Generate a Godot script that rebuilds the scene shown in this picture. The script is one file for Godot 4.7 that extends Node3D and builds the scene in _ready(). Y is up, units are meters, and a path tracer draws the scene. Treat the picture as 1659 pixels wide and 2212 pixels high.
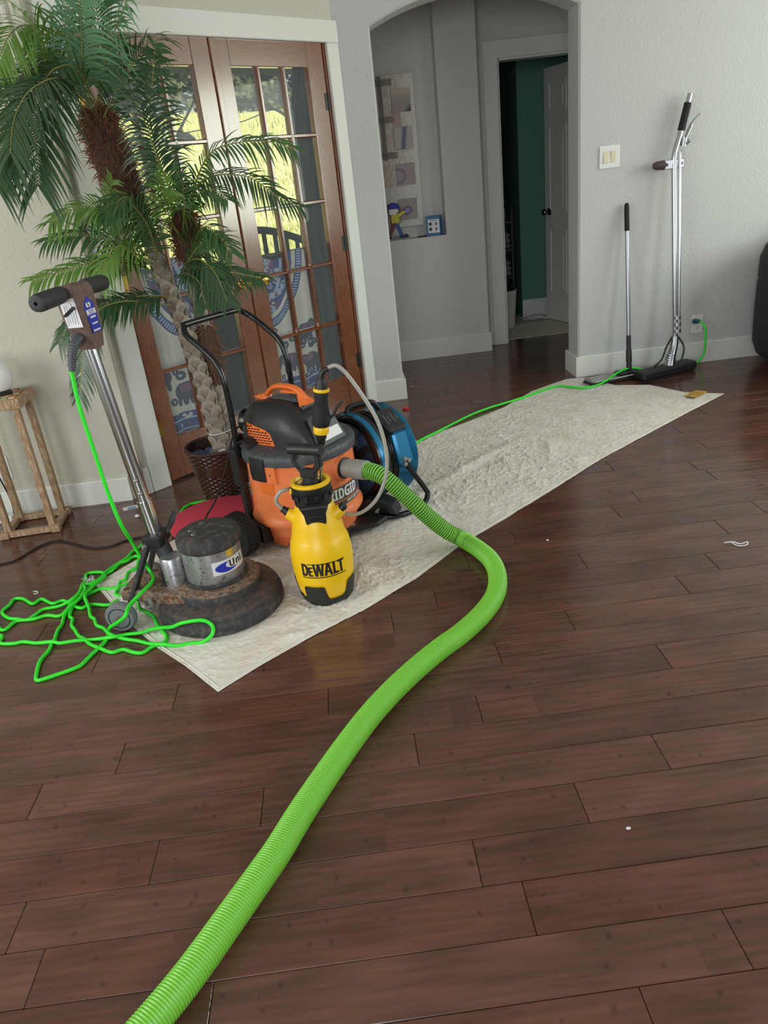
extends Node3D

# ---------------------------------------------------------------- mesh gathering
class G:
	var v := PackedVector3Array()
	var n := PackedVector3Array()
	var u := PackedVector2Array()
	var idx := PackedInt32Array()

	func pt(p: Vector3, m: Vector3, uv := Vector2.ZERO) -> int:
		v.append(p); n.append(m); u.append(uv)
		return v.size() - 1

	func tri(a: int, b: int, c: int) -> void:
		var cr := (v[b] - v[a]).cross(v[c] - v[a])
		if cr.dot(n[a] + n[b] + n[c]) > 0.0:
			idx.append(a); idx.append(c); idx.append(b)
		else:
			idx.append(a); idx.append(b); idx.append(c)

	func quad(a: int, b: int, c: int, d: int) -> void:
		tri(a, b, c); tri(a, c, d)

	func flat(pts: Array, away: Vector3, uvs: Array = []) -> void:
		# convex flat polygon, normal turned to the side of «away»
		var m: Vector3 = (pts[1] - pts[0]).cross(pts[2] - pts[0]).normalized()
		if m.dot(away) < 0.0: m = -m
		var k := v.size()
		for i in pts.size(): pt(pts[i], m, uvs[i] if uvs.size() else Vector2.ZERO)
		for i in range(1, pts.size() - 1): tri(k, k + i, k + i + 1)

	func box(c: Vector3, s: Vector3, bev := 0.0, b := Basis.IDENTITY, uvk := 1.0) -> G:
		var h := s * 0.5
		var e := minf(bev, minf(h.x, minf(h.y, h.z)) * 0.95)
		for ax in 3:
			var a1 := (ax + 1) % 3
			var a2 := (ax + 2) % 3
			for sg in [-1.0, 1.0]:
				var q := []
				var uv := []
				for k in [[-1, -1], [1, -1], [1, 1], [-1, 1]]:
					var p := Vector3.ZERO
					p[ax] = sg * h[ax]; p[a1] = k[0] * (h[a1] - e); p[a2] = k[1] * (h[a2] - e)
					q.append(c + b * p)
					uv.append(Vector2(p[a1], p[a2]) * uvk)
				var w := Vector3.ZERO
				w[ax] = sg
				flat(q, b * w, uv)
		if e > 0.0:
			for ax in 3:
				var a1 := (ax + 1) % 3
				var a2 := (ax + 2) % 3
				for s1 in [-1.0, 1.0]:
					for s2 in [-1.0, 1.0]:
						var q := []
						for k in [[-1, 0], [1, 0], [1, 1], [-1, 1]]:
							var p := Vector3.ZERO
							p[ax] = k[0] * (h[ax] - e)
							p[a1] = s1 * (h[a1] - (e if k[1] == 1 else 0.0))
							p[a2] = s2 * (h[a2] - (0.0 if k[1] == 1 else e))
							q.append(c + b * p)
						var w := Vector3.ZERO
						w[a1] = s1; w[a2] = s2
						flat(q, b * w)
			for sx in [-1.0, 1.0]:
				for sy in [-1.0, 1.0]:
					for sz in [-1.0, 1.0]:
						var q := []
						for k in 3:
							var p := Vector3(sx * (h.x - e), sy * (h.y - e), sz * (h.z - e))
							p[k] += [sx, sy, sz][k] * e
							q.append(c + b * p)
						flat(q, b * Vector3(sx, sy, sz))
		return self

	func lathe(prof: Array, seg := 32, xf := Transform3D.IDENTITY, a0 := 0.0, a1 := TAU, crease := 42.0) -> G:
		# profile of Vector2(radius, height) around the local y axis
		var sn := []
		for i in prof.size() - 1:
			var d: Vector2 = prof[i + 1] - prof[i]
			sn.append(Vector2(d.y, -d.x).normalized())
		var cc := cos(deg_to_rad(crease))
		var run := 0.0
		for i in sn.size():
			var na: Vector2 = sn[i]
			var nb: Vector2 = sn[i]
			if i > 0 and sn[i - 1].dot(sn[i]) > cc: na = (sn[i - 1] + sn[i]).normalized()
			if i < sn.size() - 1 and sn[i + 1].dot(sn[i]) > cc: nb = (sn[i + 1] + sn[i]).normalized()
			var len: float = (prof[i + 1] - prof[i]).length()
			var k := v.size()
			for j in seg + 1:
				var a := lerpf(a0, a1, float(j) / seg)
				var cs := cos(a)
				var si := sin(a)
				pt(xf * Vector3(prof[i].x * cs, prof[i].y, prof[i].x * si), xf.basis * Vector3(na.x * cs, na.y, na.x * si), Vector2(float(j) / seg, run))
				pt(xf * Vector3(prof[i + 1].x * cs, prof[i + 1].y, prof[i + 1].x * si), xf.basis * Vector3(nb.x * cs, nb.y, nb.x * si), Vector2(float(j) / seg, run + len))
			for j in seg:
				var q := k + 2 * j
				if prof[i].x > 1e-6: tri(q, q + 2, q + 1)
				if prof[i + 1].x > 1e-6: tri(q + 2, q + 3, q + 1)
			run += len
		return self

	func tube(p: Array, r, seg := 10, caps := true, squash := 1.0, upv := Vector3.UP) -> G:
		# r: a number, or one number for each point
		var cnt := p.size()
		var t := []
		for i in cnt:
			t.append((p[mini(i + 1, cnt - 1)] - p[maxi(i - 1, 0)]).normalized())
		var up: Vector3 = upv if absf(t[0].dot(upv)) < 0.95 else Vector3.RIGHT
		var x: Vector3 = up.cross(t[0]).normalized()
		var run := 0.0
		var k := v.size()
		for i in cnt:
			x = (x - t[i] * x.dot(t[i])).normalized()
			var y: Vector3 = t[i].cross(x)
			var ri: float = r[i] if r is Array else r
			var slope := 0.0
			if r is Array:
				var ia := maxi(i - 1, 0)
				var ib := mini(i + 1, cnt - 1)
				slope = (r[ib] - r[ia]) / maxf((p[ib] - p[ia]).length(), 1e-5)
			if i: run += (p[i] - p[i - 1]).length()
			for j in seg + 1:
				var a := TAU * j / seg
				var d: Vector3 = x * cos(a) + y * sin(a) * squash
				var m: Vector3 = x * cos(a) * squash + y * sin(a)
				pt(p[i] + d * ri, (m.normalized() - t[i] * slope).normalized(), Vector2(run, float(j) / seg))
		for i in cnt - 1:
			for j in seg:
				var q := k + i * (seg + 1) + j
				quad(q, q + 1, q + seg + 2, q + seg + 1)
		if caps:
			for e in [0, cnt - 1]:
				var m: Vector3 = -t[0] if e == 0 else t[cnt - 1]
				var c := pt(p[e], m)
				var f := v.size()
				for j in seg + 1: pt(v[k + e * (seg + 1) + j], m)
				for j in seg: tri(c, f + j, f + j + 1)
		return self

	func cyl(a: Vector3, b: Vector3, r: float, seg := 16, r2 := -1.0) -> G:
		return tube([a, b], [r, r if r2 < 0.0 else r2] if r2 >= 0.0 else r, seg)

	func prism(poly: Array, depth: float, xf := Transform3D.IDENTITY, bev := 0.0) -> G:
		# polygon in x, y; extruded along z from -depth/2 to depth/2
		var pp := PackedVector2Array(poly)
		if Geometry2D.is_polygon_clockwise(pp): pp.reverse()
		var inner := pp
		var cnt := pp.size()
		if bev > 0.0:
			inner = PackedVector2Array()
			for i in cnt:
				var a := (pp[i] - pp[(i + cnt - 1) % cnt]).normalized()
				var b := (pp[(i + 1) % cnt] - pp[i]).normalized()
				var na := Vector2(-a.y, a.x)
				var nb := Vector2(-b.y, b.x)
				var m := (na + nb).normalized()
				inner.append(pp[i] + m * bev / maxf(m.dot(na), 0.4))
		var cap := Geometry2D.triangulate_polygon(inner)
		for sg in [-1.0, 1.0]:
			var k := v.size()
			for q in inner: pt(xf * Vector3(q.x, q.y, sg * depth * 0.5), xf.basis * Vector3(0, 0, sg), q)
			for i in range(0, cap.size(), 3): tri(k + cap[i], k + cap[i + 1], k + cap[i + 2])
		var hz := depth * 0.5 - bev
		for i in cnt:
			var a := pp[i]
			var b := pp[(i + 1) % cnt]
			var w := Vector3(b.y - a.y, a.x - b.x, 0)
			flat([xf * Vector3(a.x, a.y, -hz), xf * Vector3(b.x, b.y, -hz), xf * Vector3(b.x, b.y, hz), xf * Vector3(a.x, a.y, hz)], xf.basis * w)
			if bev > 0.0:
				var ia := inner[i]
				var ib := inner[(i + 1) % cnt]
				for sg in [-1.0, 1.0]:
					flat([xf * Vector3(a.x, a.y, sg * hz), xf * Vector3(b.x, b.y, sg * hz), xf * Vector3(ib.x, ib.y, sg * depth * 0.5), xf * Vector3(ia.x, ia.y, sg * depth * 0.5)], xf.basis * (w.normalized() + Vector3(0, 0, sg)))
		return self

	func sheet(nu: int, nv: int, f: Callable, uvk := Vector2.ONE, out := Vector3.ZERO) -> G:
		# a surface f(u, v), u and v from 0 to 1
		var k := v.size()
		for i in nu + 1:
			for j in nv + 1:
				pt(f.call(float(i) / nu, float(j) / nv), Vector3.ZERO, Vector2(float(i) / nu, float(j) / nv) * uvk)
		for i in nu + 1:
			for j in nv + 1:
				var a: Vector3 = v[k + mini(i + 1, nu) * (nv + 1) + j] - v[k + maxi(i - 1, 0) * (nv + 1) + j]
				var b: Vector3 = v[k + i * (nv + 1) + mini(j + 1, nv)] - v[k + i * (nv + 1) + maxi(j - 1, 0)]
				var m := a.cross(b).normalized()
				if out != Vector3.ZERO and m.dot(out) < 0.0: m = -m
				n[k + i * (nv + 1) + j] = m
		for i in nu:
			for j in nv:
				var q := k + i * (nv + 1) + j
				quad(q, q + 1, q + nv + 2, q + nv + 1)
		return self

	func loft(rings: Array, capped := true, flat_ends := true) -> G:
		# rings: arrays of Vector3 of one length, closed, smooth along and around
		var nr := rings.size()
		var nc: int = rings[0].size()
		var k := v.size()
		var mids := []
		for ring in rings:
			var m := Vector3.ZERO
			for p in ring: m += p
			mids.append(m / nc)
		for i in nr:
			for j in nc + 1:
				var a: Vector3 = rings[i][(j + 1) % nc] - rings[i][(j + nc - 1) % nc]
				var b: Vector3 = rings[mini(i + 1, nr - 1)][j % nc] - rings[maxi(i - 1, 0)][j % nc]
				var m := a.cross(b).normalized()
				if m.dot(rings[i][j % nc] - mids[i]) < 0.0: m = -m
				pt(rings[i][j % nc], m, Vector2(float(j) / nc, float(i) / (nr - 1)))
		for i in nr - 1:
			for j in nc:
				var q := k + i * (nc + 1) + j
				quad(q, q + 1, q + nc + 2, q + nc + 1)
		if capped:
			for e in [0, nr - 1]:
				var m: Vector3 = (mids[0] - mids[1] if e == 0 else mids[nr - 1] - mids[nr - 2]).normalized()
				var c := pt(mids[e], m)
				var f := v.size()
				for j in nc + 1: pt(rings[e][j % nc], m)
				for j in nc: tri(c, f + j, f + j + 1)
		return self

	func ball(c: Vector3, r: Vector3, seg := 16, b := Basis.IDENTITY) -> G:
		var prof := []
		var rows := maxi(6, seg / 2)
		for i in rows + 1:
			var a := -PI / 2 + PI * i / rows
			prof.append(Vector2(maxf(cos(a), 0.0), sin(a)))
		var k := v.size()
		lathe(prof, seg, Transform3D.IDENTITY, 0, TAU, 80)
		for i in range(k, v.size()):
			n[i] = (b * (n[i] / r)).normalized()
			v[i] = c + b * (v[i] * r)
		return self

	func put(o: G, xf: Transform3D) -> G:
		var k := v.size()
		for i in o.v.size(): pt(xf * o.v[i], (xf.basis * o.n[i]).normalized(), o.u[i])
		for i in o.idx: idx.append(k + i)
		return self

	func text(s: String, height: float, depth: float, f: Callable, wide := 1.0, bold := 700) -> G:
		# lettering: TextMesh laid out in x, y (centred) and carried over by f(Vector3)
		var tm := TextMesh.new()
		var sf := SystemFont.new()
		sf.font_names = PackedStringArray(["Droid Sans"])
		sf.font_weight = bold
		tm.font = sf
		tm.text = s
		tm.font_size = 64
		tm.pixel_size = height / 47.0
		tm.depth = depth
		tm.curve_step = 2.0
		var arr := tm.surface_get_arrays(0)
		var ve: PackedVector3Array = arr[Mesh.ARRAY_VERTEX]
		var ne: PackedVector3Array = arr[Mesh.ARRAY_NORMAL]
		var ie: PackedInt32Array = arr[Mesh.ARRAY_INDEX]
		var k := v.size()
		for i in ve.size():
			var p := ve[i]
			p.x *= wide
			var q: Vector3 = f.call(p)
			var m: Vector3 = f.call(p + ne[i] * 0.001) - q
			pt(q, m.normalized())
		for i in range(0, ie.size(), 3): tri(k + ie[i], k + ie[i + 1], k + ie[i + 2])
		return self

	func spell(list: Array, width: float, base: float, depth: float, f: Callable, weight := 0.0010) -> G:
		# words of several sizes set side by side on one base line, squeezed to a given width; drawn thrice for a heavy face
		var gs := []
		var total := 0.0
		for q in list:
			var o := G.new()
			o.text(q[0], q[1], depth, func(p: Vector3) -> Vector3: return p)
			var lo := Vector3.INF
			var hi := -Vector3.INF
			for p in o.v:
				lo = lo.min(p); hi = hi.max(p)
			gs.append([o, lo, hi])
			total += hi.x - lo.x + (0.004 if gs.size() > 1 else 0.0)
		var kx := width / total
		var x := -width / 2
		for e in gs:
			for sh in [-weight, 0.0, weight]:
				var k := v.size()
				for i in e[0].v.size():
					var p: Vector3 = e[0].v[i]
					p = Vector3(x + sh + (p.x - e[1].x) * kx, base + p.y - e[1].y, p.z)
					var q: Vector3 = f.call(p)
					pt(q, (f.call(p + e[0].n[i] * 0.001) - q).normalized())
				for i in range(0, e[0].idx.size(), 3): tri(k + e[0].idx[i], k + e[0].idx[i + 1], k + e[0].idx[i + 2])
			x += (e[2].x - e[1].x + 0.004) * kx
		return self

	func surface(m: ArrayMesh) -> void:
		var a := []
		a.resize(Mesh.ARRAY_MAX)
		a[Mesh.ARRAY_VERTEX] = v
		a[Mesh.ARRAY_NORMAL] = n
		a[Mesh.ARRAY_TEX_UV] = u
		a[Mesh.ARRAY_INDEX] = idx
		m.add_surface_from_arrays(Mesh.PRIMITIVE_TRIANGLES, a)

	func mesh() -> ArrayMesh:
		var m := ArrayMesh.new()
		surface(m)
		return m


# ---------------------------------------------------------------- naming and materials
var taken := {}
var M := {}

func numbered(called: String, parent: Node) -> String:
	var key := "%d/%s" % [parent.get_instance_id(), called]
	taken[key] = taken.get(key, -1) + 1
	return called if taken[key] == 0 else "%s_%03d" % [called, taken[key]]

func part(called: String, g: G, m: Material, parent: Node = self) -> MeshInstance3D:
	return hang(called, g.mesh(), m, parent)

func hang(called: String, mesh: Mesh, m: Material, parent: Node = self) -> MeshInstance3D:
	var o := MeshInstance3D.new()
	o.mesh = mesh
	o.material_override = m
	o.name = numbered(called, parent)
	parent.add_child(o, true)
	return o

func tag(o: Node, label: String, category := "", group := "", kind := "") -> Node:
	if label: o.set_meta("label", label)
	if category: o.set_meta("category", category)
	if group: o.set_meta("group", group)
	if kind: o.set_meta("kind", kind)
	return o

func thing(called: String, label: String, category: String, at := Vector3.ZERO, turn := 0.0, group := "") -> Node3D:
	var o := Node3D.new()
	o.name = numbered(called, self)
	add_child(o, true)
	o.position = at
	o.rotation.y = turn
	tag(o, label, category, group)
	return o

func struct(called: String, g: G, m: Material, label := "") -> MeshInstance3D:
	var o := part(called, g, m)
	tag(o, label, "", "", "structure")
	return o

func frame(called: String, xf: Transform3D, label := "") -> Node3D:
	var o := Node3D.new()
	o.name = numbered(called, self)
	add_child(o, true)
	o.transform = xf
	tag(o, label, "", "", "structure")
	return o

func mk(called: String, c: Color, rough := 0.6, metal := 0.0) -> StandardMaterial3D:
	var m := StandardMaterial3D.new()
	m.resource_name = called
	m.albedo_color = c
	m.roughness = rough
	m.metallic = metal
	M[called] = m
	return m

func rgb(r: int, g: int, b: int) -> Color:
	return Color8(r, g, b)

func noise(freq: float, kind := FastNoiseLite.TYPE_SIMPLEX_SMOOTH, sd := 1, oct := 3) -> FastNoiseLite:
	var f := FastNoiseLite.new()
	f.noise_type = kind
	f.frequency = freq
	f.seed = sd
	f.fractal_octaves = oct
	return f

func noise_tex(freq: float, size := 512, sd := 1, oct := 3, ramp: Gradient = null, kind := FastNoiseLite.TYPE_SIMPLEX_SMOOTH) -> NoiseTexture2D:
	var t := NoiseTexture2D.new()
	t.width = size
	t.height = size
	t.seamless = true
	t.noise = noise(freq, kind, sd, oct)
	if ramp: t.color_ramp = ramp
	return t

func ramp(stops: Array) -> Gradient:
	var g := Gradient.new()
	var o := PackedFloat32Array()
	var c := PackedColorArray()
	for s in stops:
		o.append(s[0]); c.append(s[1])
	g.offsets = o
	g.colors = c
	return g

func tri_map(m: StandardMaterial3D, scale: Vector3, world := true) -> StandardMaterial3D:
	m.uv1_triplanar = true
	m.uv1_world_triplanar = world
	m.uv1_scale = scale
	return m

func bump(m: StandardMaterial3D, t: Texture2D, cm: float) -> StandardMaterial3D:
	m.heightmap_enabled = true
	m.heightmap_texture = t
	m.heightmap_scale = cm
	return m

func spline(p: Array, per := 6) -> Array:
	# Catmull-Rom through the points
	var r := []
	for i in p.size() - 1:
		var a: Vector3 = p[maxi(i - 1, 0)]
		var b: Vector3 = p[i]
		var c: Vector3 = p[i + 1]
		var d: Vector3 = p[mini(i + 2, p.size() - 1)]
		for k in per:
			r.append(b.cubic_interpolate(c, a, d, float(k) / per))
	r.append(p[p.size() - 1])
	return r

func even(p: Array, step: float) -> Array:
	# the same path with points at an even spacing
	var r := [p[0]]
	var left := step
	for i in p.size() - 1:
		var a: Vector3 = p[i]
		var b: Vector3 = p[i + 1]
		var len := a.distance_to(b)
		var at := left
		while at <= len:
			r.append(a.lerp(b, at / len))
			at += step
		left = at - len
	r.append(p[p.size() - 1])
	return r

func at_xf(p: Vector3, y_dir := Vector3.UP) -> Transform3D:
	# a frame at p whose y axis points along y_dir
	var y := y_dir.normalized()
	var h := Vector3.RIGHT if absf(y.x) < 0.9 else Vector3.FORWARD
	var x := y.cross(h).cross(y).normalized()
	return Transform3D(Basis(x, y, x.cross(y)), p)

func rebase(t: Node3D, at: Vector3) -> void:
	# moves a thing's origin to its base without moving its parts
	for c in t.get_children(): c.position -= at
	t.position += at

func _ready() -> void:
	# ------------------------------------------------------------ camera, sky, light, exposure
	var cam := Camera3D.new()
	cam.name = "camera"
	cam.fov = 69.31
	cam.near = 0.05
	cam.far = 200.0
	cam.transform = Transform3D(Basis(Vector3.UP, deg_to_rad(-1.616)) * Basis(Vector3.RIGHT, deg_to_rad(-24.357)) * Basis(Vector3.BACK, deg_to_rad(-6.612)), Vector3(0, 1.40, 0))
	add_child(cam)
	cam.current = true

	var sky_mat := ProceduralSkyMaterial.new()
	sky_mat.sky_top_color = rgb(150, 185, 225)
	sky_mat.sky_horizon_color = rgb(225, 232, 238)
	sky_mat.ground_bottom_color = rgb(110, 112, 95)
	sky_mat.ground_horizon_color = rgb(190, 195, 185)
	sky_mat.sky_energy_multiplier = 0.85
	var sky := Sky.new()
	sky.sky_material = sky_mat
	var env := Environment.new()
	env.background_mode = Environment.BG_SKY
	env.sky = sky
	env.ambient_light_source = Environment.AMBIENT_SOURCE_SKY
	env.tonemap_mode = Environment.TONE_MAPPER_LINEAR
	env.tonemap_exposure = 1.0
	env.sdfgi_enabled = true
	env.ssao_enabled = true
	env.ssil_enabled = true
	var we := WorldEnvironment.new()
	we.name = "world_environment"
	we.environment = env
	add_child(we)

	var sun := DirectionalLight3D.new()
	sun.name = "sun"
	sun.light_energy = 2.0
	sun.light_color = Color(1.0, 0.95, 0.85)
	sun.light_angular_distance = 1.0
	sun.shadow_enabled = true
	add_child(sun)
	sun.look_at_from_position(Vector3(-2, 9, 2.0), Vector3(-4.5, 0, -7.5))

	# daylight that comes in through the three windows behind and beside the camera
	window_light("window_light_back", Vector3(-1.3, 1.55, 2.93), Vector3(2.2, 1.6, 0), Vector3(0, -0.15, -1), 9.0, Color(0.96, 0.98, 1.0))
	window_light("window_light_side", Vector3(4.58, 1.72, -3.45), Vector3(1.7, 1.45, 0), Vector3(-1, -0.08, 0.12), 7.0, Color(0.97, 1.0, 0.93))
	window_light("window_light_side_front", Vector3(4.58, 1.6, -0.35), Vector3(2.0, 1.6, 0), Vector3(-1, -0.15, -0.1), 6.0, Color(0.96, 0.98, 1.0))
	window_light("window_light_left", Vector3(-3.13, 1.5, -0.9), Vector3(2.0, 1.6, 0), Vector3(1, -0.15, -0.1), 6.5, Color(0.98, 0.99, 0.96))

	materials()
	room()
	hall()
	doors()
	outdoors()
	palm()
	cloth_and_cords()
	polisher()
	vacuum()
	sprayer()
	fan()
	left_corner()
	right_wall()
	small_things()


func window_light(called: String, at: Vector3, size: Vector3, towards: Vector3, energy: float, c: Color) -> void:
	var l := AreaLight3D.new()
	l.name = called
	l.area_size = Vector2(size.x, size.y)
	l.light_energy = energy
	l.light_color = c
	l.area_range = 30.0
	l.area_attenuation = 2.0
	l.shadow_enabled = true
	add_child(l)
	l.look_at_from_position(at, at + towards)

func materials() -> void:
	var peel := noise_tex(0.035, 512, 3, 3)
	var w := tri_map(mk("paint_white", rgb(194, 195, 194), 0.75), Vector3(2.6, 2.6, 2.6))
	bump(w, peel, 0.17)
	w = tri_map(mk("paint_cream", rgb(200, 197, 183), 0.75), Vector3(2.6, 2.6, 2.6))
	bump(w, peel, 0.20)
	w = tri_map(mk("paint_hall", rgb(210, 208, 205), 0.75), Vector3(2.6, 2.6, 2.6))
	bump(w, peel, 0.20)
	mk("trim_white", rgb(222, 224, 218), 0.42)
	mk("ceiling_white", rgb(225, 225, 222), 0.9)
	mk("teal", rgb(96, 142, 130), 0.7)
	mk("tile", rgb(222, 214, 196), 0.5)
	mk("grout", rgb(120, 116, 108), 0.9)
	mk("black_plastic", rgb(30, 31, 33), 0.45)
	mk("black_matte", rgb(24, 25, 26), 0.75)
	mk("black_gloss", rgb(14, 15, 17), 0.22)
	mk("dark_grey", rgb(72, 75, 80), 0.5)
	mk("grey_plastic", rgb(150, 147, 142), 0.5)
	mk("chrome", rgb(190, 191, 193), 0.2, 1.0)
	mk("steel", rgb(170, 172, 175), 0.3, 1.0)
	mk("dark_metal", rgb(92, 88, 80), 0.3, 1.0)
	mk("brass", rgb(212, 172, 88), 0.2, 1.0)
	mk("white_plastic", rgb(228, 228, 226), 0.4)
	mk("cream_plastic", rgb(222, 214, 186), 0.4)
	mk("white_print", rgb(235, 235, 235), 0.5)
	mk("orange", rgb(238, 118, 50), 0.38)
	mk("orange_print", rgb(226, 110, 62), 0.5)
	mk("yellow", rgb(244, 196, 22), 0.34)
	mk("black_print", rgb(34, 28, 22), 0.5)
	mk("blue_print", rgb(36, 48, 168), 0.5)
	mk("cord_green", rgb(52, 226, 48), 0.4)
	mk("hose_green", rgb(124, 200, 64), 0.38)
	mk("fan_blue", rgb(24, 112, 154), 0.25, 0.35)
	mk("glass_dark", rgb(30, 32, 34), 0.1)
	# seam and plank woods
	mk("seam", rgb(26, 14, 11), 0.7)
	var tones := [[1.0, 0.97, 0.95], [0.92, 0.90, 0.90], [1.0, 1.0, 1.0], [0.96, 0.91, 0.90], [0.90, 0.88, 0.88], [0.96, 0.95, 0.94]]
	var maps := plank_maps()
	for i in tones.size():
		var p := mk("plank_%d" % i, Color(tones[i][0], tones[i][1], tones[i][2]), 0.175)
		p.albedo_texture = maps[0]
		bump(p, maps[1], 0.10)
		p.texture_repeat = true
	# stained door wood
	var grain := ramp([[0.0, rgb(84, 43, 22)], [0.42, rgb(118, 64, 32)], [0.6, rgb(134, 76, 40)], [1.0, rgb(98, 51, 27)]])
	var d := tri_map(mk("door_wood", Color.WHITE, 0.33), Vector3(9.0, 0.7, 9.0), false)
	d.albedo_texture = noise_tex(0.03, 512, 11, 4, grain)
	varnish(d)
	d = tri_map(mk("door_wood_flat", Color.WHITE, 0.33), Vector3(0.7, 9.0, 9.0), false)
	d.albedo_texture = M.door_wood.albedo_texture
	varnish(d)
	var glass := mk("pane_glass", Color(0.8, 0.86, 0.86, 0.07), 0.03)
	glass.transparency = BaseMaterial3D.TRANSPARENCY_ALPHA
	glass.metallic_specular = 0.2


func varnish(m: StandardMaterial3D) -> void:
	m.clearcoat_enabled = true
	m.clearcoat = 1.0
	m.clearcoat_roughness = 0.14
	m.metallic_specular = 0.65
	m.roughness = 0.25

func plank_maps() -> Array:
	# eight boards of hand scraped, stained bamboo below one another: colour and relief
	var wd := 1024
	var ht := 512
	var col := Image.create(wd, ht, false, Image.FORMAT_RGB8)
	var hgt := Image.create(wd, ht, false, Image.FORMAT_RGB8)
	var fine := noise(0.02, FastNoiseLite.TYPE_SIMPLEX_SMOOTH, 5, 3)
	var broad := noise(0.008, FastNoiseLite.TYPE_SIMPLEX_SMOOTH, 6, 2)
	var wave := noise(0.012, FastNoiseLite.TYPE_SIMPLEX_SMOOTH, 7, 2)
	var rng := RandomNumberGenerator.new()
	rng.seed = 44
	for y in ht:
		for x in wd:
			var f := fine.get_noise_2d(x * 0.18, y * 5.0)
			var b := broad.get_noise_2d(x * 0.35, y * 1.6 + floorf(y / 64.0) * 300.0)
			var k := 1.0 + f * 0.16 + b * 0.15
			col.set_pixel(x, y, Color8(clampi(int(96 * k), 0, 255), clampi(int(65 * k), 0, 255), clampi(int(55 * k), 0, 255)))
			var h := 0.5 + 0.5 * wave.get_noise_2d(x * 0.28, y * 5.2)
			hgt.set_pixel(x, y, Color(h, h, h))
	for strip in 8:
		for i in 9:
			# the short dark marks of the bamboo's knuckles
			var x0 := rng.randi_range(20, wd - 30)
			var y0 := strip * 64 + rng.randi_range(6, 54)
			var lw := rng.randi_range(7, 15)
			var lh := rng.randi_range(5, 11)
			for yy in lh:
				for xx in lw:
					if y0 + yy >= (strip + 1) * 64: continue
					var c := col.get_pixel(x0 + xx, y0 + yy)
					var e := 1.0 - 0.24 * sin(PI * (yy + 0.5) / lh) * sin(PI * (xx + 0.5) / lw)
					col.set_pixel(x0 + xx, y0 + yy, Color(c.r * e, c.g * e, c.b * e))
	return [ImageTexture.create_from_image(col), ImageTexture.create_from_image(hgt)]


func wall_box(g: G, x0: float, x1: float, y0: float, y1: float, z0: float, z1: float) -> void:
	g.box(Vector3((x0 + x1) / 2, (y0 + y1) / 2, (z0 + z1) / 2), Vector3(x1 - x0, y1 - y0, z1 - z0))

const TOP := 2.85
const WALL_A := -4.92
const WALL_C := -3.66
const DOOR_AT := Vector3(-1.018, 0, -3.815)

func door_frame() -> Transform3D:
	# x runs along the wall of the double door, z into the room
	var x := Vector3(0.7297, 0, -0.6838)
	return Transform3D(Basis(x, Vector3.UP, x.cross(Vector3.UP)), DOOR_AT)

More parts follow.
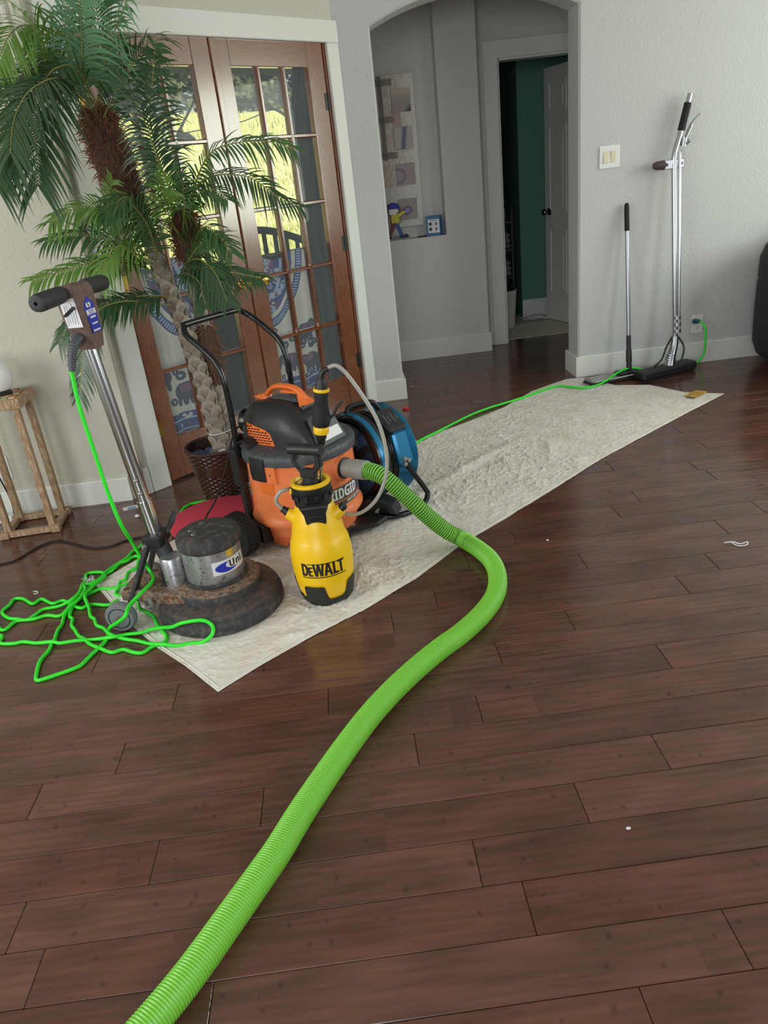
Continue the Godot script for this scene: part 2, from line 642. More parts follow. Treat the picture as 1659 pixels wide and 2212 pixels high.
func room() -> void:
	var g := G.new()
	# floor: a dark bed under the boards, the boards on it
	wall_box(g, -3.3, 4.7, -0.12, -0.011, -6.32, 3.1)
	var bed := struct("floor", g, M.seam, "dark red-brown hand-scraped bamboo plank floor")
	var phases := {7: 0.389, 6: 0.606, 5: 0.233, 3: 0.424, 2: 0.669, 1: 0.057, 0: 0.252, -1: 0.838, -2: 0.361, -3: 0.629, -4: 0.047, -5: 0.214, -6: 0.794, -7: 0.373, -8: 0.592, -9: 1.059, -10: 1.194, -12: 1.569, -14: 0.713}
	var rng := RandomNumberGenerator.new()
	rng.seed = 7
	var shared := {}
	var rest := []
	for i in 6: rest.append(G.new())
	var pw := 0.1253
	var pl := 1.017
	for k in range(-37, 39):
		var z0 := -1.728 + k * pw
		if z0 + pw < -6.325 or z0 > 3.0: continue
		var ph: float = phases.get(k, rng.randf() * pl)
		var m0 := int(floor((-3.25 - ph) / pl))
		for m in range(m0, m0 + 9):
			var x0 := maxf(ph + m * pl, -3.25)
			var x1 := minf(ph + (m + 1) * pl, 4.65)
			if x1 - x0 < 0.02: continue
			var variant := rng.randi_range(0, 7)
			var tone := rng.randi_range(0, 5)
			var depth := -(z0 + pw / 2)
			var mid := (x0 + x1) / 2
			var lim := depth * 0.66 + 0.9
			var seen := depth > 0.55 and mid > -lim and mid < lim and not (depth > 3.8 and mid < -1.4) and not (depth > 5.0 and (mid < 0.0 or mid > 2.6))
			var len := snappedf(x1 - x0, 0.0001)
			var key := "%.3f/%d" % [len, variant]
			if not shared.has(key):
				var s := G.new()
				s.box(Vector3.ZERO, Vector3(len - 0.0012, 0.014, pw - 0.0012), 0.0016)
				for i in s.v.size():
					s.u[i] = Vector2((s.v[i].x + len / 2) / 1.05 + variant * 0.37, (variant + clampf((s.v[i].z / pw) + 0.5, 0.02, 0.98)) / 8.0)
				shared[key] = [s, s.mesh()]
			var at := Vector3(mid, -0.007 + rng.randf_range(-0.0003, 0.0), z0 + pw / 2)
			if seen:
				var o := hang("plank", shared[key][1], M["plank_%d" % tone], bed)
				o.position = at
			else:
				rest[tone].put(shared[key][0], Transform3D(Basis.IDENTITY, at))
	for i in 6:
		tag(part("planks_beyond", rest[i], M["plank_%d" % i], bed), "", "", "", "stuff")

	# right wall with the arch; its outline is one polygon
	var poly := [Vector2(0.10, 0), Vector2(0.372, 0), Vector2(0.372, 2.164)]
	for i in range(1, 24):
		var t := i / 24.0
		var x := lerpf(0.372, 1.572, t)
		var r := 1.40
		poly.append(Vector2(x, 2.164 + sqrt(r * r - pow(x - 0.972, 2)) - sqrt(r * r - 0.36)))
	poly.append_array([Vector2(1.572, 2.164), Vector2(1.572, 0), Vector2(4.7, 0), Vector2(4.7, TOP), Vector2(0.10, TOP)])
	g = G.new()
	g.prism(poly, 0.22, Transform3D(Basis.IDENTITY, Vector3(0, 0, WALL_A - 0.11)), 0.012)
	struct("wall_back_right", g, M.paint_white, "off-white textured wall with an arched opening")
	# the wall of the double door
	var xf := door_frame()
	g = G.new()
	wall_box(g, -0.227, -0.02, 0, TOP, -0.13, 0)
	wall_box(g, 1.545, 1.63, 0, TOP, -0.13, 0)
	wall_box(g, -0.02, 1.545, 2.115, TOP, -0.13, 0)
	var o := struct("wall_doors", g, M.paint_cream, "cream angled wall around the double door")
	o.transform = xf
	# left wall with its high window
	g = G.new()
	wall_box(g, -1.60, -1.165, 1.93, 1.985, WALL_C - 0.12, WALL_C)
	wall_box(g, -3.25, -2.4, 1.93, TOP, WALL_C - 0.12, WALL_C)
	wall_box(g, -2.4, -1.165, 2.75, TOP, WALL_C - 0.12, WALL_C)
	wall_box(g, -1.165, -1.12, 1.93, TOP, WALL_C - 0.12, WALL_C)
	wall_box(g, -3.25, -1.12, 0, 1.93, WALL_C - 0.12, WALL_C)
	wall_box(g, -2.4, -1.60, 1.93, 1.985, WALL_C - 0.12, WALL_C)
	struct("wall_left", g, M.paint_cream, "cream textured wall behind the wooden stand")
	# side and back walls, out of the picture, with the windows that light the room
	g = G.new()
	wall_box(g, -3.37, -3.25, 0, 0.7, -3.78, 3.1)
	wall_box(g, -3.37, -3.25, 2.3, TOP, -3.78, 3.1)
	wall_box(g, -3.37, -3.25, 0.7, 2.3, -3.78, -1.9)
	wall_box(g, -3.37, -3.25, 0.7, 2.3, 0.1, 3.1)
	struct("wall_far_left", g, M.paint_cream)
	g = G.new()
	wall_box(g, 4.65, 4.8, 0, 0.75, -5.1, 3.1)
	wall_box(g, 4.65, 4.8, 2.45, TOP, -5.1, 3.1)
	wall_box(g, 4.65, 4.8, 0.75, 2.45, -5.1, -4.35)
	wall_box(g, 4.65, 4.8, 0.75, 2.45, -2.45, -1.4)
	wall_box(g, 4.65, 4.8, 0.75, 2.45, 0.7, 3.1)
	struct("wall_far_right", g, M.paint_white)
	g = G.new()
	wall_box(g, -3.37, 4.8, 0, 0.75, 3.0, 3.12)
	wall_box(g, -3.37, 4.8, 2.35, TOP, 3.0, 3.12)
	wall_box(g, -3.37, -2.4, 0.75, 2.35, 3.0, 3.12)
	wall_box(g, -0.2, 4.8, 0.75, 2.35, 3.0, 3.12)
	struct("wall_front", g, M.paint_white)
	g = G.new()
	wall_box(g, -3.4, 4.8, TOP, TOP + 0.12, -7.6, 3.12)
	struct("ceiling", g, M.ceiling_white)
	# the high window's frame and pane, just inside the picture's corner
	var wf := frame("window_1", Transform3D(Basis.IDENTITY, Vector3(-1.78, 2.365, WALL_C - 0.05)), "high window at the top left of the cream wall")
	g = G.new()
	for s in [-1.0, 1.0]:
		g.box(Vector3(s * 0.595, 0, 0), Vector3(0.05, 0.77, 0.06), 0.006)
		g.box(Vector3(0, s * 0.36, 0), Vector3(1.14, 0.05, 0.06), 0.006)
	part("window_frame", g, M.trim_white, wf)
	g = G.new()
	g.box(Vector3(0, 0, 0), Vector3(1.14, 0.68, 0.005))
	part("pane", g, M.pane_glass, wf)

	# baseboards: flat board with a small eased top
	baseboard("baseboard_right", Vector3(1.556, 0, WALL_A), Vector3(4.6, 0, WALL_A), Vector3(0, 0, 1))
	baseboard("baseboard_arch_right", Vector3(1.572, 0, WALL_A + 0.016), Vector3(1.572, 0, WALL_A - 0.236), Vector3(-1, 0, 0))
	baseboard("baseboard_arch_left", Vector3(0.16, 0, WALL_A), Vector3(0.388, 0, WALL_A), Vector3(0, 0, 1))
	baseboard("baseboard_arch_left_return", Vector3(0.372, 0, WALL_A + 0.016), Vector3(0.372, 0, WALL_A - 0.236), Vector3(1, 0, 0))
	baseboard("baseboard_left", Vector3(-3.2, 0, WALL_C), Vector3(-1.19, 0, WALL_C), Vector3(0, 0, 1), 0.128)
	# casing round the double door
	g = G.new()
	g.box(Vector3(-0.065, 1.05, 0.012), Vector3(0.105, 2.1, 0.024), 0.004)
	g.box(Vector3(1.585, 1.05, 0.012), Vector3(0.09, 2.1, 0.024), 0.004)
	g.box(Vector3(0.757, 2.155, 0.013), Vector3(1.75, 0.11, 0.026), 0.004)
	g.box(Vector3(-0.16, 0.0725, 0.011), Vector3(0.075, 0.145, 0.022), 0.003)
	struct("trim_1", g, M.trim_white, "white flat casing round the wooden double door").transform = xf
	g = G.new()
	g.box(Vector3(-0.01, 1.05, -0.06), Vector3(0.02, 2.1, 0.12))
	g.box(Vector3(1.535, 1.05, -0.06), Vector3(0.02, 2.1, 0.12))
	g.box(Vector3(0.762, 2.107, -0.06), Vector3(1.56, 0.016, 0.12))
	struct("trim_2", g, M.door_wood).transform = xf


func baseboard(called: String, a: Vector3, b: Vector3, out: Vector3, h := 0.14) -> void:
	var g := G.new()
	var x := (b - a).normalized()
	var len := a.distance_to(b)
	var bs := Basis(x, Vector3.UP, x.cross(Vector3.UP))
	var s := signf(bs.z.dot(out))
	g.prism([Vector2(0, 0), Vector2(0.016, 0), Vector2(0.016, h - 0.006), Vector2(0.012, h), Vector2(0, h)], len, Transform3D(Basis(out, Vector3.UP, out.cross(Vector3.UP)), (a + b) / 2))
	struct(called, g, M.trim_white)


func hall() -> void:
	var g := G.new()
	# back wall of the hall with its niche
	wall_box(g, 0.1, 0.24, 0, TOP, -6.16, -6.02)
	wall_box(g, 0.895, 1.19, 0, TOP, -6.36, -6.02)
	wall_box(g, 0.24, 0.895, 0, 0.93, -6.16, -6.02)
	wall_box(g, 0.24, 0.895, 2.6, TOP, -6.16, -6.02)
	wall_box(g, 0.1, 0.895, 0, TOP, -6.36, -6.16)
	struct("wall_hall_niche", g, M.paint_hall, "grey hall wall with a tall recessed niche")
	g = G.new()
	wall_box(g, 1.19, 1.375, 0, TOP, -6.33, -6.20)
	wall_box(g, 1.375, 2.19, 2.08, TOP, -6.33, -6.20)
	wall_box(g, 2.19, 3.2, 0, TOP, -6.33, -6.20)
	struct("wall_hall_back", g, M.paint_hall)
	g = G.new()
	wall_box(g, 0.0, 0.12, 0, TOP, -6.4, WALL_A - 0.12)
	struct("wall_hall_left", g, M.paint_hall)
	g = G.new()
	wall_box(g, 3.2, 3.3, 0, TOP, -7.7, WALL_A - 0.12)
	struct("wall_hall_right", g, M.paint_hall)
	baseboard("baseboard_hall", Vector3(0.12, 0, -6.02), Vector3(1.206, 0, -6.02), Vector3(0, 0, 1), 0.15)
	baseboard("baseboard_hall_return", Vector3(1.19, 0, -6.02), Vector3(1.19, 0, -6.2), Vector3(1, 0, 0), 0.15)
	g = G.new()
	g.box(Vector3(1.318, 1.045, -6.192), Vector3(0.108, 2.09, 0.02), 0.003)
	g.box(Vector3(2.245, 1.045, -6.192), Vector3(0.108, 2.09, 0.02), 0.003)
	g.box(Vector3(1.782, 2.135, -6.191), Vector3(1.04, 0.115, 0.022), 0.003)
	g.box(Vector3(1.378, 1.04, -6.265), Vector3(0.016, 2.08, 0.13))
	g.box(Vector3(2.182, 1.04, -6.265), Vector3(0.016, 2.08, 0.13))
	g.box(Vector3(1.78, 2.073, -6.265), Vector3(0.80, 0.016, 0.13))
	g.box(Vector3(1.228, 0.08, -6.19), Vector3(0.07, 0.16, 0.018), 0.003)
	struct("trim_3", g, M.trim_white, "white casing round the dark bathroom doorway")
	# bathroom behind the doorway
	g = G.new()
	wall_box(g, 1.755, 3.2, 0, TOP, -7.32, -7.20)
	wall_box(g, 1.755, 1.85, 0, TOP, -8.2, -7.32)
	wall_box(g, 0.9, 1.755, 0, TOP, -8.25, -8.15)
	wall_box(g, 0.88, 0.98, 0, TOP, -8.2, -6.34)
	struct("wall_bathroom", g, M.teal, "dark teal bathroom wall seen through the doorway")
	g = G.new()
	wall_box(g, 0.9, 3.3, TOP, TOP + 0.1, -8.3, -7.5)
	struct("ceiling_bathroom", g, M.ceiling_white)
	baseboard("baseboard_bathroom", Vector3(1.755, 0, -7.20), Vector3(3.1, 0, -7.20), Vector3(0, 0, 1), 0.17)
	g = G.new()
	wall_box(g, 0.9, 3.3, -0.12, -0.004, -8.3, -6.325)
	var fl := struct("floor_bathroom", g, M.grout, "beige tiled bathroom floor")
	for i in 5:
		for j in 5:
			var t := G.new()
			t.box(Vector3(1.15 + i * 0.45, -0.002, -6.55 - j * 0.45), Vector3(0.445, 0.008, 0.445), 0.002)
			part("tile", t, M.tile, fl)
	six_panel_door()


func six_panel_door() -> void:
	# hinged on the right jamb, swung into the bathroom
	var turn := deg_to_rad(-74.0)
	var d := frame("door_3", Transform3D(Basis(Vector3.UP, turn), Vector3(2.17, 0.008, -6.30)), "white six-panel door standing open into the bathroom")
	# local x runs from the hinge to the free edge along -x before turning
	var wd := 0.76
	var ht := 2.05
	var g := G.new()
	g.box(Vector3(-wd / 2, ht / 2, 0), Vector3(wd, ht, 0.034), 0.002)
	part("slab", g, M.trim_white, d)
	for col in 2:
		for row in [[0.24, 0.80], [0.94, 1.62], [1.72, 1.95]]:
			var x := -wd * (0.28 if col == 0 else 0.72)
			g = G.new()
			var h: float = row[1] - row[0]
			for s in [-1.0, 1.0]:
				g.box(Vector3(x + s * 0.125, (row[0] + row[1]) / 2, 0.018), Vector3(0.018, h, 0.012), 0.005)
				g.box(Vector3(x, (row[1] if s > 0 else row[0]) - s * 0.009, 0.018), Vector3(0.25, 0.018, 0.012), 0.005)
			g.box(Vector3(x, (row[0] + row[1]) / 2, 0.016), Vector3(0.16, h - 0.09, 0.010), 0.006)
			part("door_panel", g, M.trim_white, d)
	g = G.new()
	var xf := at_xf(Vector3(-wd + 0.07, 0.94, 0.017), Vector3(0, 0, 1))
	g.lathe([Vector2(0.0, 0.0), Vector2(0.032, 0.0), Vector2(0.030, 0.008), Vector2(0.012, 0.012), Vector2(0.011, 0.035), Vector2(0.022, 0.042), Vector2(0.028, 0.056), Vector2(0.020, 0.068), Vector2(0, 0.070)], 20, xf)
	part("knob", g, M.dark_metal, d)
	g = G.new()
	g.lathe([Vector2(0.0, 0.0), Vector2(0.032, 0.0), Vector2(0.030, 0.008), Vector2(0.012, 0.012), Vector2(0.011, 0.035), Vector2(0.022, 0.042), Vector2(0.028, 0.056), Vector2(0.020, 0.068), Vector2(0, 0.070)], 20, at_xf(Vector3(-wd + 0.07, 0.94, -0.017), Vector3(0, 0, -1)))
	part("knob", g, M.dark_metal, d)

func doors() -> void:
	var xf := door_frame()
	# glass rows and columns measured on the right leaf
	var rows := [0.225, 0.575, 0.932, 1.284, 1.635, 1.969]
	for leaf in 2:
		var x0 := 0.003 if leaf == 0 else 0.765
		var x1 := 0.762 if leaf == 0 else 1.522
		var gx0 := x0 + 0.10
		var gx1 := x1 - 0.12
		if leaf == 0:
			gx0 = x0 + 0.098; gx1 = 0.640
		else:
			gx0 = 0.868; gx1 = 1.402
		var d := frame("door_%d" % (leaf + 1), xf * Transform3D(Basis.IDENTITY, Vector3(0, 0.012, -0.028)), "left leaf of the stained wooden double door, behind the palm" if leaf == 0 else "right leaf of the stained wooden double door with brass knob")
		var y1 := 2.095
		var g := G.new()
		g.box(Vector3((x0 + gx0) / 2, y1 / 2, 0), Vector3(gx0 - x0, y1, 0.044), 0.003)
		part("stile", g, M.door_wood, d)
		g = G.new()
		g.box(Vector3((x1 + gx1) / 2, y1 / 2, 0), Vector3(x1 - gx1, y1, 0.044), 0.003)
		part("stile", g, M.door_wood, d)
		g = G.new()
		g.box(Vector3((gx0 + gx1) / 2, (y1 + 1.969) / 2, 0), Vector3(gx1 - gx0, y1 - 1.969, 0.043), 0.003)
		part("top_rail", g, M.door_wood_flat, d)
		g = G.new()
		g.box(Vector3((gx0 + gx1) / 2, 0.1125, 0), Vector3(gx1 - gx0, 0.225, 0.043), 0.003)
		part("bottom_rail", g, M.door_wood_flat, d)
		var gw := gx1 - gx0
		for i in range(1, 5):
			g = G.new()
			muntin(g, Vector3(gx0, rows[i], 0), Vector3(gx1, rows[i], 0))
			part("muntin", g, M.door_wood_flat, d)
		for i in range(1, 3):
			g = G.new()
			muntin(g, Vector3(gx0 + gw * i / 3.0, 0.225, 0), Vector3(gx0 + gw * i / 3.0, 1.969, 0))
			part("muntin", g, M.door_wood, d)
		for i in 5:
			for k in 3:
				g = G.new()
				var ya: float = rows[i] + (0.011 if i else 0.0)
				var yb: float = rows[i + 1] - (0.011 if i < 4 else 0.0)
				g.box(Vector3(gx0 + gw * (k + 0.5) / 3.0, (ya + yb) / 2, -0.004), Vector3(gw / 3.0 - 0.02, yb - ya, 0.004))
				part("pane", g, M.pane_glass, d)
		for y in [0.30, 1.03, 1.80]:
			g = G.new()
			var hx := x0 - 0.004 if leaf == 0 else x1 + 0.004
			g.cyl(Vector3(hx, y - 0.045, 0.024), Vector3(hx, y + 0.045, 0.024), 0.008, 10)
			g.box(Vector3(hx + (0.014 if leaf == 0 else -0.014), y, 0.0225), Vector3(0.024, 0.088, 0.002))
			part("hinge", g, M.brass if leaf == 0 else M.black_plastic, d)
		var kx := 0.705 if leaf == 0 else 0.818
		g = G.new()
		g.lathe([Vector2(0, 0), Vector2(0.034, 0), Vector2(0.031, 0.008), Vector2(0.013, 0.013), Vector2(0.012, 0.034), Vector2(0.024, 0.042), Vector2(0.029, 0.056), Vector2(0.022, 0.070), Vector2(0, 0.074)], 24, at_xf(Vector3(kx, 0.925, 0.022), Vector3(0, 0, 1)))
		part("knob", g, M.brass, d)
		if leaf == 1:
			g = G.new()
			g.box(Vector3(0.768, y1 / 2, 0.027), Vector3(0.035, y1, 0.012), 0.004)
			part("astragal", g, M.door_wood, d)


func muntin(g: G, a: Vector3, b: Vector3) -> void:
	var dir := (b - a).normalized()
	var side := dir.cross(Vector3(0, 0, 1)).normalized()
	var bs := Basis(side, Vector3(0, 0, 1), side.cross(Vector3(0, 0, 1)))
	g.prism([Vector2(-0.011, -0.018), Vector2(0.011, -0.018), Vector2(0.011, 0.008), Vector2(0.006, 0.019), Vector2(-0.006, 0.019), Vector2(-0.011, 0.008)], a.distance_to(b), Transform3D(bs, (a + b) / 2))

func around(r: float, mid: float, y0: float, off: float, xf := Transform3D.IDENTITY, taper := 0.0) -> Callable:
	# lays flat artwork (x to the right, y up, z outwards) round an upright cylinder or cone
	return func(p: Vector3) -> Vector3:
		var rr := r + off + p.z + taper * p.y
		var a := mid - p.x / r
		return xf * Vector3(rr * cos(a), y0 + p.y, rr * sin(a))

func flat_art(xf: Transform3D, off := 0.0) -> Callable:
	return func(p: Vector3) -> Vector3: return xf * (p + Vector3(0, 0, off))

func rect_art(g: G, f: Callable, x0: float, x1: float, y0: float, y1: float, shear := 0.0, seg := 10) -> void:
	var c: Vector3 = f.call(Vector3((x0 + x1) / 2, (y0 + y1) / 2, 0.0))
	var o: Vector3 = f.call(Vector3((x0 + x1) / 2, (y0 + y1) / 2, 0.001)) - c
	g.sheet(seg, 2, func(u: float, w: float) -> Vector3: return f.call(Vector3(lerpf(x0, x1, u), lerpf(y0, y1, w) + shear * lerpf(x0, x1, u), 0.0)), Vector2.ONE, o.normalized())

func oval_art(g: G, f: Callable, cx: float, cy: float, rx: float, ry: float, hole := 0.0) -> void:
	var c: Vector3 = f.call(Vector3(cx, cy, 0.0))
	var o: Vector3 = f.call(Vector3(cx, cy, 0.001)) - c
	g.sheet(5, 28, func(u: float, w: float) -> Vector3:
		var k := lerpf(maxf(hole, 0.001), 1.0, u)
		return f.call(Vector3(cx + rx * k * cos(w * TAU), cy + ry * k * sin(w * TAU), 0.0)), Vector2.ONE, o.normalized())

func worn(called: String, stops: Array, rough: float, metal: float, scale: float, freq := 0.02, sd := 1, relief := 0.0) -> StandardMaterial3D:
	var m := tri_map(mk(called, Color.WHITE, rough, metal), Vector3.ONE * scale, false)
	m.albedo_texture = noise_tex(freq, 512, sd, 4, ramp(stops))
	if relief > 0.0: bump(m, noise_tex(freq * 1.5, 256, sd + 1, 3), relief)
	return m

func polisher() -> void:
	worn("rusted_plate", [[0.0, rgb(66, 58, 54)], [0.36, rgb(110, 96, 84)], [0.5, rgb(150, 138, 122)], [0.6, rgb(128, 82, 56)], [0.74, rgb(96, 66, 50)], [1.0, rgb(72, 70, 74)]], 0.7, 0.1, 3.0, 0.018, 21, 0.06)
	worn("brush_cover", [[0.0, rgb(46, 46, 54)], [0.4, rgb(62, 60, 62)], [0.54, rgb(84, 78, 74)], [0.64, rgb(98, 72, 56)], [0.76, rgb(66, 62, 64)], [1.0, rgb(56, 60, 84)]], 0.62, 0.1, 2.5, 0.016, 25, 0.05)
	worn("old_rubber", [[0.0, rgb(40, 40, 43)], [0.58, rgb(56, 56, 57)], [0.74, rgb(86, 84, 80)], [0.86, rgb(104, 74, 60)], [1.0, rgb(70, 68, 66)]], 0.72, 0.0, 3.2, 0.014, 29, 0.05)
	worn("dull_steel", [[0.0, rgb(150, 150, 152)], [0.5, rgb(186, 187, 190)], [0.7, rgb(172, 173, 176)], [0.78, rgb(120, 96, 78)], [1.0, rgb(90, 70, 58)]], 0.34, 0.75, 2.0, 0.03, 33)
	worn("brown_case", [[0.0, rgb(88, 68, 64)], [0.6, rgb(112, 88, 82)], [1.0, rgb(128, 104, 98)]], 0.55, 0.0, 4.0, 0.02, 37)
	mk("grey_tire", rgb(112, 116, 118), 0.65)
	mk("grip_rubber", rgb(46, 48, 49), 0.62)
	mk("label_white", rgb(222, 222, 224), 0.5)
	mk("smudge_yellow", rgb(205, 168, 60), 0.5)

	var t := thing("floor_polisher", "old steel floor polisher with upright chrome handle, standing on the drop cloth's left end", "floor polisher", Vector3(-0.89, 0.006, -2.49), deg_to_rad(-9.8))
	var hx := Transform3D(Basis.IDENTITY, Vector3(0.325, 0, 0))
	var g := G.new()
	g.lathe([Vector2(0.19, 0.0), Vector2(0.226, 0.002), Vector2(0.230, 0.010), Vector2(0.228, 0.040), Vector2(0.222, 0.048), Vector2(0.222, 0.056), Vector2(0.214, 0.064)], 64, hx)
	part("bumper_skirt", g, M.old_rubber, t)
	g = G.new()
	g.lathe([Vector2(0.216, 0.060), Vector2(0.212, 0.071), Vector2(0.190, 0.081), Vector2(0.165, 0.086), Vector2(0.158, 0.088), Vector2(0.1, 0.088)], 64, hx)
	part("brush_housing", g, M.brush_cover, t)
	g = G.new()
	g.lathe([Vector2(0.159, 0.086), Vector2(0.160, 0.113), Vector2(0.157, 0.118)], 64, hx)
	part("ring_wall", g, M.old_rubber, t)
	g = G.new()
	g.lathe([Vector2(0.158, 0.1175), Vector2(0.150, 0.122), Vector2(0.128, 0.124), Vector2(0.118, 0.128), Vector2(0.02, 0.128)], 64, hx)
	part("ring_top", g, M.rusted_plate, t)
	g = G.new()
	g.lathe([Vector2(0.05, 0.125), Vector2(0.116, 0.126), Vector2(0.118, 0.130), Vector2(0.118, 0.136), Vector2(0.110, 0.140), Vector2(0.02, 0.142)], 48, hx)
	part("motor_seat", g, M.old_rubber, t)
	# deck from the axle to the housing, with its folded edge
	g = G.new()
	g.prism([Vector2(-0.02, -0.075), Vector2(0.06, -0.085), Vector2(0.20, -0.125), Vector2(0.34, -0.156), Vector2(0.34, 0.156), Vector2(0.20, 0.125), Vector2(0.06, 0.085), Vector2(-0.02, 0.075)], 0.045, Transform3D(Basis(Vector3.RIGHT, Vector3(0, 0, 1), Vector3.UP), Vector3(0, 0.0955, 0)), 0.006)
	var deck := part("deck", g, M.rusted_plate, t)
	for s in [-1.0, 1.0]:
		g = G.new()
		g.cyl(Vector3(0.10, 0.095, s * 0.096), Vector3(0.10, 0.095, s * 0.114), 0.011, 12)
		part("bolt", g, M.dull_steel, deck)
	# motor, its sticker and its cap
	g = G.new()
	g.lathe([Vector2(0.06, 0.138), Vector2(0.105, 0.140), Vector2(0.106, 0.144), Vector2(0.106, 0.268), Vector2(0.09, 0.270)], 56, hx)
	var motor := part("motor", g, M.dull_steel, t)
	var f := around(0.106, deg_to_rad(34), 0.200, 0.0006, hx)
	g = G.new()
	rect_art(g, f, -0.072, 0.070, -0.026, 0.026)
	var g1 := G.new()
	oval_art(g1, around(0.106, deg_to_rad(34), 0.200, 0.0010, hx), -0.016, -0.002, 0.047, 0.019)
	var g2 := G.new()
	oval_art(g2, around(0.106, deg_to_rad(34), 0.200, 0.0014, hx), 0.013, 0.004, 0.036, 0.0155)
	var g3 := G.new()
	g3.text("Uni", 0.026, 0.0004, around(0.106, deg_to_rad(34) - 0.022 / 0.106, 0.2045, 0.0020, hx), 1.15)
	decal("sticker", [[g, M.label_white], [g1, M.blue_print], [g2, M.label_white], [g3, M.black_print]], motor, "white sticker with a blue oval and dark lettering")
	g = G.new()
	rect_art(g, around(0.106, deg_to_rad(34), 0.248, 0.0008, hx), -0.012, 0.012, -0.014, 0.014)
	part("paint_smudge", g, M.smudge_yellow, motor)
	g = G.new()
	g.lathe([Vector2(0.10, 0.262), Vector2(0.110, 0.260), Vector2(0.115, 0.268), Vector2(0.116, 0.290), Vector2(0.111, 0.304), Vector2(0.098, 0.313), Vector2(0.060, 0.317), Vector2(0.0, 0.319)], 56, hx)
	var cap := part("motor_cap", g, M.old_rubber, t)
	for a in [2.2, 2.9, 4.1]:
		g = G.new()
		g.ball(Vector3(0.325 + 0.055 * cos(a), 0.3165, 0.055 * sin(a)), Vector3(0.011, 0.003, 0.011), 12)
		part("screw_head", g, M.steel, cap)
	# capacitor can behind the motor
	g = G.new()
	g.lathe([Vector2(0.0, 0.112), Vector2(0.041, 0.112), Vector2(0.041, 0.226), Vector2(0.037, 0.232), Vector2(0.0, 0.233)], 28, Transform3D(Basis.IDENTITY, Vector3(0.184, 0, 0.035)))
	part("capacitor", g, M.dull_steel, t)
	# wheels
	for s in [-1.0, 1.0]:
		g = G.new()
		var wx := at_xf(Vector3(0, 0.056, s * 0.148), Vector3(0, 0, s))
		g.lathe([Vector2(0.0, -0.018), Vector2(0.050, -0.018), Vector2(0.056, -0.012), Vector2(0.056, 0.012), Vector2(0.051, 0.018), Vector2(0.041, 0.0185), Vector2(0.040, 0.0165), Vector2(0.038, 0.0165), Vector2(0.037, 0.0185), Vector2(0.0, 0.0195)], 36, wx)
		var wh := part("wheel", g, M.grey_tire, t)
		g = G.new()
		g.lathe([Vector2(0.041, 0.0184), Vector2(0.041, 0.0190), Vector2(0.038, 0.0190), Vector2(0.038, 0.0184)], 36, wx)
		part("wheel_groove", g, M.black_matte, wh)
		g = G.new()
		g.lathe([Vector2(0, 0.018), Vector2(0.010, 0.018), Vector2(0.010, 0.026), Vector2(0.006, 0.029), Vector2(0, 0.029)], 12, wx)
		part("axle_nut", g, M.rusted_plate, wh)
	g = G.new()
	g.cyl(Vector3(0, 0.056, -0.135), Vector3(0, 0.056, 0.135), 0.009, 12)
	part("axle", g, M.old_rubber, t)
	# fork arms, clamp, lower socket
	for s in [-1.0, 1.0]:
		g = G.new()
		var a := Vector3(0.005, 0.060, s * 0.075)
		var b := Vector3(0.112, 0.278, s * 0.045)
		g.box((a + b) / 2, Vector3(0.014, (b - a).length(), 0.040), 0.002, at_xf(Vector3.ZERO, b - a).basis)
		part("fork_arm", g, M.old_rubber, t)
	g = G.new()
	g.box(Vector3(0.130, 0.290, 0.0), Vector3(0.072, 0.044, 0.095), 0.006)
	var clamp := part("clamp", g, M.black_plastic, t)
	g = G.new()
	g.tube(spline([Vector3(0.165, 0.300, -0.02), Vector3(0.185, 0.335, -0.04), Vector3(0.196, 0.365, -0.06)], 5), [0.012, 0.012, 0.012, 0.013, 0.014, 0.015, 0.015, 0.014, 0.013, 0.012, 0.011], 10, true, 0.7)
	part("lever", g, M.old_rubber, clamp)
	for s in [-1.0, 1.0]:
		g = G.new()
		g.cyl(Vector3(0.105, 0.280, s * 0.046), Vector3(0.105, 0.280, s * 0.058), 0.010, 10)
		part("bolt", g, M.dull_steel, clamp)
	g = G.new()
	g.tube([Vector3(0.176, 0.112, 0), Vector3(0.137, 0.285, 0)], 0.029, 20)
	part("handle_socket", g, M.dark_grey, t)
	g = G.new()
	g.tube(spline([Vector3(0.160, 0.215, 0.028), Vector3(0.150, 0.190, 0.055), Vector3(0.150, 0.135, 0.062), Vector3(0.180, 0.118, 0.060), Vector3(0.225, 0.120, 0.055)], 5), 0.0065, 8)
	part("motor_lead", g, M.black_matte, t)
	# chrome handle tube in two sleeves
	var ax := (Vector3(0.070, 1.02, 0) - Vector3(0.136, 0.285, 0)).normalized()
	g = G.new()
	g.tube([Vector3(0.136, 0.285, 0), Vector3(0.136, 0.285, 0) + ax * 0.155], 0.0265, 24)
	g.tube([Vector3(0.136, 0.285, 0) + ax * 0.15, Vector3(0.070, 1.02, 0)], 0.0225, 24)
	var tube := part("handle_tube", g, M.chrome, t)
	for k in 2:
		g = G.new()
		g.ball(Vector3(0.136, 0.285, 0) + ax * (0.19 + 0.05 * k) + Vector3(0.006, 0, 0.023), Vector3.ONE * 0.007, 10)
		part("bolt", g, M.dull_steel, tube)
	# switch case: brown, tapered, with labels on two faces
	var rings := []
	for q in [[0.985, 0.030, 0.026], [1.060, 0.058, 0.030], [1.165, 0.064, 0.033], [1.182, 0.058, 0.028], [1.187, 0.045, 0.018]]:
		var ring := []
		var cx: float = 0.083 - (q[0] - 0.985) * 0.075
		for c in [[-1, -1], [1, -1], [1, 1], [-1, 1]]:
			ring.append(Vector3(cx + c[0] * q[2], q[0], c[1] * q[1]))
		rings.append(ring)
	g = G.new()
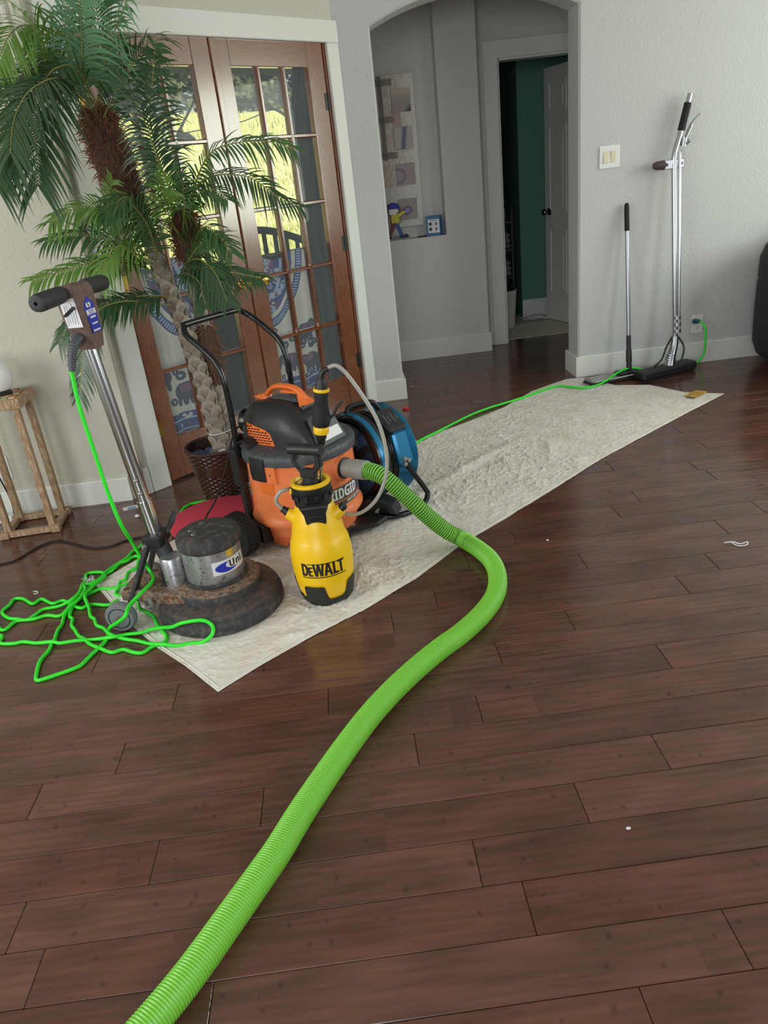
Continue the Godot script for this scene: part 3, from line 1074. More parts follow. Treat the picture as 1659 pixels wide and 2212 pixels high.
	for i in rings.size() - 1:
		for j in 4:
			var a: Vector3 = rings[i][j]
			var b: Vector3 = rings[i][(j + 1) % 4]
			var mid: Vector3 = (a + b) / 2
			g.flat([a, b, rings[i + 1][(j + 1) % 4], rings[i + 1][j]], mid - Vector3(0.078, mid.y, 0))
	g.flat(rings[0], Vector3.DOWN)
	g.flat(rings[rings.size() - 1], Vector3.UP)
	var case := part("switch_case", g, M.brown_case, t)
	var face := Transform3D(Basis(Vector3(0, 0, -1), Vector3(-0.075, 1, 0).normalized(), Vector3(1, 0.075, 0).normalized()), Vector3(0.106, 1.095, -0.004))
	g = G.new()
	g.prism([Vector2(-0.034, 0.022), Vector2(0.0, 0.052), Vector2(0.034, 0.026), Vector2(0.030, -0.062), Vector2(-0.026, -0.062)], 0.0012, face * Transform3D(Basis.IDENTITY, Vector3(0, 0, 0.0010)))
	g3 = G.new()
	for y in [-0.034, -0.014]:
		g3.box(face * Vector3(0.003, y, 0.0020), Vector3(0.0006, 0.005 if y < -0.02 else 0.006, 0.036), 0.0, Basis.IDENTITY)
	g3.prism([Vector2(-0.030, 0.010), Vector2(0.031, 0.010), Vector2(0.031, -0.006), Vector2(-0.030, -0.006)], 0.0006, face * Transform3D(Basis.IDENTITY, Vector3(0, 0, 0.0020)))
	oval_art(g3, flat_art(face, 0.0019), -0.004, 0.024, 0.016, 0.010)
	g3.prism([Vector2(-0.022, -0.053), Vector2(0.024, -0.053), Vector2(0.024, -0.058), Vector2(-0.022, -0.058)], 0.0006, face * Transform3D(Basis.IDENTITY, Vector3(0, 0, 0.0020)))
	var tg := G.new()
	tg.text("S", 0.020, 0.0004, flat_art(face * Transform3D(Basis.IDENTITY, Vector3(-0.004, 0.024, 0.0024))))
	for k in 3:
		tg.box(face * Vector3(0.0, 0.006 - 0.005 * k, 0.0026), Vector3(0.0004, 0.0018, 0.040 - 0.008 * (k % 2)))
	decal("blue_label", [[g, M.blue_print], [g3, M.label_white], [tg, M.blue_print]], case, "blue and white house-shaped label")
	# white plate on the side towards the room
	var side := Transform3D(Basis(Vector3.RIGHT, Vector3(-0.075, 1, 0).normalized(), Vector3(0, 0, 1)), Vector3(0.076, 1.105, 0.0632))
	g = G.new()
	g.prism([Vector2(-0.026, 0.045), Vector2(0.024, 0.045), Vector2(0.025, -0.044), Vector2(-0.024, -0.044)], 0.001, side)
	g3 = G.new()
	for k in 5:
		g3.box(side * Vector3(-0.016 + 0.008 * k, -0.006 + 0.004 * (k % 2), 0.0008), Vector3(0.0012, 0.062 - 0.006 * (k % 3), 0.0004))
	decal("rating_plate", [[g, M.label_white], [g3, M.dark_grey]], case)
	# grips and switch levers
	for s in [-1.0, 1.0]:
		g = G.new()
		var gx := at_xf(Vector3(0.066, 1.165, s * 0.055), Vector3(0, -0.02, s))
		g.lathe([Vector2(0.019, 0.0), Vector2(0.019, 0.022), Vector2(0.0255, 0.024), Vector2(0.0265, 0.05), Vector2(0.0265, 0.150), Vector2(0.024, 0.164), Vector2(0.014, 0.169), Vector2(0.006, 0.168), Vector2(0.005, 0.155), Vector2(0.0, 0.155)], 28, gx)
		part("grip", g, M.grip_rubber, t)
		g = G.new()
		g.tube(spline([Vector3(0.086, 1.125, s * 0.045), Vector3(0.092, 1.118, s * 0.085), Vector3(0.104, 1.110, s * 0.150)], 5), [0.006, 0.006, 0.0065, 0.007, 0.007, 0.0075, 0.0075, 0.0075, 0.0075, 0.007, 0.006], 8, true, 0.6)
		part("switch_lever", g, M.black_plastic, t)
	# ribbed strain relief that the green cord leaves through
	g = G.new()
	var rel := [Vector3(0.074, 1.030, 0.045), Vector3(0.066, 1.012, 0.075), Vector3(0.055, 0.975, 0.092), Vector3(0.048, 0.935, 0.098)]
	var rp := even(spline(rel, 8), 0.0028)
	var rr := []
	for i in rp.size(): rr.append((0.0175 - 0.006 * i / rp.size()) * (1.0 if i % 3 else 0.86))
	g.tube(rp, rr, 14)
	part("strain_relief", g, M.dark_grey, t)


func decal(called: String, list: Array, parent: Node, label := "") -> MeshInstance3D:
	# printed layers on one carrier: several materials in one mesh
	var m := ArrayMesh.new()
	for q in list:
		q[0].surface(m)
		m.surface_set_material(m.get_surface_count() - 1, q[1])
	var o := hang(called, m, null, parent)
	if label: tag(o, label)
	return o

func vacuum() -> void:
	worn("tank_orange", [[0.0, rgb(238, 124, 70)], [0.6, rgb(244, 134, 80)], [1.0, rgb(248, 144, 92)]], 0.36, 0.0, 2.0, 0.01, 41)
	worn("lid_grey", [[0.0, rgb(58, 61, 66)], [0.6, rgb(76, 79, 84)], [0.8, rgb(92, 95, 99)], [1.0, rgb(120, 122, 125)]], 0.5, 0.0, 3.0, 0.03, 43)
	mk("dome_black", rgb(38, 39, 42), 0.4)
	mk("tire_black", rgb(30, 31, 32), 0.8)
	var t := thing("shop_vacuum", "orange wet and dry vacuum with a black lid and black push cart", "vacuum cleaner", Vector3(-0.243, 0.006, -3.0), deg_to_rad(-39))
	var g := G.new()
	g.lathe([Vector2(0.0, 0.012), Vector2(0.18, 0.010), Vector2(0.199, 0.014), Vector2(0.204, 0.026), Vector2(0.219, 0.104), Vector2(0.226, 0.107), Vector2(0.238, 0.111), Vector2(0.243, 0.120), Vector2(0.2425, 0.132), Vector2(0.236, 0.144), Vector2(0.231, 0.158), Vector2(0.229, 0.200), Vector2(0.2275, 0.30), Vector2(0.226, 0.39), Vector2(0.20, 0.40)], 72)
	var tank := part("tank", g, M.tank_orange, t)
	# dark pads pressed into the foot of the tank
	for a in [20.0, 75.0, 140.0]:
		g = G.new()
		g.sheet(12, 4, func(u: float, w: float) -> Vector3:
			var aa := deg_to_rad(a + lerpf(-26, 26, u))
			var y := lerpf(0.020, 0.020 + 0.042 * pow(sin(PI * clampf(u, 0.02, 0.98)), 0.5), w)
			var r := 0.2045 + (y - 0.026) * 0.192
			return Vector3(r * cos(aa), y, r * sin(aa)), Vector2.ONE, Vector3(cos(deg_to_rad(a)), 0, sin(deg_to_rad(a))))
		part("foot_recess", g, M.orange_print, tank)
	# lid flange
	g = G.new()
	g.lathe([Vector2(0.228, 0.383), Vector2(0.240, 0.385), Vector2(0.242, 0.392), Vector2(0.240, 0.418), Vector2(0.234, 0.428), Vector2(0.215, 0.434), Vector2(0.16, 0.437), Vector2(0.0, 0.438)], 72)
	var lid := part("lid", g, M.lid_grey, t)
	# power head: a tall black hood, blunt behind, sloping off to the front
	var rings := []
	for q in [[-0.192, 0.110, 0.545], [-0.186, 0.126, 0.574], [-0.165, 0.133, 0.588], [-0.11, 0.136, 0.598], [-0.04, 0.136, 0.602], [0.02, 0.135, 0.597], [0.065, 0.131, 0.578], [0.115, 0.118, 0.530], [0.150, 0.100, 0.478], [0.172, 0.080, 0.440]]:
		var ring := []
		var n := 36
		for j in n:
			var a := TAU * j / n
			var c := cos(a)
			var s := sin(a)
			var zz: float = signf(c) * pow(absf(c), 0.50) * q[1]
			var h: float = q[2] - 0.425
			var yy: float = 0.425 + (pow(maxf(s, 0.0), 0.56) * h if s > 0.0 else 0.0)
			# sides lean inwards near the top
			zz *= 1.0 - 0.20 * pow(maxf((yy - 0.425) / 0.17, 0.0), 2.0)
			ring.append(Vector3(q[0], yy, zz))
		rings.append(ring)
	g = G.new()
	g.loft(rings)
	var hood := part("power_head", g, M.dome_black, t)
	# orange grille on the side, its slots dark
	var sd := Transform3D(Basis(Vector3.RIGHT, Vector3(0, 1, -0.12).normalized(), Vector3(0, 0.12, 1).normalized()), Vector3(-0.075, 0.465, 0.1295))
	g = G.new()
	g.prism([Vector2(-0.078, 0.056), Vector2(-0.072, -0.030), Vector2(0.078, -0.040), Vector2(0.052, 0.018), Vector2(0.030, 0.032)], 0.014, sd, 0.003)
	var gr := part("vent_grille", g, M.orange, hood)
	g = G.new()
	for i in 8:
		for j in 9:
			var p := Vector2(-0.068 + j * 0.0165 + (0.008 if i % 2 else 0.0), 0.044 - i * 0.0108)
			if Geometry2D.is_point_in_polygon(p, PackedVector2Array([Vector2(-0.072, 0.050), Vector2(-0.068, -0.026), Vector2(0.070, -0.036), Vector2(0.048, 0.014), Vector2(0.028, 0.027)])):
				g.box(sd * Vector3(p.x, p.y, 0.0072), Vector3(0.0125, 0.0048, 0.0012), 0.0, sd.basis)
	tag(part("vent_slots", g, M.black_matte, gr), "", "", "", "stuff")
	# front switch panel
	var fp := Transform3D(Basis(Vector3(0, 0, -1), Vector3(-0.42, 0.9, 0).normalized(), Vector3(0.9, 0.42, 0).normalized()), Vector3(0.172, 0.470, 0))
	g = G.new()
	g.prism([Vector2(-0.075, -0.05), Vector2(0.075, -0.05), Vector2(0.058, 0.085), Vector2(-0.058, 0.085)], 0.045, fp, 0.006)
	part("switch_panel", g, M.lid_grey, t)
	g = G.new()
	g.prism([Vector2(-0.055, -0.028), Vector2(0.055, -0.028), Vector2(0.050, 0.014), Vector2(-0.050, 0.014)], 0.002, fp * Transform3D(Basis.IDENTITY, Vector3(0, 0, 0.023)))
	var g2 := G.new()
	g2.prism([Vector2(-0.048, 0.030), Vector2(0.010, 0.030), Vector2(0.008, 0.076), Vector2(-0.046, 0.076)], 0.003, fp * Transform3D(Basis.IDENTITY, Vector3(0, 0, 0.023)))
	decal("panel_sticker", [[g, M.white_print], [g2, M.orange]], t, "white and orange stickers on the switch panel")
	# orange carrying handle
	g = G.new()
	var hp := spline([Vector3(-0.150, 0.588, 0), Vector3(-0.125, 0.612, 0), Vector3(-0.085, 0.642, 0), Vector3(-0.02, 0.650, 0), Vector3(0.040, 0.640, 0), Vector3(0.072, 0.608, 0), Vector3(0.082, 0.575, 0)], 5)
	g.tube(hp, 0.0175, 12, true, 0.62)
	for s in [-1.0, 1.0]:
		g.box(Vector3(0.005, 0.628, s * 0.007), Vector3(0.10, 0.012, 0.006), 0.002)
	g.prism([Vector2(-0.195, 0.600), Vector2(-0.12, 0.580), Vector2(-0.13, 0.616)], 0.050, Transform3D.IDENTITY, 0.004)
	g.prism([Vector2(0.115, 0.590), Vector2(0.060, 0.566), Vector2(0.055, 0.622)], 0.050, Transform3D.IDENTITY, 0.004)
	part("carry_handle", g, M.orange, t)
	g = G.new()
	g.box(Vector3(-0.02, 0.598, 0), Vector3(0.15, 0.018, 0.05), 0.006)
	g.cyl(Vector3(0.085, 0.574, -0.03), Vector3(0.085, 0.574, 0.03), 0.010, 12)
	part("handle_mount", g, M.dark_grey, t)
	# blower port behind
	g = G.new()
	var bx := at_xf(Vector3(-0.170, 0.500, 0.045), Vector3(-1, 0.0, 0.10))
	g.lathe([Vector2(0.036, 0.0), Vector2(0.036, 0.030), Vector2(0.051, 0.034), Vector2(0.054, 0.048), Vector2(0.054, 0.062), Vector2(0.050, 0.066), Vector2(0.043, 0.066), Vector2(0.040, 0.040), Vector2(0.0, 0.038)], 36, bx)
	part("blower_port", g, M.black_gloss, t)
	# cord hook, latches on their bosses
	g = G.new()
	var hk := []
	for i in 9:
		var a := deg_to_rad(-20 + i * 20)
		hk.append(Vector3(-0.128 + 0.034 * cos(a), 0.428 + 0.036 * sin(a), 0.0))
	for i in 8:
		var a: Vector3 = hk[i] + Vector3(0, 0, 0.172)
		var b: Vector3 = hk[i + 1] + Vector3(0, 0, 0.172)
		g.box((a + b) / 2, Vector3(0.006, a.distance_to(b) + 0.002, 0.060), 0.001, Basis(Vector3(0, 0, 1), (b - a).angle_to(Vector3.UP) * signf((b - a).cross(Vector3.UP).z) * -1.0))
	part("cord_hook", g, M.black_plastic, lid)
	for a in [94.0, -94.0]:
		var lx := Transform3D(Basis(Vector3.UP, deg_to_rad(90 - a)), Vector3.ZERO)
		g = G.new()
		for x in 11:
			pass
		g.sheet(14, 1, func(u: float, w: float) -> Vector3:
			var aa := deg_to_rad(a + lerpf(16, -20, u))
			return Vector3(0.2405 * cos(aa), lerpf(0.318, 0.386, w), 0.2405 * sin(aa)), Vector2.ONE, Vector3(cos(deg_to_rad(a)), 0, sin(deg_to_rad(a))))
		for e in [16.0, -20.0]:
			var aa := deg_to_rad(a + e)
			var d := Vector3(cos(aa), 0, sin(aa))
			g.flat([d * 0.226 + Vector3.UP * 0.318, d * 0.2405 + Vector3.UP * 0.318, d * 0.2405 + Vector3.UP * 0.386, d * 0.226 + Vector3.UP * 0.386], Vector3(-sin(aa), 0, cos(aa)) * signf(e))
		g.sheet(14, 1, func(u: float, w: float) -> Vector3:
			var aa := deg_to_rad(a + lerpf(16, -20, u))
			return Vector3(lerpf(0.226, 0.2405, w) * cos(aa), 0.318, lerpf(0.226, 0.2405, w) * sin(aa)), Vector2.ONE, Vector3.DOWN)
		part("latch_boss", g, M.tank_orange, tank)
		g = G.new()
		g.sheet(8, 3, func(u: float, w: float) -> Vector3:
			var aa := deg_to_rad(a + lerpf(9.5, -9.5, u))
			var r: float = [0.246, 0.250, 0.249, 0.243][int(round(w * 3))]
			return Vector3(r * cos(aa), lerpf(0.322, 0.420, w), r * sin(aa)), Vector2.ONE, Vector3(cos(deg_to_rad(a)), 0, sin(deg_to_rad(a))))
		for e in [9.5, -9.5]:
			var aa := deg_to_rad(a + e)
			var d := Vector3(cos(aa), 0, sin(aa))
			g.flat([d * 0.238 + Vector3.UP * 0.322, d * 0.246 + Vector3.UP * 0.322, d * 0.250 + Vector3.UP * 0.355, d * 0.243 + Vector3.UP * 0.420, d * 0.236 + Vector3.UP * 0.420], Vector3(-sin(aa), 0, cos(aa)) * signf(e))
		part("latch", g, M.black_plastic, tank)
		g = G.new()
		var aa := deg_to_rad(a - 14.5)
		g.cyl(Vector3(0.238 * cos(aa), 0.352, 0.238 * sin(aa)), Vector3(0.2412 * cos(aa), 0.352, 0.2412 * sin(aa)), 0.0042, 10)
		part("rivet", g, M.dark_grey, tank)
	# recess below the near latch
	g = G.new()
	g.box(Vector3(0.004, 0.285, 0.2235), Vector3(0.075, 0.052, 0.014), 0.005)
	part("latch_pocket", g, M.orange, tank)
	# inlet boss and its dark ring
	var ix := at_xf(Vector3(0.205, 0.322, 0.0), Vector3(1.0, 0.03, 0.0))
	g = G.new()
	g.lathe([Vector2(0.062, -0.02), Vector2(0.056, 0.022), Vector2(0.050, 0.030), Vector2(0.044, 0.030)], 36, ix)
	part("inlet_boss", g, M.tank_orange, tank)
	g = G.new()
	g.lathe([Vector2(0.044, 0.022), Vector2(0.0445, 0.036), Vector2(0.038, 0.038), Vector2(0.0, 0.038)], 36, ix)
	part("inlet_ring", g, M.black_plastic, tank)
	# name label wrapped round the front
	var lm := deg_to_rad(-8)
	g = G.new()
	rect_art(g, around(0.2305, lm, 0.206, 0.0012), -0.128, 0.124, -0.040, 0.044, 0.0, 16)
	g2 = G.new()
	rect_art(g2, around(0.2305, lm, 0.206, 0.0020), -0.112, 0.108, -0.019, -0.014, 0.0, 14)
	var g3 := G.new()
	g3.spell([["RIDGID", 0.046]], 0.168, -0.006, 0.0005, around(0.2305, lm + 0.046 / 0.23, 0.206, 0.0024), 0.0009)
	var g4 := G.new()
	g4.text("WET/DRY VAC", 0.012, 0.0004, around(0.2305, lm - 0.02 / 0.23, 0.178, 0.0024), 1.1)
	decal("name_label", [[g, M.dark_grey], [g2, M.orange_print], [g3, M.white_print], [g4, M.white_print]], tank, "dark label lettered RIDGID")
	# cart: base, rear wheels, front casters, push handle
	g = G.new()
	g.prism([Vector2(-0.18, -0.15), Vector2(-0.06, -0.20), Vector2(0.10, -0.20), Vector2(0.30, -0.17), Vector2(0.30, -0.10), Vector2(0.22, 0.0), Vector2(0.30, 0.10), Vector2(0.30, 0.17), Vector2(0.10, 0.20), Vector2(-0.06, 0.20), Vector2(-0.18, 0.15)], 0.022, Transform3D(Basis(Vector3.RIGHT, Vector3(0, 0, 1), Vector3.DOWN), Vector3(0, 0.030, 0)), 0.004)
	var cart := part("cart_base", g, M.black_plastic, t)
	for s in [-1.0, 1.0]:
		g = G.new()
		g.box(Vector3(-0.10, 0.075, s * 0.225), Vector3(0.13, 0.085, 0.06), 0.008)
		g.cyl(Vector3(-0.12, 0.094, s * 0.22), Vector3(-0.12, 0.094, s * 0.285), 0.014, 12)
		part("wheel_arm", g, M.black_plastic, cart)
		g = G.new()
		var wx := at_xf(Vector3(-0.12, 0.094, s * 0.312), Vector3(0, 0, s))
		g.lathe([Vector2(0.0, -0.030), Vector2(0.060, -0.032), Vector2(0.086, -0.034), Vector2(0.091, -0.028), Vector2(0.092, 0.0), Vector2(0.091, 0.028), Vector2(0.086, 0.034), Vector2(0.062, 0.032), Vector2(0.056, 0.022), Vector2(0.0, 0.024)], 48, wx)
		var wh := part("wheel", g, M.tire_black, cart)
		g = G.new()
		for i in 40:
			for k in 2:
				var a := TAU * (i + 0.5 * k) / 40.0
				var d := Vector3(cos(a), 0, sin(a))
				g.box(wx * (d * 0.0925 + Vector3(0, -0.0155 + 0.031 * k, 0)), Vector3(0.006, 0.027, 0.0075), 0.001, wx.basis * Basis(d, Vector3.UP, d.cross(Vector3.UP)))
		tag(part("tire_tread", g, M.tire_black, wh), "", "", "", "stuff")
		# front caster under its arched arm
		g = G.new()
		g.prism([Vector2(0.16, 0.02), Vector2(0.16, 0.085), Vector2(0.20, 0.102), Vector2(0.27, 0.100), Vector2(0.315, 0.080), Vector2(0.335, 0.035), Vector2(0.30, 0.035), Vector2(0.28, 0.060), Vector2(0.24, 0.062), Vector2(0.22, 0.030)], 0.085, Transform3D(Basis(Vector3.UP, s * 0.35), Vector3(0.0, 0.0, s * -0.13)), 0.006)
		part("caster_arm", g, M.black_plastic, cart)
		g = G.new()
		g.lathe([Vector2(0.0, -0.012), Vector2(0.024, -0.012), Vector2(0.026, -0.008), Vector2(0.026, 0.008), Vector2(0.024, 0.012), Vector2(0.0, 0.012)], 20, at_xf(Vector3(0.245, 0.026, s * -0.225), Vector3(0.3, 0, 1)))
		part("caster", g, M.black_matte, cart)
	g = G.new()
	g.lathe([Vector2(0.0, -0.014), Vector2(0.014, -0.014), Vector2(0.016, 0.0), Vector2(0.014, 0.014), Vector2(0.0, 0.014)], 16, at_xf(Vector3(0.205, 0.030, -0.035), Vector3(0.9, 0, -0.3)))
	g.box(Vector3(0.215, 0.024, -0.045), Vector3(0.030, 0.016, 0.014), 0.003)
	part("drain_plug", g, M.grey_plastic, tank)
	for s in [-1.0, 1.0]:
		g = G.new()
		g.box(Vector3(-0.182, 0.345, s * 0.190), Vector3(0.045, 0.16, 0.050), 0.006)
		g.box(Vector3(-0.170, 0.16, s * 0.190), Vector3(0.03, 0.24, 0.030), 0.004)
		part("handle_bracket", g, M.black_plastic, cart)
	var half := [Vector3(-0.168, 0.34, 0.19), Vector3(-0.165, 0.50, 0.19), Vector3(-0.163, 0.64, 0.19), Vector3(-0.168, 0.72, 0.19), Vector3(-0.195, 0.79, 0.19), Vector3(-0.265, 0.845, 0.19), Vector3(-0.335, 0.89, 0.188), Vector3(-0.368, 0.918, 0.165), Vector3(-0.375, 0.926, 0.13)]
	var path := half.duplicate()
	for i in half.size():
		var p: Vector3 = half[half.size() - 1 - i]
		path.append(Vector3(p.x, p.y, -p.z))
	g = G.new()
	g.tube(spline(path, 6), 0.0125, 14)
	part("push_handle", g, M.black_gloss, cart)
	# its own black power cord, hanging down beside the lid
	g = G.new()
	g.tube(spline([Vector3(-0.15, 0.52, 0.10), Vector3(-0.185, 0.50, 0.16), Vector3(-0.205, 0.42, 0.20), Vector3(-0.225, 0.34, 0.225), Vector3(-0.29, 0.20, 0.26), Vector3(-0.345, 0.125, 0.28), Vector3(-0.345, 0.09, 0.30), Vector3(-0.30, 0.030, 0.36), Vector3(-0.26, 0.007, 0.40), Vector3(-0.20, 0.0045, 0.44), Vector3(-0.3, 0.0045, 0.50)], 8), 0.0042, 8)
	part("power_cord", g, M.black_matte, t)

	# the green hose is a thing of its own, pushed into the inlet
	g = G.new()
	var c0 := t.transform * (ix * Vector3(0, 0.032, 0))
	var cd := (t.transform.basis * (ix.basis * Vector3.UP)).normalized()
	var hose := thing("vacuum_hose", "bright green ribbed vacuum hose snaking across the wooden floor to the camera", "hose")
	var pts := [c0 + cd * 0.085, c0 + cd * 0.112]
	for i in range(1, HOSE.size()): pts.append(HOSE[i])
	var sm := spline(pts, 10)
	var e := []
	var rr := []
	# stretched behind the cuff, so that the dark core shows between the ribs; closed up further on
	var ribs := even(sm, 0.0011)
	var run := 0.0
	var phase := 0.0
	for i in ribs.size():
		run = i * 0.0011
		var loose := 1.0 - smoothstep(0.35, 0.75, run)
		phase += 0.0011 / lerpf(0.0066, 0.0098, loose)
		e.append(ribs[i])
		rr.append(0.0332 + lerpf(0.0011, 0.0018, loose) * cos(TAU * phase) - 0.0006 * loose)
	g.tube(e, rr, 22)
	part("ribbed_tube", g, M.hose_green, hose)
	g = G.new()
	g.tube(even(sm, 0.01).slice(0, 90), 0.0322, 22)
	part("hose_core", g, mk("hose_core", rgb(44, 84, 22), 0.6), hose)
	g = G.new()
	var cx := at_xf(c0, cd)
	g.lathe([Vector2(0.030, -0.01), Vector2(0.0365, -0.01), Vector2(0.0375, 0.0), Vector2(0.0395, 0.052), Vector2(0.0385, 0.054), Vector2(0.0405, 0.056), Vector2(0.040, 0.098), Vector2(0.0395, 0.112), Vector2(0.036, 0.114), Vector2(0.033, 0.114)], 36, cx)
	tag(part("cuff", g, M.grey_plastic, hose), "grey push-in hose cuff")
	rebase(hose, Vector3(0.266, 0.0, -2.005))

func sprayer() -> void:
	var t := thing("pump_sprayer", "yellow pump sprayer bottle with black pump handle and spray wand", "pump sprayer", Vector3(-0.175, 0.006, -2.415), deg_to_rad(-8))
	var g := G.new()
	var prof := [Vector2(0.0, 0.022), Vector2(0.090, 0.024), Vector2(0.100, 0.045), Vector2(0.108, 0.095), Vector2(0.1125, 0.150), Vector2(0.112, 0.195), Vector2(0.106, 0.232), Vector2(0.0995, 0.250), Vector2(0.0965, 0.256), Vector2(0.092, 0.285), Vector2(0.082, 0.325), Vector2(0.071, 0.358), Vector2(0.062, 0.380), Vector2(0.052, 0.388), Vector2(0.052, 0.42)]
	g.lathe(prof, 64)
	# moulded spout shoulders for the fittings
	for s in [-1.0, 1.0]:
		g.tube([Vector3(s * 0.058, 0.318, 0.01), Vector3(s * 0.098, 0.345, 0.01)], [0.030, 0.020], 16)
	var bottle := part("bottle", g, M.yellow, t)
	# black moulded foot: four lobes with scalloped gaps
	g = G.new()
	g.sheet(96, 8, func(u: float, w: float) -> Vector3:
		var a := u * TAU
		var lobe := smoothstep(-0.35, 0.25, cos(4.0 * a - 0.9))
		var top := 0.028 + 0.062 * lobe
		var y := lerpf(0.0, top, w)
		var r := 0.0925 + 0.016 * clampf(y / 0.09, 0.0, 1.0) + 0.0045 * lobe
		if y < 0.012: r -= 0.006 * (1.0 - y / 0.012)
		return Vector3(r * cos(a), y, r * sin(a)), Vector2.ONE)
	for i in g.n.size():
		var p := g.v[i]
		if g.n[i].dot(Vector3(p.x, 0, p.z)) < 0.0: g.n[i] = -g.n[i]
	var fixed := g
	g = G.new()
	for i in fixed.v.size(): g.pt(fixed.v[i], fixed.n[i], fixed.u[i])
	for i in range(0, fixed.idx.size(), 3): g.tri(fixed.idx[i], fixed.idx[i + 1], fixed.idx[i + 2])
	g.lathe([Vector2(0.0, 0.002), Vector2(0.0865, 0.002)], 48)
	part("foot", g, M.black_plastic, t)
	# maker's name with its two rules
	var cam_a := deg_to_rad(80)
	g = G.new()
	g.spell([["D", 0.050], ["E", 0.038], ["WALT", 0.050]], 0.158, -0.0175, 0.0005, around(0.1115, cam_a, 0.152, 0.0012), 0.0013)
	for y in [0.028, -0.025]:
		rect_art(g, around(0.1115, cam_a, 0.152, 0.0010), -0.080 if y < 0 else -0.056, 0.086, y, y + 0.0035, 0.0, 12)
	decal("name_print", [[g, M.black_print]], bottle, "black DEWALT lettering between two rules")
	# collar
	g = G.new()
	g.lathe([Vector2(0.050, 0.372), Vector2(0.0655, 0.374), Vector2(0.067, 0.386), Vector2(0.067, 0.420), Vector2(0.0705, 0.424), Vector2(0.0705, 0.446), Vector2(0.066, 0.450), Vector2(0.05, 0.450)], 56)
	for k in 12:
		var a := TAU * (k + 0.3) / 12
		g.box(Vector3(0.0695 * cos(a), 0.410, 0.0695 * sin(a)), Vector3(0.008, 0.022, 0.014), 0.002, Basis(Vector3.UP, -a))
	var collar := part("collar", g, M.black_plastic, t)
	g = G.new()
	g.lathe([Vector2(0.050, 0.447), Vector2(0.069, 0.447), Vector2(0.0705, 0.452), Vector2(0.069, 0.458), Vector2(0.058, 0.460), Vector2(0.055, 0.452), Vector2(0.046, 0.438)], 56)
	part("collar_ring", g, M.yellow, collar)
	g = G.new()
	g.lathe([Vector2(0.0, 0.438), Vector2(0.055, 0.440)], 32)
	part("funnel_floor", g, M.grey_plastic, collar)
	# black tongue in front of the collar with three raised bars
	var tx := Transform3D(Basis(Vector3.UP, deg_to_rad(8)), Vector3.ZERO) * Transform3D(Basis(Vector3.RIGHT, 0.30), Vector3(0.004, 0.346, 0.074))
	g = G.new()
	g.prism([Vector2(-0.050, 0.052), Vector2(0.050, 0.052), Vector2(0.038, 0.018), Vector2(0.034, -0.036), Vector2(0.026, -0.044), Vector2(-0.026, -0.044), Vector2(-0.034, -0.036), Vector2(-0.038, 0.018)], 0.022, tx, 0.004)
	var tongue := part("collar_tongue", g, M.black_plastic, t)
	for k in 3:
		g = G.new()
		g.box(tx * Vector3(0, 0.010 - k * 0.019, 0.0115), Vector3(0.044, 0.006, 0.005), 0.002, tx.basis)
		part("grip_bar", g, M.black_gloss, tongue)
	# D-shaped pump handle
	var hx := Transform3D(Basis(Vector3.UP, deg_to_rad(-20)).scaled(Vector3.ONE * 1.14), Vector3(0.0, -0.066, 0.004))
	g = G.new()
	g.tube([hx * Vector3(-0.054, 0.560, 0), hx * Vector3(0.056, 0.560, 0)], 0.0205, 18)
	g.prism([Vector2(-0.050, 0.558), Vector2(-0.050, 0.520), Vector2(-0.026, 0.486), Vector2(-0.026, 0.470), Vector2(0.026, 0.470), Vector2(0.026, 0.486), Vector2(0.050, 0.510), Vector2(0.050, 0.558), Vector2(0.033, 0.554), Vector2(0.033, 0.520), Vector2(0.016, 0.498), Vector2(-0.016, 0.498), Vector2(-0.034, 0.526), Vector2(-0.034, 0.554)], 0.024, hx, 0.003)
	g.lathe([Vector2(0.0, 0.440), Vector2(0.032, 0.440), Vector2(0.031, 0.452), Vector2(0.026, 0.456), Vector2(0.024, 0.474), Vector2(0.0, 0.474)], 28)
	part("pump_handle", g, M.black_plastic, t)
	# cap on the right shoulder
	g = G.new()
	g.lathe([Vector2(0.0, 0.0), Vector2(0.014, 0.0), Vector2(0.015, 0.004), Vector2(0.015, 0.022), Vector2(0.012, 0.026), Vector2(0, 0.026)], 20, at_xf(Vector3(0.090, 0.342, 0.01), Vector3(0.9, 0.75, 0)))
	part("relief_valve", g, M.black_plastic, t)
	# outlet fitting on the left shoulder
	g = G.new()
	g.lathe([Vector2(0.0, 0.0), Vector2(0.015, 0.0), Vector2(0.0155, 0.016), Vector2(0.013, 0.020), Vector2(0.012, 0.034), Vector2(0, 0.034)], 20, at_xf(Vector3(-0.088, 0.340, 0.01), Vector3(-0.8, 0.65, 0.0)))
	part("hose_fitting", g, M.black_plastic, t)
	g = G.new()
	g.box(Vector3(-0.068, 0.425, 0.012), Vector3(0.014, 0.022, 0.018), 0.003)
	part("hose_clip", g, M.yellow, t)
	# spray wand: steel tube, nut, grip, lever
	var w0 := Vector3(0.034, 0.440, -0.016)
	var wd := (Vector3(0.078, 0.74, -0.012) - w0).normalized()
	var wx := at_xf(w0, wd)
	wx.basis = wx.basis.scaled_local(Vector3(1.14, 1.0, 1.14))
	g = G.new()
	g.tube([w0, w0 + wd * 0.150], 0.0055, 14)
	var wand := part("wand_tube", g, M.chrome, t)
	g = G.new()
	g.lathe([Vector2(0.007, 0.138), Vector2(0.012, 0.142), Vector2(0.013, 0.160), Vector2(0.016, 0.164), Vector2(0.017, 0.182), Vector2(0.020, 0.184), Vector2(0.0, 0.186)], 24, wx)
	part("wand_nut", g, M.black_plastic, t)
	g = G.new()
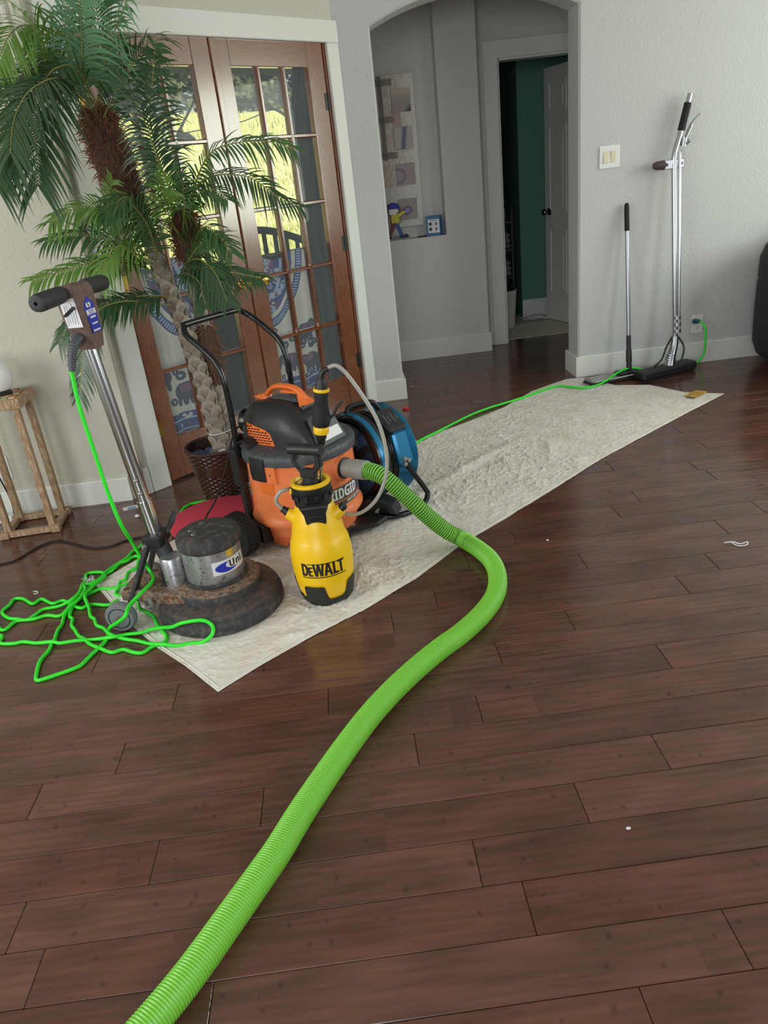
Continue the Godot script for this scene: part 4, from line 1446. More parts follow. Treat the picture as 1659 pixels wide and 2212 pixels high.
	g.lathe([Vector2(0.0, 0.182), Vector2(0.022, 0.182), Vector2(0.0235, 0.188), Vector2(0.0235, 0.204), Vector2(0.021, 0.208), Vector2(0, 0.209)], 28, wx)
	part("wand_band", g, M.yellow, t)
	g = G.new()
	g.lathe([Vector2(0.021, 0.206), Vector2(0.026, 0.214), Vector2(0.0285, 0.230), Vector2(0.0265, 0.250), Vector2(0.0215, 0.272), Vector2(0.0195, 0.292), Vector2(0.0205, 0.312), Vector2(0.0225, 0.328), Vector2(0.0185, 0.334), Vector2(0, 0.335)], 28, wx)
	var grip := part("wand_grip", g, M.black_matte, t)
	g = G.new()
	g.lathe([Vector2(0.0, 0.328), Vector2(0.0235, 0.329), Vector2(0.0245, 0.334), Vector2(0.0225, 0.339), Vector2(0, 0.340)], 28, wx)
	part("wand_ring", g, M.yellow, t)
	g = G.new()
	g.lathe([Vector2(0.019, 0.338), Vector2(0.0175, 0.352), Vector2(0.014, 0.368), Vector2(0.012, 0.372), Vector2(0, 0.374)], 24, wx)
	part("wand_cap", g, M.black_plastic, t)
	g = G.new()
	g.tube(spline([wx * Vector3(-0.020, 0.232, 0.0), wx * Vector3(-0.036, 0.250, 0.0), wx * Vector3(-0.047, 0.278, 0.0), wx * Vector3(-0.062, 0.298, 0.0)] if (wx.basis.x.x < 0.0) else [wx * Vector3(0.020, 0.232, 0.0), wx * Vector3(0.036, 0.250, 0.0), wx * Vector3(0.047, 0.278, 0.0), wx * Vector3(0.062, 0.298, 0.0)], 5), 0.0048, 10, true, 1.0)
	part("trigger_lever", g, M.black_plastic, t)
	# ribbed sleeve and clear hose
	var hs := [wx * Vector3(0, 0.366, 0), wx * Vector3(0, 0.384, 0), wx * Vector3(0, 0.398, 0) + Vector3(0.008, 0, 0), wx * Vector3(0, 0.404, 0) + Vector3(0.024, 0, 0)]
	var se := even(spline(hs, 6), 0.0026)
	var sr := []
	for i in se.size(): sr.append((0.0125 - 0.004 * i / se.size()) * (1.0 if i % 2 else 0.84))
	g = G.new()
	g.tube(se, sr, 14)
	part("hose_sleeve", g, M.black_plastic, t)
	var clear := mk("clear_hose", rgb(168, 166, 158), 0.3)
	var q: Vector3 = hs[3]
	g = G.new()
	g.tube(spline([q + Vector3(-0.006, 0, 0), q + Vector3(0.03, 0.004, -0.002), Vector3(0.190, 0.784, -0.02), Vector3(0.252, 0.650, -0.03), Vector3(0.272, 0.540, -0.03), Vector3(0.262, 0.440, -0.03), Vector3(0.215, 0.345, -0.04), Vector3(0.140, 0.290, -0.055), Vector3(0.06, 0.290, -0.098), Vector3(-0.04, 0.345, -0.095), Vector3(-0.075, 0.410, -0.04), Vector3(-0.085, 0.428, 0.0), Vector3(-0.105, 0.428, 0.012), Vector3(-0.125, 0.408, 0.014), Vector3(-0.128, 0.385, 0.013), Vector3(-0.112, 0.360, 0.010)], 8), 0.0068, 12)
	part("clear_tube", g, clear, t)

func fan() -> void:
	var ang := deg_to_rad(52)
	var ax := Vector3(-sin(ang), 0.03, cos(ang)).normalized()
	var c := Vector3(0.045, 0.238, -3.22)
	var t := thing("air_mover", "blue and black drum fan on a black tube stand, half behind the orange vacuum", "fan", Vector3(c.x, 0.006, c.z))
	var cx := at_xf(Vector3(0, c.y, 0), ax)
	var side := ax.cross(Vector3.UP).normalized()   # horizontal, across the axis
	if side.x < 0.0: side = -side
	var g := G.new()
	g.lathe([Vector2(0.178, 0.104), Vector2(0.196, 0.106), Vector2(0.206, 0.100), Vector2(0.208, 0.088), Vector2(0.200, 0.080)], 72, cx)
	part("front_rim", g, M.black_gloss, t)
	g = G.new()
	g.lathe([Vector2(0.201, 0.094), Vector2(0.2095, 0.090), Vector2(0.211, 0.082), Vector2(0.211, 0.064), Vector2(0.205, 0.058), Vector2(0.196, 0.056)], 72, cx)
	part("front_band", g, M.fan_blue, t)
	g = G.new()
	g.lathe([Vector2(0.203, 0.060), Vector2(0.207, 0.050), Vector2(0.203, 0.034), Vector2(0.188, 0.030), Vector2(0.184, 0.010), Vector2(0.184, -0.03)], 72, cx)
	g.lathe([Vector2(0.170, 0.10), Vector2(0.178, 0.06), Vector2(0.178, -0.10)], 64, cx)
	part("drum", g, M.black_plastic, t)
	g = G.new()
	g.lathe([Vector2(0.183, -0.030), Vector2(0.188, -0.060), Vector2(0.198, -0.090), Vector2(0.211, -0.108), Vector2(0.214, -0.118), Vector2(0.210, -0.124), Vector2(0.190, -0.124)], 72, cx)
	part("rear_flare", g, M.fan_blue, t)
	# cord wound round the waist
	g = G.new()
	for k in 4:
		var loop := []
		for i in 73:
			var a := TAU * i / 72.0
			loop.append(cx * Vector3((0.192 + 0.004 * (k % 2)) * cos(a), 0.020 - 0.011 * k + 0.003 * sin(3 * a + k), (0.192 + 0.004 * (k % 2)) * sin(a)))
		g.tube(loop, 0.0048, 7, false)
	part("wound_cord", g, M.black_gloss, t)
	# wire guard: rings, spokes, hub; and the blades behind it
	for k in 12:
		g = G.new()
		var r := 0.045 + 0.0122 * k
		var loop := []
		for i in 65:
			var a := TAU * i / 64.0
			loop.append(cx * Vector3(r * cos(a), 0.110 - 0.012 * pow(r / 0.185, 4), r * sin(a)))
		g.tube(loop, 0.0016, 6, false)
		part("guard_ring", g, M.black_plastic, t)
	for k in 16:
		g = G.new()
		var a := TAU * k / 16.0
		g.tube([cx * Vector3(0.03 * cos(a), 0.109, 0.03 * sin(a)), cx * Vector3(0.12 * cos(a + 0.12), 0.108, 0.12 * sin(a + 0.12)), cx * Vector3(0.184 * cos(a + 0.26), 0.099, 0.184 * sin(a + 0.26))], 0.0020, 6)
		part("guard_spoke", g, M.black_plastic, t)
	g = G.new()
	g.lathe([Vector2(0.045, 0.104), Vector2(0.044, 0.112), Vector2(0.0, 0.114)], 32, cx)
	part("guard_hub", g, M.black_plastic, t)
	mk("blade_blue", rgb(96, 156, 220), 0.3, 0.2)
	for k in 5:
		g = G.new()
		g.sheet(6, 8, func(u: float, w: float) -> Vector3:
			var r := lerpf(0.04, 0.170, w)
			var a := TAU * k / 5.0 + (u - 0.5) * 0.85 + w * 0.25
			return cx * Vector3(r * cos(a), 0.070 + (u - 0.5) * 0.055, r * sin(a)), Vector2.ONE, ax)
		part("blade", g, M.blade_blue, t)
	g = G.new()
	g.lathe([Vector2(0.050, -0.06), Vector2(0.050, 0.05), Vector2(0.040, 0.066), Vector2(0, 0.07)], 28, cx)
	part("motor", g, M.black_matte, t)
	# control box on the upper right of the drum
	var bd := (Vector3.UP * 0.80 + side * 0.60).normalized()
	var bb := Basis(ax, bd, ax.cross(bd))
	g = G.new()
	g.box(Vector3(0, c.y, 0) + bd * 0.203 - ax * 0.045, Vector3(0.105, 0.05, 0.13), 0.010, bb)
	var boxp := part("control_box", g, M.black_plastic, t)
	var bd2 := (Vector3.UP * 0.28 + side * 0.96).normalized()
	var bb2 := Basis(ax, bd2, ax.cross(bd2))
	g = G.new()
	g.box(Vector3(0, c.y, 0) + bd2 * 0.196 - ax * 0.045, Vector3(0.085, 0.040, 0.15), 0.010, bb2)
	part("box_cover", g, M.fan_blue, t)
	for k in 4:
		g = G.new()
		g.box(Vector3(0, c.y, 0) + bd * 0.2285 - ax * (0.075 - 0.02 * k), Vector3(0.010, 0.004, 0.05 if k % 2 else 0.03), 0.001, bb)
		part("control_mark", g, M.dark_grey, boxp)
	# carrying handle on top
	g = G.new()
	var up := Vector3(0, c.y, 0)
	g.tube(spline([up + Vector3.UP * 0.196 + ax * 0.075 - side * 0.02, up + Vector3.UP * 0.232 + ax * 0.055 - side * 0.02, up + Vector3.UP * 0.240 + ax * 0.0, up + Vector3.UP * 0.236 - ax * 0.05 + side * 0.02, up + Vector3.UP * 0.200 - ax * 0.075 + side * 0.03], 6), 0.0125, 12)
	part("carry_handle", g, M.black_plastic, t)
	# pivot knobs and tube stand
	for s in [-1.0, 1.0]:
		var pv: Vector3 = up + side * s * 0.208 - ax * 0.035
		g = G.new()
		var kx := at_xf(pv, side * s)
		g.lathe([Vector2(0.012, -0.02), Vector2(0.012, 0.012), Vector2(0.0, 0.014)], 16, kx)
		for i in 3:
			var a := TAU * i / 3.0
			g.ball(kx * Vector3(0.014 * cos(a), 0.016, 0.014 * sin(a)), Vector3(0.011, 0.011, 0.011), 12)
		part("pivot_knob", g, M.grey_plastic if s > 0 else M.black_plastic, t)
	var st := []
	for s in [1.0, -1.0]:
		var q := [up + side * s * 0.216 - ax * 0.035, up + side * s * 0.222 - ax * 0.060 + Vector3.DOWN * 0.05, up + side * s * 0.228 - ax * 0.125 + Vector3.DOWN * 0.155, Vector3(0, 0.014, 0) + side * s * 0.236 - ax * 0.135 + Vector3.UP * 0.03, Vector3(0, 0.013, 0) + side * s * 0.250 - ax * 0.08, Vector3(0, 0.013, 0) + side * s * 0.255 + ax * 0.02, Vector3(0, 0.013, 0) + side * s * 0.22 + ax * 0.10, Vector3(0, 0.013, 0) + side * s * 0.12 + ax * 0.13]
		if s < 0.0: q.reverse()
		st.append_array(q)
	g = G.new()
	g.tube(spline(st, 6), 0.0125, 12)
	part("tube_stand", g, M.black_gloss, t)

func along(p: Array, u: float) -> Vector3:
	# the point at the share u of a polyline's length
	var total := 0.0
	for i in p.size() - 1: total += p[i].distance_to(p[i + 1])
	var want := u * total
	for i in p.size() - 1:
		var l: float = p[i].distance_to(p[i + 1])
		if want <= l or i == p.size() - 2: return p[i].lerp(p[i + 1], clampf(want / l, 0.0, 1.0))
		want -= l
	return p[p.size() - 1]

func cloth_and_cords() -> void:
	var cm := tri_map(mk("canvas", Color.WHITE, 0.9), Vector3.ONE * 0.9)
	cm.albedo_texture = noise_tex(0.012, 512, 51, 4, ramp([[0.0, rgb(208, 199, 185)], [0.5, rgb(220, 215, 207)], [0.75, rgb(224, 220, 213)], [1.0, rgb(204, 191, 172)]]))
	var crease := noise(0.9, FastNoiseLite.TYPE_SIMPLEX_SMOOTH, 61, 2)
	crease.fractal_type = FastNoiseLite.FRACTAL_RIDGED
	var patch := noise(1.1, FastNoiseLite.TYPE_SIMPLEX_SMOOTH, 63, 2)
	var fine := noise(12.0, FastNoiseLite.TYPE_SIMPLEX_SMOOTH, 62, 2)
	fine.fractal_type = FastNoiseLite.FRACTAL_RIDGED
	fine.domain_warp_enabled = true
	fine.domain_warp_amplitude = 0.09
	fine.domain_warp_frequency = 8.0
	var ft := noise_tex(0.03, 512, 64, 3)
	ft.noise.fractal_type = FastNoiseLite.FRACTAL_RIDGED
	bump(cm, ft, 0.45)
	var t := thing("drop_cloth", "long wrinkled off-white canvas drop cloth laid across the dark wooden floor", "drop cloth")
	var near := CLOTH_NEAR.duplicate()   # right to left at the camera's end
	var far := CLOTH_FAR.duplicate()
	for i in far.size(): far[i].z = maxf(far[i].z, -4.885)
	var lft := CLOTH_LEFT.duplicate()
	for i in lft.size(): lft[i].z = maxf(lft[i].z, -4.885)
	var flat := func(u: float, w: float) -> Vector3:
		# u from the near end to the far end, w from the right edge to the left
		var r := along(CLOTH_RIGHT, u)
		var l := along(lft, u)
		var n := along(near, w)
		var f := along(far, w)
		var c00: Vector3 = CLOTH_RIGHT[0]
		var c10: Vector3 = CLOTH_RIGHT[CLOTH_RIGHT.size() - 1]
		var c01: Vector3 = lft[0]
		var c11: Vector3 = lft[lft.size() - 1]
		return r.lerp(l, w) + n.lerp(f, u) - (c00.lerp(c10, u)).lerp(c01.lerp(c11, u), w)
	var g := G.new()
	g.sheet(520, 170, func(u: float, w: float) -> Vector3:
		var p: Vector3 = flat.call(u, w)
		var edge := minf(minf(u * 3.4, (1 - u) * 3.4), minf(w, 1 - w)) * 1.1
		var k := smoothstep(0.0, 0.06, edge)
		var rough := 0.35 + 0.65 * smoothstep(-0.25, 0.25, patch.get_noise_2d(p.x, p.z))
		var h := pow(maxf(fine.get_noise_2d(p.x, p.z), 0.0), 2.5) * 0.0090 * rough + pow(maxf(crease.get_noise_2d(p.x + 0.35 * p.z, p.z), 0.0), 6.0) * 0.013 + 0.0012 * (1.0 + patch.get_noise_2d(p.x * 6.0, p.z * 6.0))
		# a long soft fold that runs down the middle
		var q := (w - 0.46 + 0.05 * sin(u * 7.0))
		h += 0.010 * exp(-q * q * 900.0) * smoothstep(0.25, 0.42, u) * smoothstep(0.75, 0.55, u)
		p.y = 0.0016 + h * (0.25 + 0.75 * k) * (0.6 if u > 0.75 else 1.0)
		return p, Vector2(3.7, 1.1), Vector3.UP)
	part("canvas", g, cm, t)
	g = G.new()
	var ring := []
	for i in 81: ring.append(flat.call(i / 80.0, 0.012) + Vector3.UP * 0.003)
	for i in range(1, 31): ring.append(flat.call(0.997, 0.012 + 0.976 * i / 30.0) + Vector3.UP * 0.003)
	g.tube(ring, 0.0028, 6, true, 0.7)
	ring = []
	for i in 31: ring.append(flat.call(0.004, 0.012 + 0.976 * i / 30.0) + Vector3.UP * 0.003)
	g.tube(ring, 0.0028, 6, true, 0.7)
	part("hem", g, cm, t)
	# small printed tag sewn to the far corner
	g = G.new()
	var a: Vector3 = flat.call(0.985, 0.12)
	var dir: Vector3 = (flat.call(0.999, 0.12) - a).normalized()
	var bs := Basis(dir, Vector3.UP.cross(dir) * -1.0, Vector3.UP)
	var tx := Transform3D(Basis(dir, Vector3.UP.cross(dir), Vector3.UP), a + Vector3.UP * 0.010)
	g.prism([Vector2(-0.075, -0.035), Vector2(0.07, -0.035), Vector2(0.06, 0.035), Vector2(-0.065, 0.040)], 0.0015, tx)
	var g2 := G.new()
	for k in 4:
		g2.box(tx * Vector3(-0.01 + 0.006 * (k % 2), -0.024 + 0.016 * k, 0.0012), Vector3(0.11 - 0.02 * (k % 2), 0.004, 0.0006), 0.0, tx.basis)
	g2.box(tx * Vector3(-0.082, -0.01, 0.001), Vector3(0.012, 0.06, 0.0006), 0.0, tx.basis)
	decal("printed_tag", [[g, mk("tag_yellow", rgb(214, 168, 70), 0.8)], [g2, M.black_print]], t, "small yellow printed tag")

	rebase(t, Vector3(0.5, 0.0, -3.2))
	# cords
	var c1 := thing("electric_cord", "green power cord looped on the floor left of the polisher, rising to its handle", "power cord")
	g = G.new()
	g.tube(even(spline(CORD_POLISHER, 5), 0.008), 0.0068, 9)
	part("cord", g, M.cord_green, c1)
	rebase(c1, Vector3(-1.1, 0.0, -2.4))
	var c2 := thing("extension_cord", "green extension cord running from the tangled loops past the machines to the far wall outlet", "extension cord")
	g = G.new()
	g.tube(even(spline(CORD_EXTENSION, 5), 0.008), 0.0068, 9)
	part("cord", g, M.cord_green, c2)
	g = G.new()
	var e: Vector3 = CORD_EXTENSION[CORD_EXTENSION.size() - 1]
	g.tube([e + Vector3(0.012, 0.0, 0.006), e + Vector3(-0.004, 0, 0), e + Vector3(-0.014, 0, -0.004)], [0.010, 0.015, 0.017], 12)
	g.box(e + Vector3(-0.016, 0, -0.012), Vector3(0.034, 0.030, 0.024), 0.006)
	tag(part("plug", g, mk("plug_blue", rgb(22, 84, 112), 0.4), c2), "blue plug end")
	rebase(c2, Vector3(-1.1, 0.0, -2.6))
	g = G.new()
	g.tube(even(spline(CORD_BLACK, 6), 0.01), 0.0046, 8)
	tag(part("black_cord", g, M.black_matte), "thin black cord lying on the bare floor behind the polisher", "power cord")

func left_corner() -> void:
	worn("driftwood", [[0.0, rgb(128, 98, 72)], [0.45, rgb(158, 128, 98)], [0.7, rgb(176, 150, 122)], [1.0, rgb(196, 178, 156)]], 0.8, 0.0, 3.5, 0.02, 71)
	M.driftwood.uv1_scale = Vector3(9, 1.6, 9)
	var o := Vector3(-1.505, 0, -3.475)     # floor point of its right front leg
	var t := thing("wooden_stand", "tall open wooden stand with a colourful mosaic top against the cream wall", "plant stand", Vector3(-1.62, 0.0, -3.455), deg_to_rad(4))
	# corners of the stand in its own frame
	var hw := 0.120
	var hd := 0.105
	var h := 0.665
	var g := G.new()
	for s in [[-1, 1], [1, 1], [1, -1], [-1, -1]]:
		g = G.new()
		g.box(Vector3(s[0] * (hw - 0.016), h / 2 - 0.01, s[1] * (hd - 0.016)), Vector3(0.030, h - 0.03, 0.030), 0.002)
		part("leg", g, M.driftwood, t)
		g = G.new()
		g.box(Vector3(s[0] * hw, 0.018, s[1] * hd), Vector3(0.042, 0.034, 0.042), 0.003)
		part("foot_block", g, M.driftwood, t)
	for s in [-1, 1]:
		g = G.new()
		g.box(Vector3(0, 0.017, s * (hd - 0.002)), Vector3(2 * hw - 0.04, 0.026, 0.030), 0.002)
		part("bottom_rail", g, M.driftwood, t)
		g = G.new()
		g.box(Vector3(s * (hw - 0.002), 0.017, 0), Vector3(0.030, 0.026, 2 * hd - 0.04), 0.002)
		part("bottom_rail", g, M.driftwood, t)
		g = G.new()
		g.box(Vector3(0, h - 0.024, s * (hd + 0.002)), Vector3(2 * hw + 0.03, 0.045, 0.024), 0.002)
		part("top_rail", g, M.driftwood, t)
		g = G.new()
		g.box(Vector3(s * (hw + 0.004), h - 0.024, 0), Vector3(0.024, 0.045, 2 * hd - 0.022), 0.002)
		part("top_rail", g, M.driftwood, t)
	g = G.new()
	g.box(Vector3(0, h - 0.006, 0), Vector3(2 * hw, 0.010, 2 * hd), 0.001)
	part("top_board", g, M.driftwood, t)
	var hues := [rgb(206, 122, 78), rgb(150, 172, 120), rgb(186, 190, 172), rgb(122, 150, 156), rgb(214, 176, 132), rgb(150, 96, 78), rgb(196, 206, 150), rgb(226, 214, 190)]
	for i in hues.size(): mk("mosaic_%d" % i, hues[i], 0.45)
	var rng := RandomNumberGenerator.new()
	rng.seed = 12
	for i in 7:
		for k in 6:
			g = G.new()
			var sx := 0.0335
			var sz := 0.0340
			g.box(Vector3(-0.1005 + i * 0.0335, h + 0.0005 + rng.randf() * 0.0012, -0.085 + k * 0.034), Vector3(sx - rng.randf_range(0.002, 0.012), 0.005, sz - rng.randf_range(0.002, 0.010)), 0.001, Basis(Vector3.UP, rng.randf_range(-0.25, 0.25)))
			part("mosaic_tile", g, M["mosaic_%d" % rng.randi_range(0, 7)], t)
	# white lamp on the stand: only its right edge is in the picture
	var l := thing("table_lamp", "white rounded lamp on a small dark base, on the mosaic-topped stand", "lamp", Vector3(-1.592, h + 0.004, -3.455))
	g = G.new()
	g.lathe([Vector2(0.0, 0.0), Vector2(0.052, 0.0), Vector2(0.054, 0.006), Vector2(0.046, 0.014), Vector2(0.044, 0.022), Vector2(0.0, 0.024)], 32)
	part("base", g, M.black_plastic, l)
	g = G.new()
	g.lathe([Vector2(0.0, 0.020), Vector2(0.050, 0.022), Vector2(0.066, 0.040), Vector2(0.074, 0.075), Vector2(0.071, 0.110), Vector2(0.058, 0.142), Vector2(0.036, 0.162), Vector2(0.0, 0.170)], 40)
	part("globe", g, M.white_plastic, l)
	# outlet with its black plug on the left wall
	var op := outlet("outlet", "white wall outlet with a black plug, on the cream wall behind the stand", Vector3(-1.795, 0.253, WALL_C), false)
	g = G.new()
	g.box(Vector3(-0.012, 0.016, 0.018), Vector3(0.030, 0.024, 0.026), 0.005)
	var pc := thing("lamp_plug", "black plug and cord in the outlet behind the wooden stand", "plug", Vector3(-1.795, 0.253, WALL_C))
	part("plug", g, M.black_plastic, pc)
	g = G.new()
	g.tube(spline([Vector3(-0.012, 0.016, 0.030), Vector3(-0.010, -0.02, 0.045), Vector3(0.008, -0.12, 0.05), Vector3(0.012, -0.20, 0.055), Vector3(0.0, -0.248, 0.07), Vector3(-0.08, -0.2485, 0.09), Vector3(-0.22, -0.2485, 0.10)], 6), 0.004, 8)
	part("cord", g, M.black_matte, pc)
	var st := thing("power_strip", "white power strip on the floor behind the wooden stand's left legs", "power strip", Vector3(-1.90, 0.0, -3.56))
	g = G.new()
	g.box(Vector3(0, 0.016, 0), Vector3(0.26, 0.032, 0.05), 0.006)
	part("body", g, M.white_plastic, st)
	for k in 4:
		g = G.new()
		g.box(Vector3(-0.08 + 0.055 * k, 0.0325, 0), Vector3(0.026, 0.003, 0.030), 0.001)
		part("socket", g, M.cream_plastic, st)
	g = G.new()
	g.lathe([Vector2(0.0, 0.0), Vector2(0.238, 0.0), Vector2(0.242, 0.004), Vector2(0.242, 0.018), Vector2(0.237, 0.022), Vector2(0.0, 0.022)], 72, Transform3D(Basis.IDENTITY, Vector3(-0.665, 0.0155, -3.20)))
	worn("pad_red", [[0.0, rgb(186, 44, 66)], [0.5, rgb(200, 56, 78)], [1.0, rgb(212, 74, 94)]], 0.95, 0.0, 12.0, 0.03, 75, 0.05)
	tag(part("scrubbing_pad", g, M.pad_red), "round red scrubbing pad lying on the floor between wicker basket and polisher", "floor pad")


func outlet(called: String, label: String, at: Vector3, plugged: bool) -> Node3D:
	var t := thing(called, label, "outlet", at)
	var g := G.new()
	g.box(Vector3(0, 0, 0.003), Vector3(0.078, 0.122, 0.006), 0.003)
	part("cover_plate", g, M.white_plastic, t)
	for s in [-1.0, 1.0]:
		g = G.new()
		g.lathe([Vector2(0.0, 0.0), Vector2(0.0165, 0.0), Vector2(0.017, 0.002), Vector2(0.0, 0.0025)], 24, at_xf(Vector3(0, s * 0.020, 0.006), Vector3(0, 0, 1)))
		var f := part("socket_face", g, M.white_plastic, t)
		g = G.new()
		for k in [-1.0, 1.0]: g.box(Vector3(k * 0.006, s * 0.020 + 0.003, 0.0088), Vector3(0.0024, 0.009, 0.0006))
		g.cyl(Vector3(0, s * 0.020 - 0.008, 0.0082), Vector3(0, s * 0.020 - 0.008, 0.0092), 0.0028, 10)
		part("slots", g, M.dark_grey, f)
	return t

func right_wall() -> void:
	# double rocker switch
	var t := thing("light_switch", "white wall plate with two cream rocker switches, right of the archway", "light switch", Vector3(1.764, 1.352, WALL_A))
	var g := G.new()
	g.box(Vector3(0, 0, 0.0035), Vector3(0.128, 0.128, 0.007), 0.003)
	part("cover_plate", g, M.white_plastic, t)
	for s in [-1.0, 1.0]:
		g = G.new()
		g.box(Vector3(s * 0.023, 0, 0.0085), Vector3(0.033, 0.066, 0.006), 0.002, Basis(Vector3.RIGHT, 0.06 * s))
		part("rocker", g, M.cream_plastic, t)
		for k in [-1.0, 1.0]:
			g = G.new()
			g.ball(Vector3(s * 0.023, k * 0.048, 0.007), Vector3(0.003, 0.003, 0.0012), 8)
			part("screw", g, M.white_plastic, t)
	outlet("outlet", "white wall outlet with a blue plug, low on the right-hand wall", Vector3(2.388, 0.263, WALL_A), true)
	# flat mop leaning in the corner
	t = thing("flat_mop", "flat floor mop with a silver pole and black grip, leaning on the white wall", "mop", Vector3(1.80, 0.004, -4.745))
	var ang := atan2(4.774 - 4.693, 1.957 - 1.614)
	var hb := Basis(Vector3.UP, -0.235)
	hb = Basis(Vector3.UP, 0.235)
	g = G.new()
	g.prism([Vector2(-0.24, -0.045), Vector2(-0.22, -0.062), Vector2(0.22, -0.062), Vector2(0.24, -0.045), Vector2(0.24, 0.045), Vector2(0.22, 0.062), Vector2(-0.22, 0.062), Vector2(-0.24, 0.045)], 0.014, Transform3D(hb * Basis(Vector3.RIGHT, -PI / 2), Vector3(0, 0.022, 0)), 0.004)
	part("head_frame", g, M.steel, t)
	g = G.new()
	g.prism([Vector2(-0.245, -0.055), Vector2(0.245, -0.055), Vector2(0.245, 0.055), Vector2(-0.245, 0.055)], 0.014, Transform3D(hb * Basis(Vector3.RIGHT, -PI / 2), Vector3(0, 0.0075, 0)), 0.004)
	part("mop_pad", g, M.grip_rubber, t)
	for s in [-1.0, 1.0]:
		g = G.new()
		g.box(hb * Vector3(s * 0.225, 0.030, 0.0), Vector3(0.035, 0.012, 0.10), 0.005, hb)
		part("end_clip", g, M.grey_plastic, t)
	g = G.new()
	g.prism([Vector2(-0.085, -0.03), Vector2(-0.06, -0.042), Vector2(0.06, -0.042), Vector2(0.085, -0.03), Vector2(0.085, 0.03), Vector2(0.06, 0.042), Vector2(-0.06, 0.042), Vector2(-0.085, 0.03)], 0.016, Transform3D(hb * Basis(Vector3.RIGHT, -PI / 2), Vector3(0.06, 0.036, -0.015)), 0.004)
	part("swivel_plate", g, M.black_plastic, t)
	var a := Vector3(0.07, 0.045, -0.022)
	var b := Vector3(0.071, 1.075, -0.150)
	var d := (b - a).normalized()
	g = G.new()
	g.tube([a, a + d * 0.05, a + d * 0.055, a + d * 0.13, a + d * 0.135, a + d * 0.225], [0.018, 0.017, 0.020, 0.018, 0.015, 0.0145], 18)
	part("socket", g, M.black_plastic, t)
	g = G.new()
	g.tube([a + d * 0.21, b - d * 0.12], 0.0125, 18)
	part("pole", g, M.steel, t)
	g = G.new()
	g.tube([b - d * 0.165, b - d * 0.16, b - d * 0.03, b - d * 0.008, b], [0.0145, 0.0155, 0.0155, 0.013, 0.006], 18)
	part("grip", g, M.black_matte, t)
	# extraction wand: chrome tubes, black head, wall-side bracket
	t = thing("cleaning_wand", "tall chrome floor cleaning wand with trigger grip, leaning right of the mop", "cleaning wand", Vector3(2.13, 0.004, -4.74))
	hb = Basis(Vector3.UP, 0.33)
	g = G.new()
	g.prism([Vector2(-0.235, -0.045), Vector2(-0.22, -0.06), Vector2(0.19, -0.06), Vector2(0.215, -0.045), Vector2(0.215, 0.04), Vector2(0.19, 0.055), Vector2(-0.22, 0.055), Vector2(-0.235, 0.04)], 0.055, Transform3D(hb * Basis(Vector3.RIGHT, -PI / 2), Vector3(-0.03, 0.031, 0.03)), 0.012)
	part("head", g, M.black_plastic, t)
	g = G.new()
	g.box(hb * Vector3(-0.02, 0.0035, 0.045) + Vector3(-0.03, 0, 0.03), Vector3(0.42, 0.007, 0.03), 0.001, hb)
	part("squeegee", g, M.black_matte, t)
	g = G.new()
	g.tube(spline([Vector3(-0.005, 0.05, 0.02), Vector3(0.005, 0.10, 0.01), Vector3(0.028, 0.17, -0.005), Vector3(0.036, 0.235, -0.015)], 6), [0.034, 0.0335, 0.033, 0.0325, 0.032, 0.031, 0.030, 0.029, 0.028, 0.027, 0.026, 0.0255, 0.025, 0.0245, 0.024, 0.023, 0.022, 0.021, 0.020], 20)
	for k in 3:
		g.lathe([Vector2(0.030, 0), Vector2(0.037 - 0.002 * k, 0.002), Vector2(0.037 - 0.002 * k, 0.007), Vector2(0.030, 0.009)], 20, at_xf(Vector3(0.0 + 0.004 * k, 0.085 + 0.014 * k, 0.012 - 0.003 * k), Vector3(0.2, 1, -0.15)))
	part("elbow", g, M.steel, t)
	for s in [-1.0, 1.0]:
		g = G.new()
		g.tube(spline([Vector3(0.036 + 0.016 * s, 0.235, -0.015), Vector3(0.036 + 0.055 * s, 0.17, 0.0), Vector3(0.02 + 0.062 * s, 0.10, 0.015), Vector3(0.0 + 0.05 * s, 0.06, 0.03)] if s > 0 else [Vector3(0.020, 0.235, -0.015), Vector3(-0.025, 0.17, 0.0), Vector3(-0.06, 0.10, 0.02), Vector3(-0.11, 0.062, 0.03)], 6), 0.0058, 8)
		part("solution_line", g, M.black_gloss, t)
	var w0 := Vector3(0.036, 0.235, -0.015)
	var w1 := Vector3(0.014, 1.30, -0.118)
	g = G.new()
	g.tube([w0, w0.lerp(w1, 0.5), w1, Vector3(0.018, 1.335, -0.120), Vector3(0.045, 1.42, -0.124), Vector3(0.098, 1.64, -0.130)], 0.0165, 20)
	part("vacuum_tube", g, M.chrome, t)
	g = G.new()
	g.tube([w0 + Vector3(0.020, 0.02, 0.012), w0.lerp(w1, 0.5) + Vector3(0.027, 0, 0.012), w1 + Vector3(0.030, 0.03, 0.012)], 0.0085, 14)
	part("solution_tube", g, M.chrome, t)
	g = G.new()
	for q in [0.02, 0.06, 0.10]:
		g.tube([w0.lerp(w1, q) + Vector3(0.012, 0, 0.006), w0.lerp(w1, q + 0.02) + Vector3(0.012, 0, 0.006)], 0.024, 18)
	part("collar", g, M.steel, t)
	var h0 := Vector3(0.045, 1.42, -0.124)
	var h1 := Vector3(0.098, 1.64, -0.130)
	g = G.new()
	g.tube([h0.lerp(h1, 0.12), h0.lerp(h1, 0.13), h0.lerp(h1, 0.78), h0.lerp(h1, 0.79)], [0.018, 0.0215, 0.0215, 0.018], 20)
	part("foam_grip", g, M.black_matte, t)
	g = G.new()
	g.tube([h0 + Vector3(0.022, -0.06, 0.006), h0 + Vector3(0.028, -0.01, 0.008)], 0.019, 16)
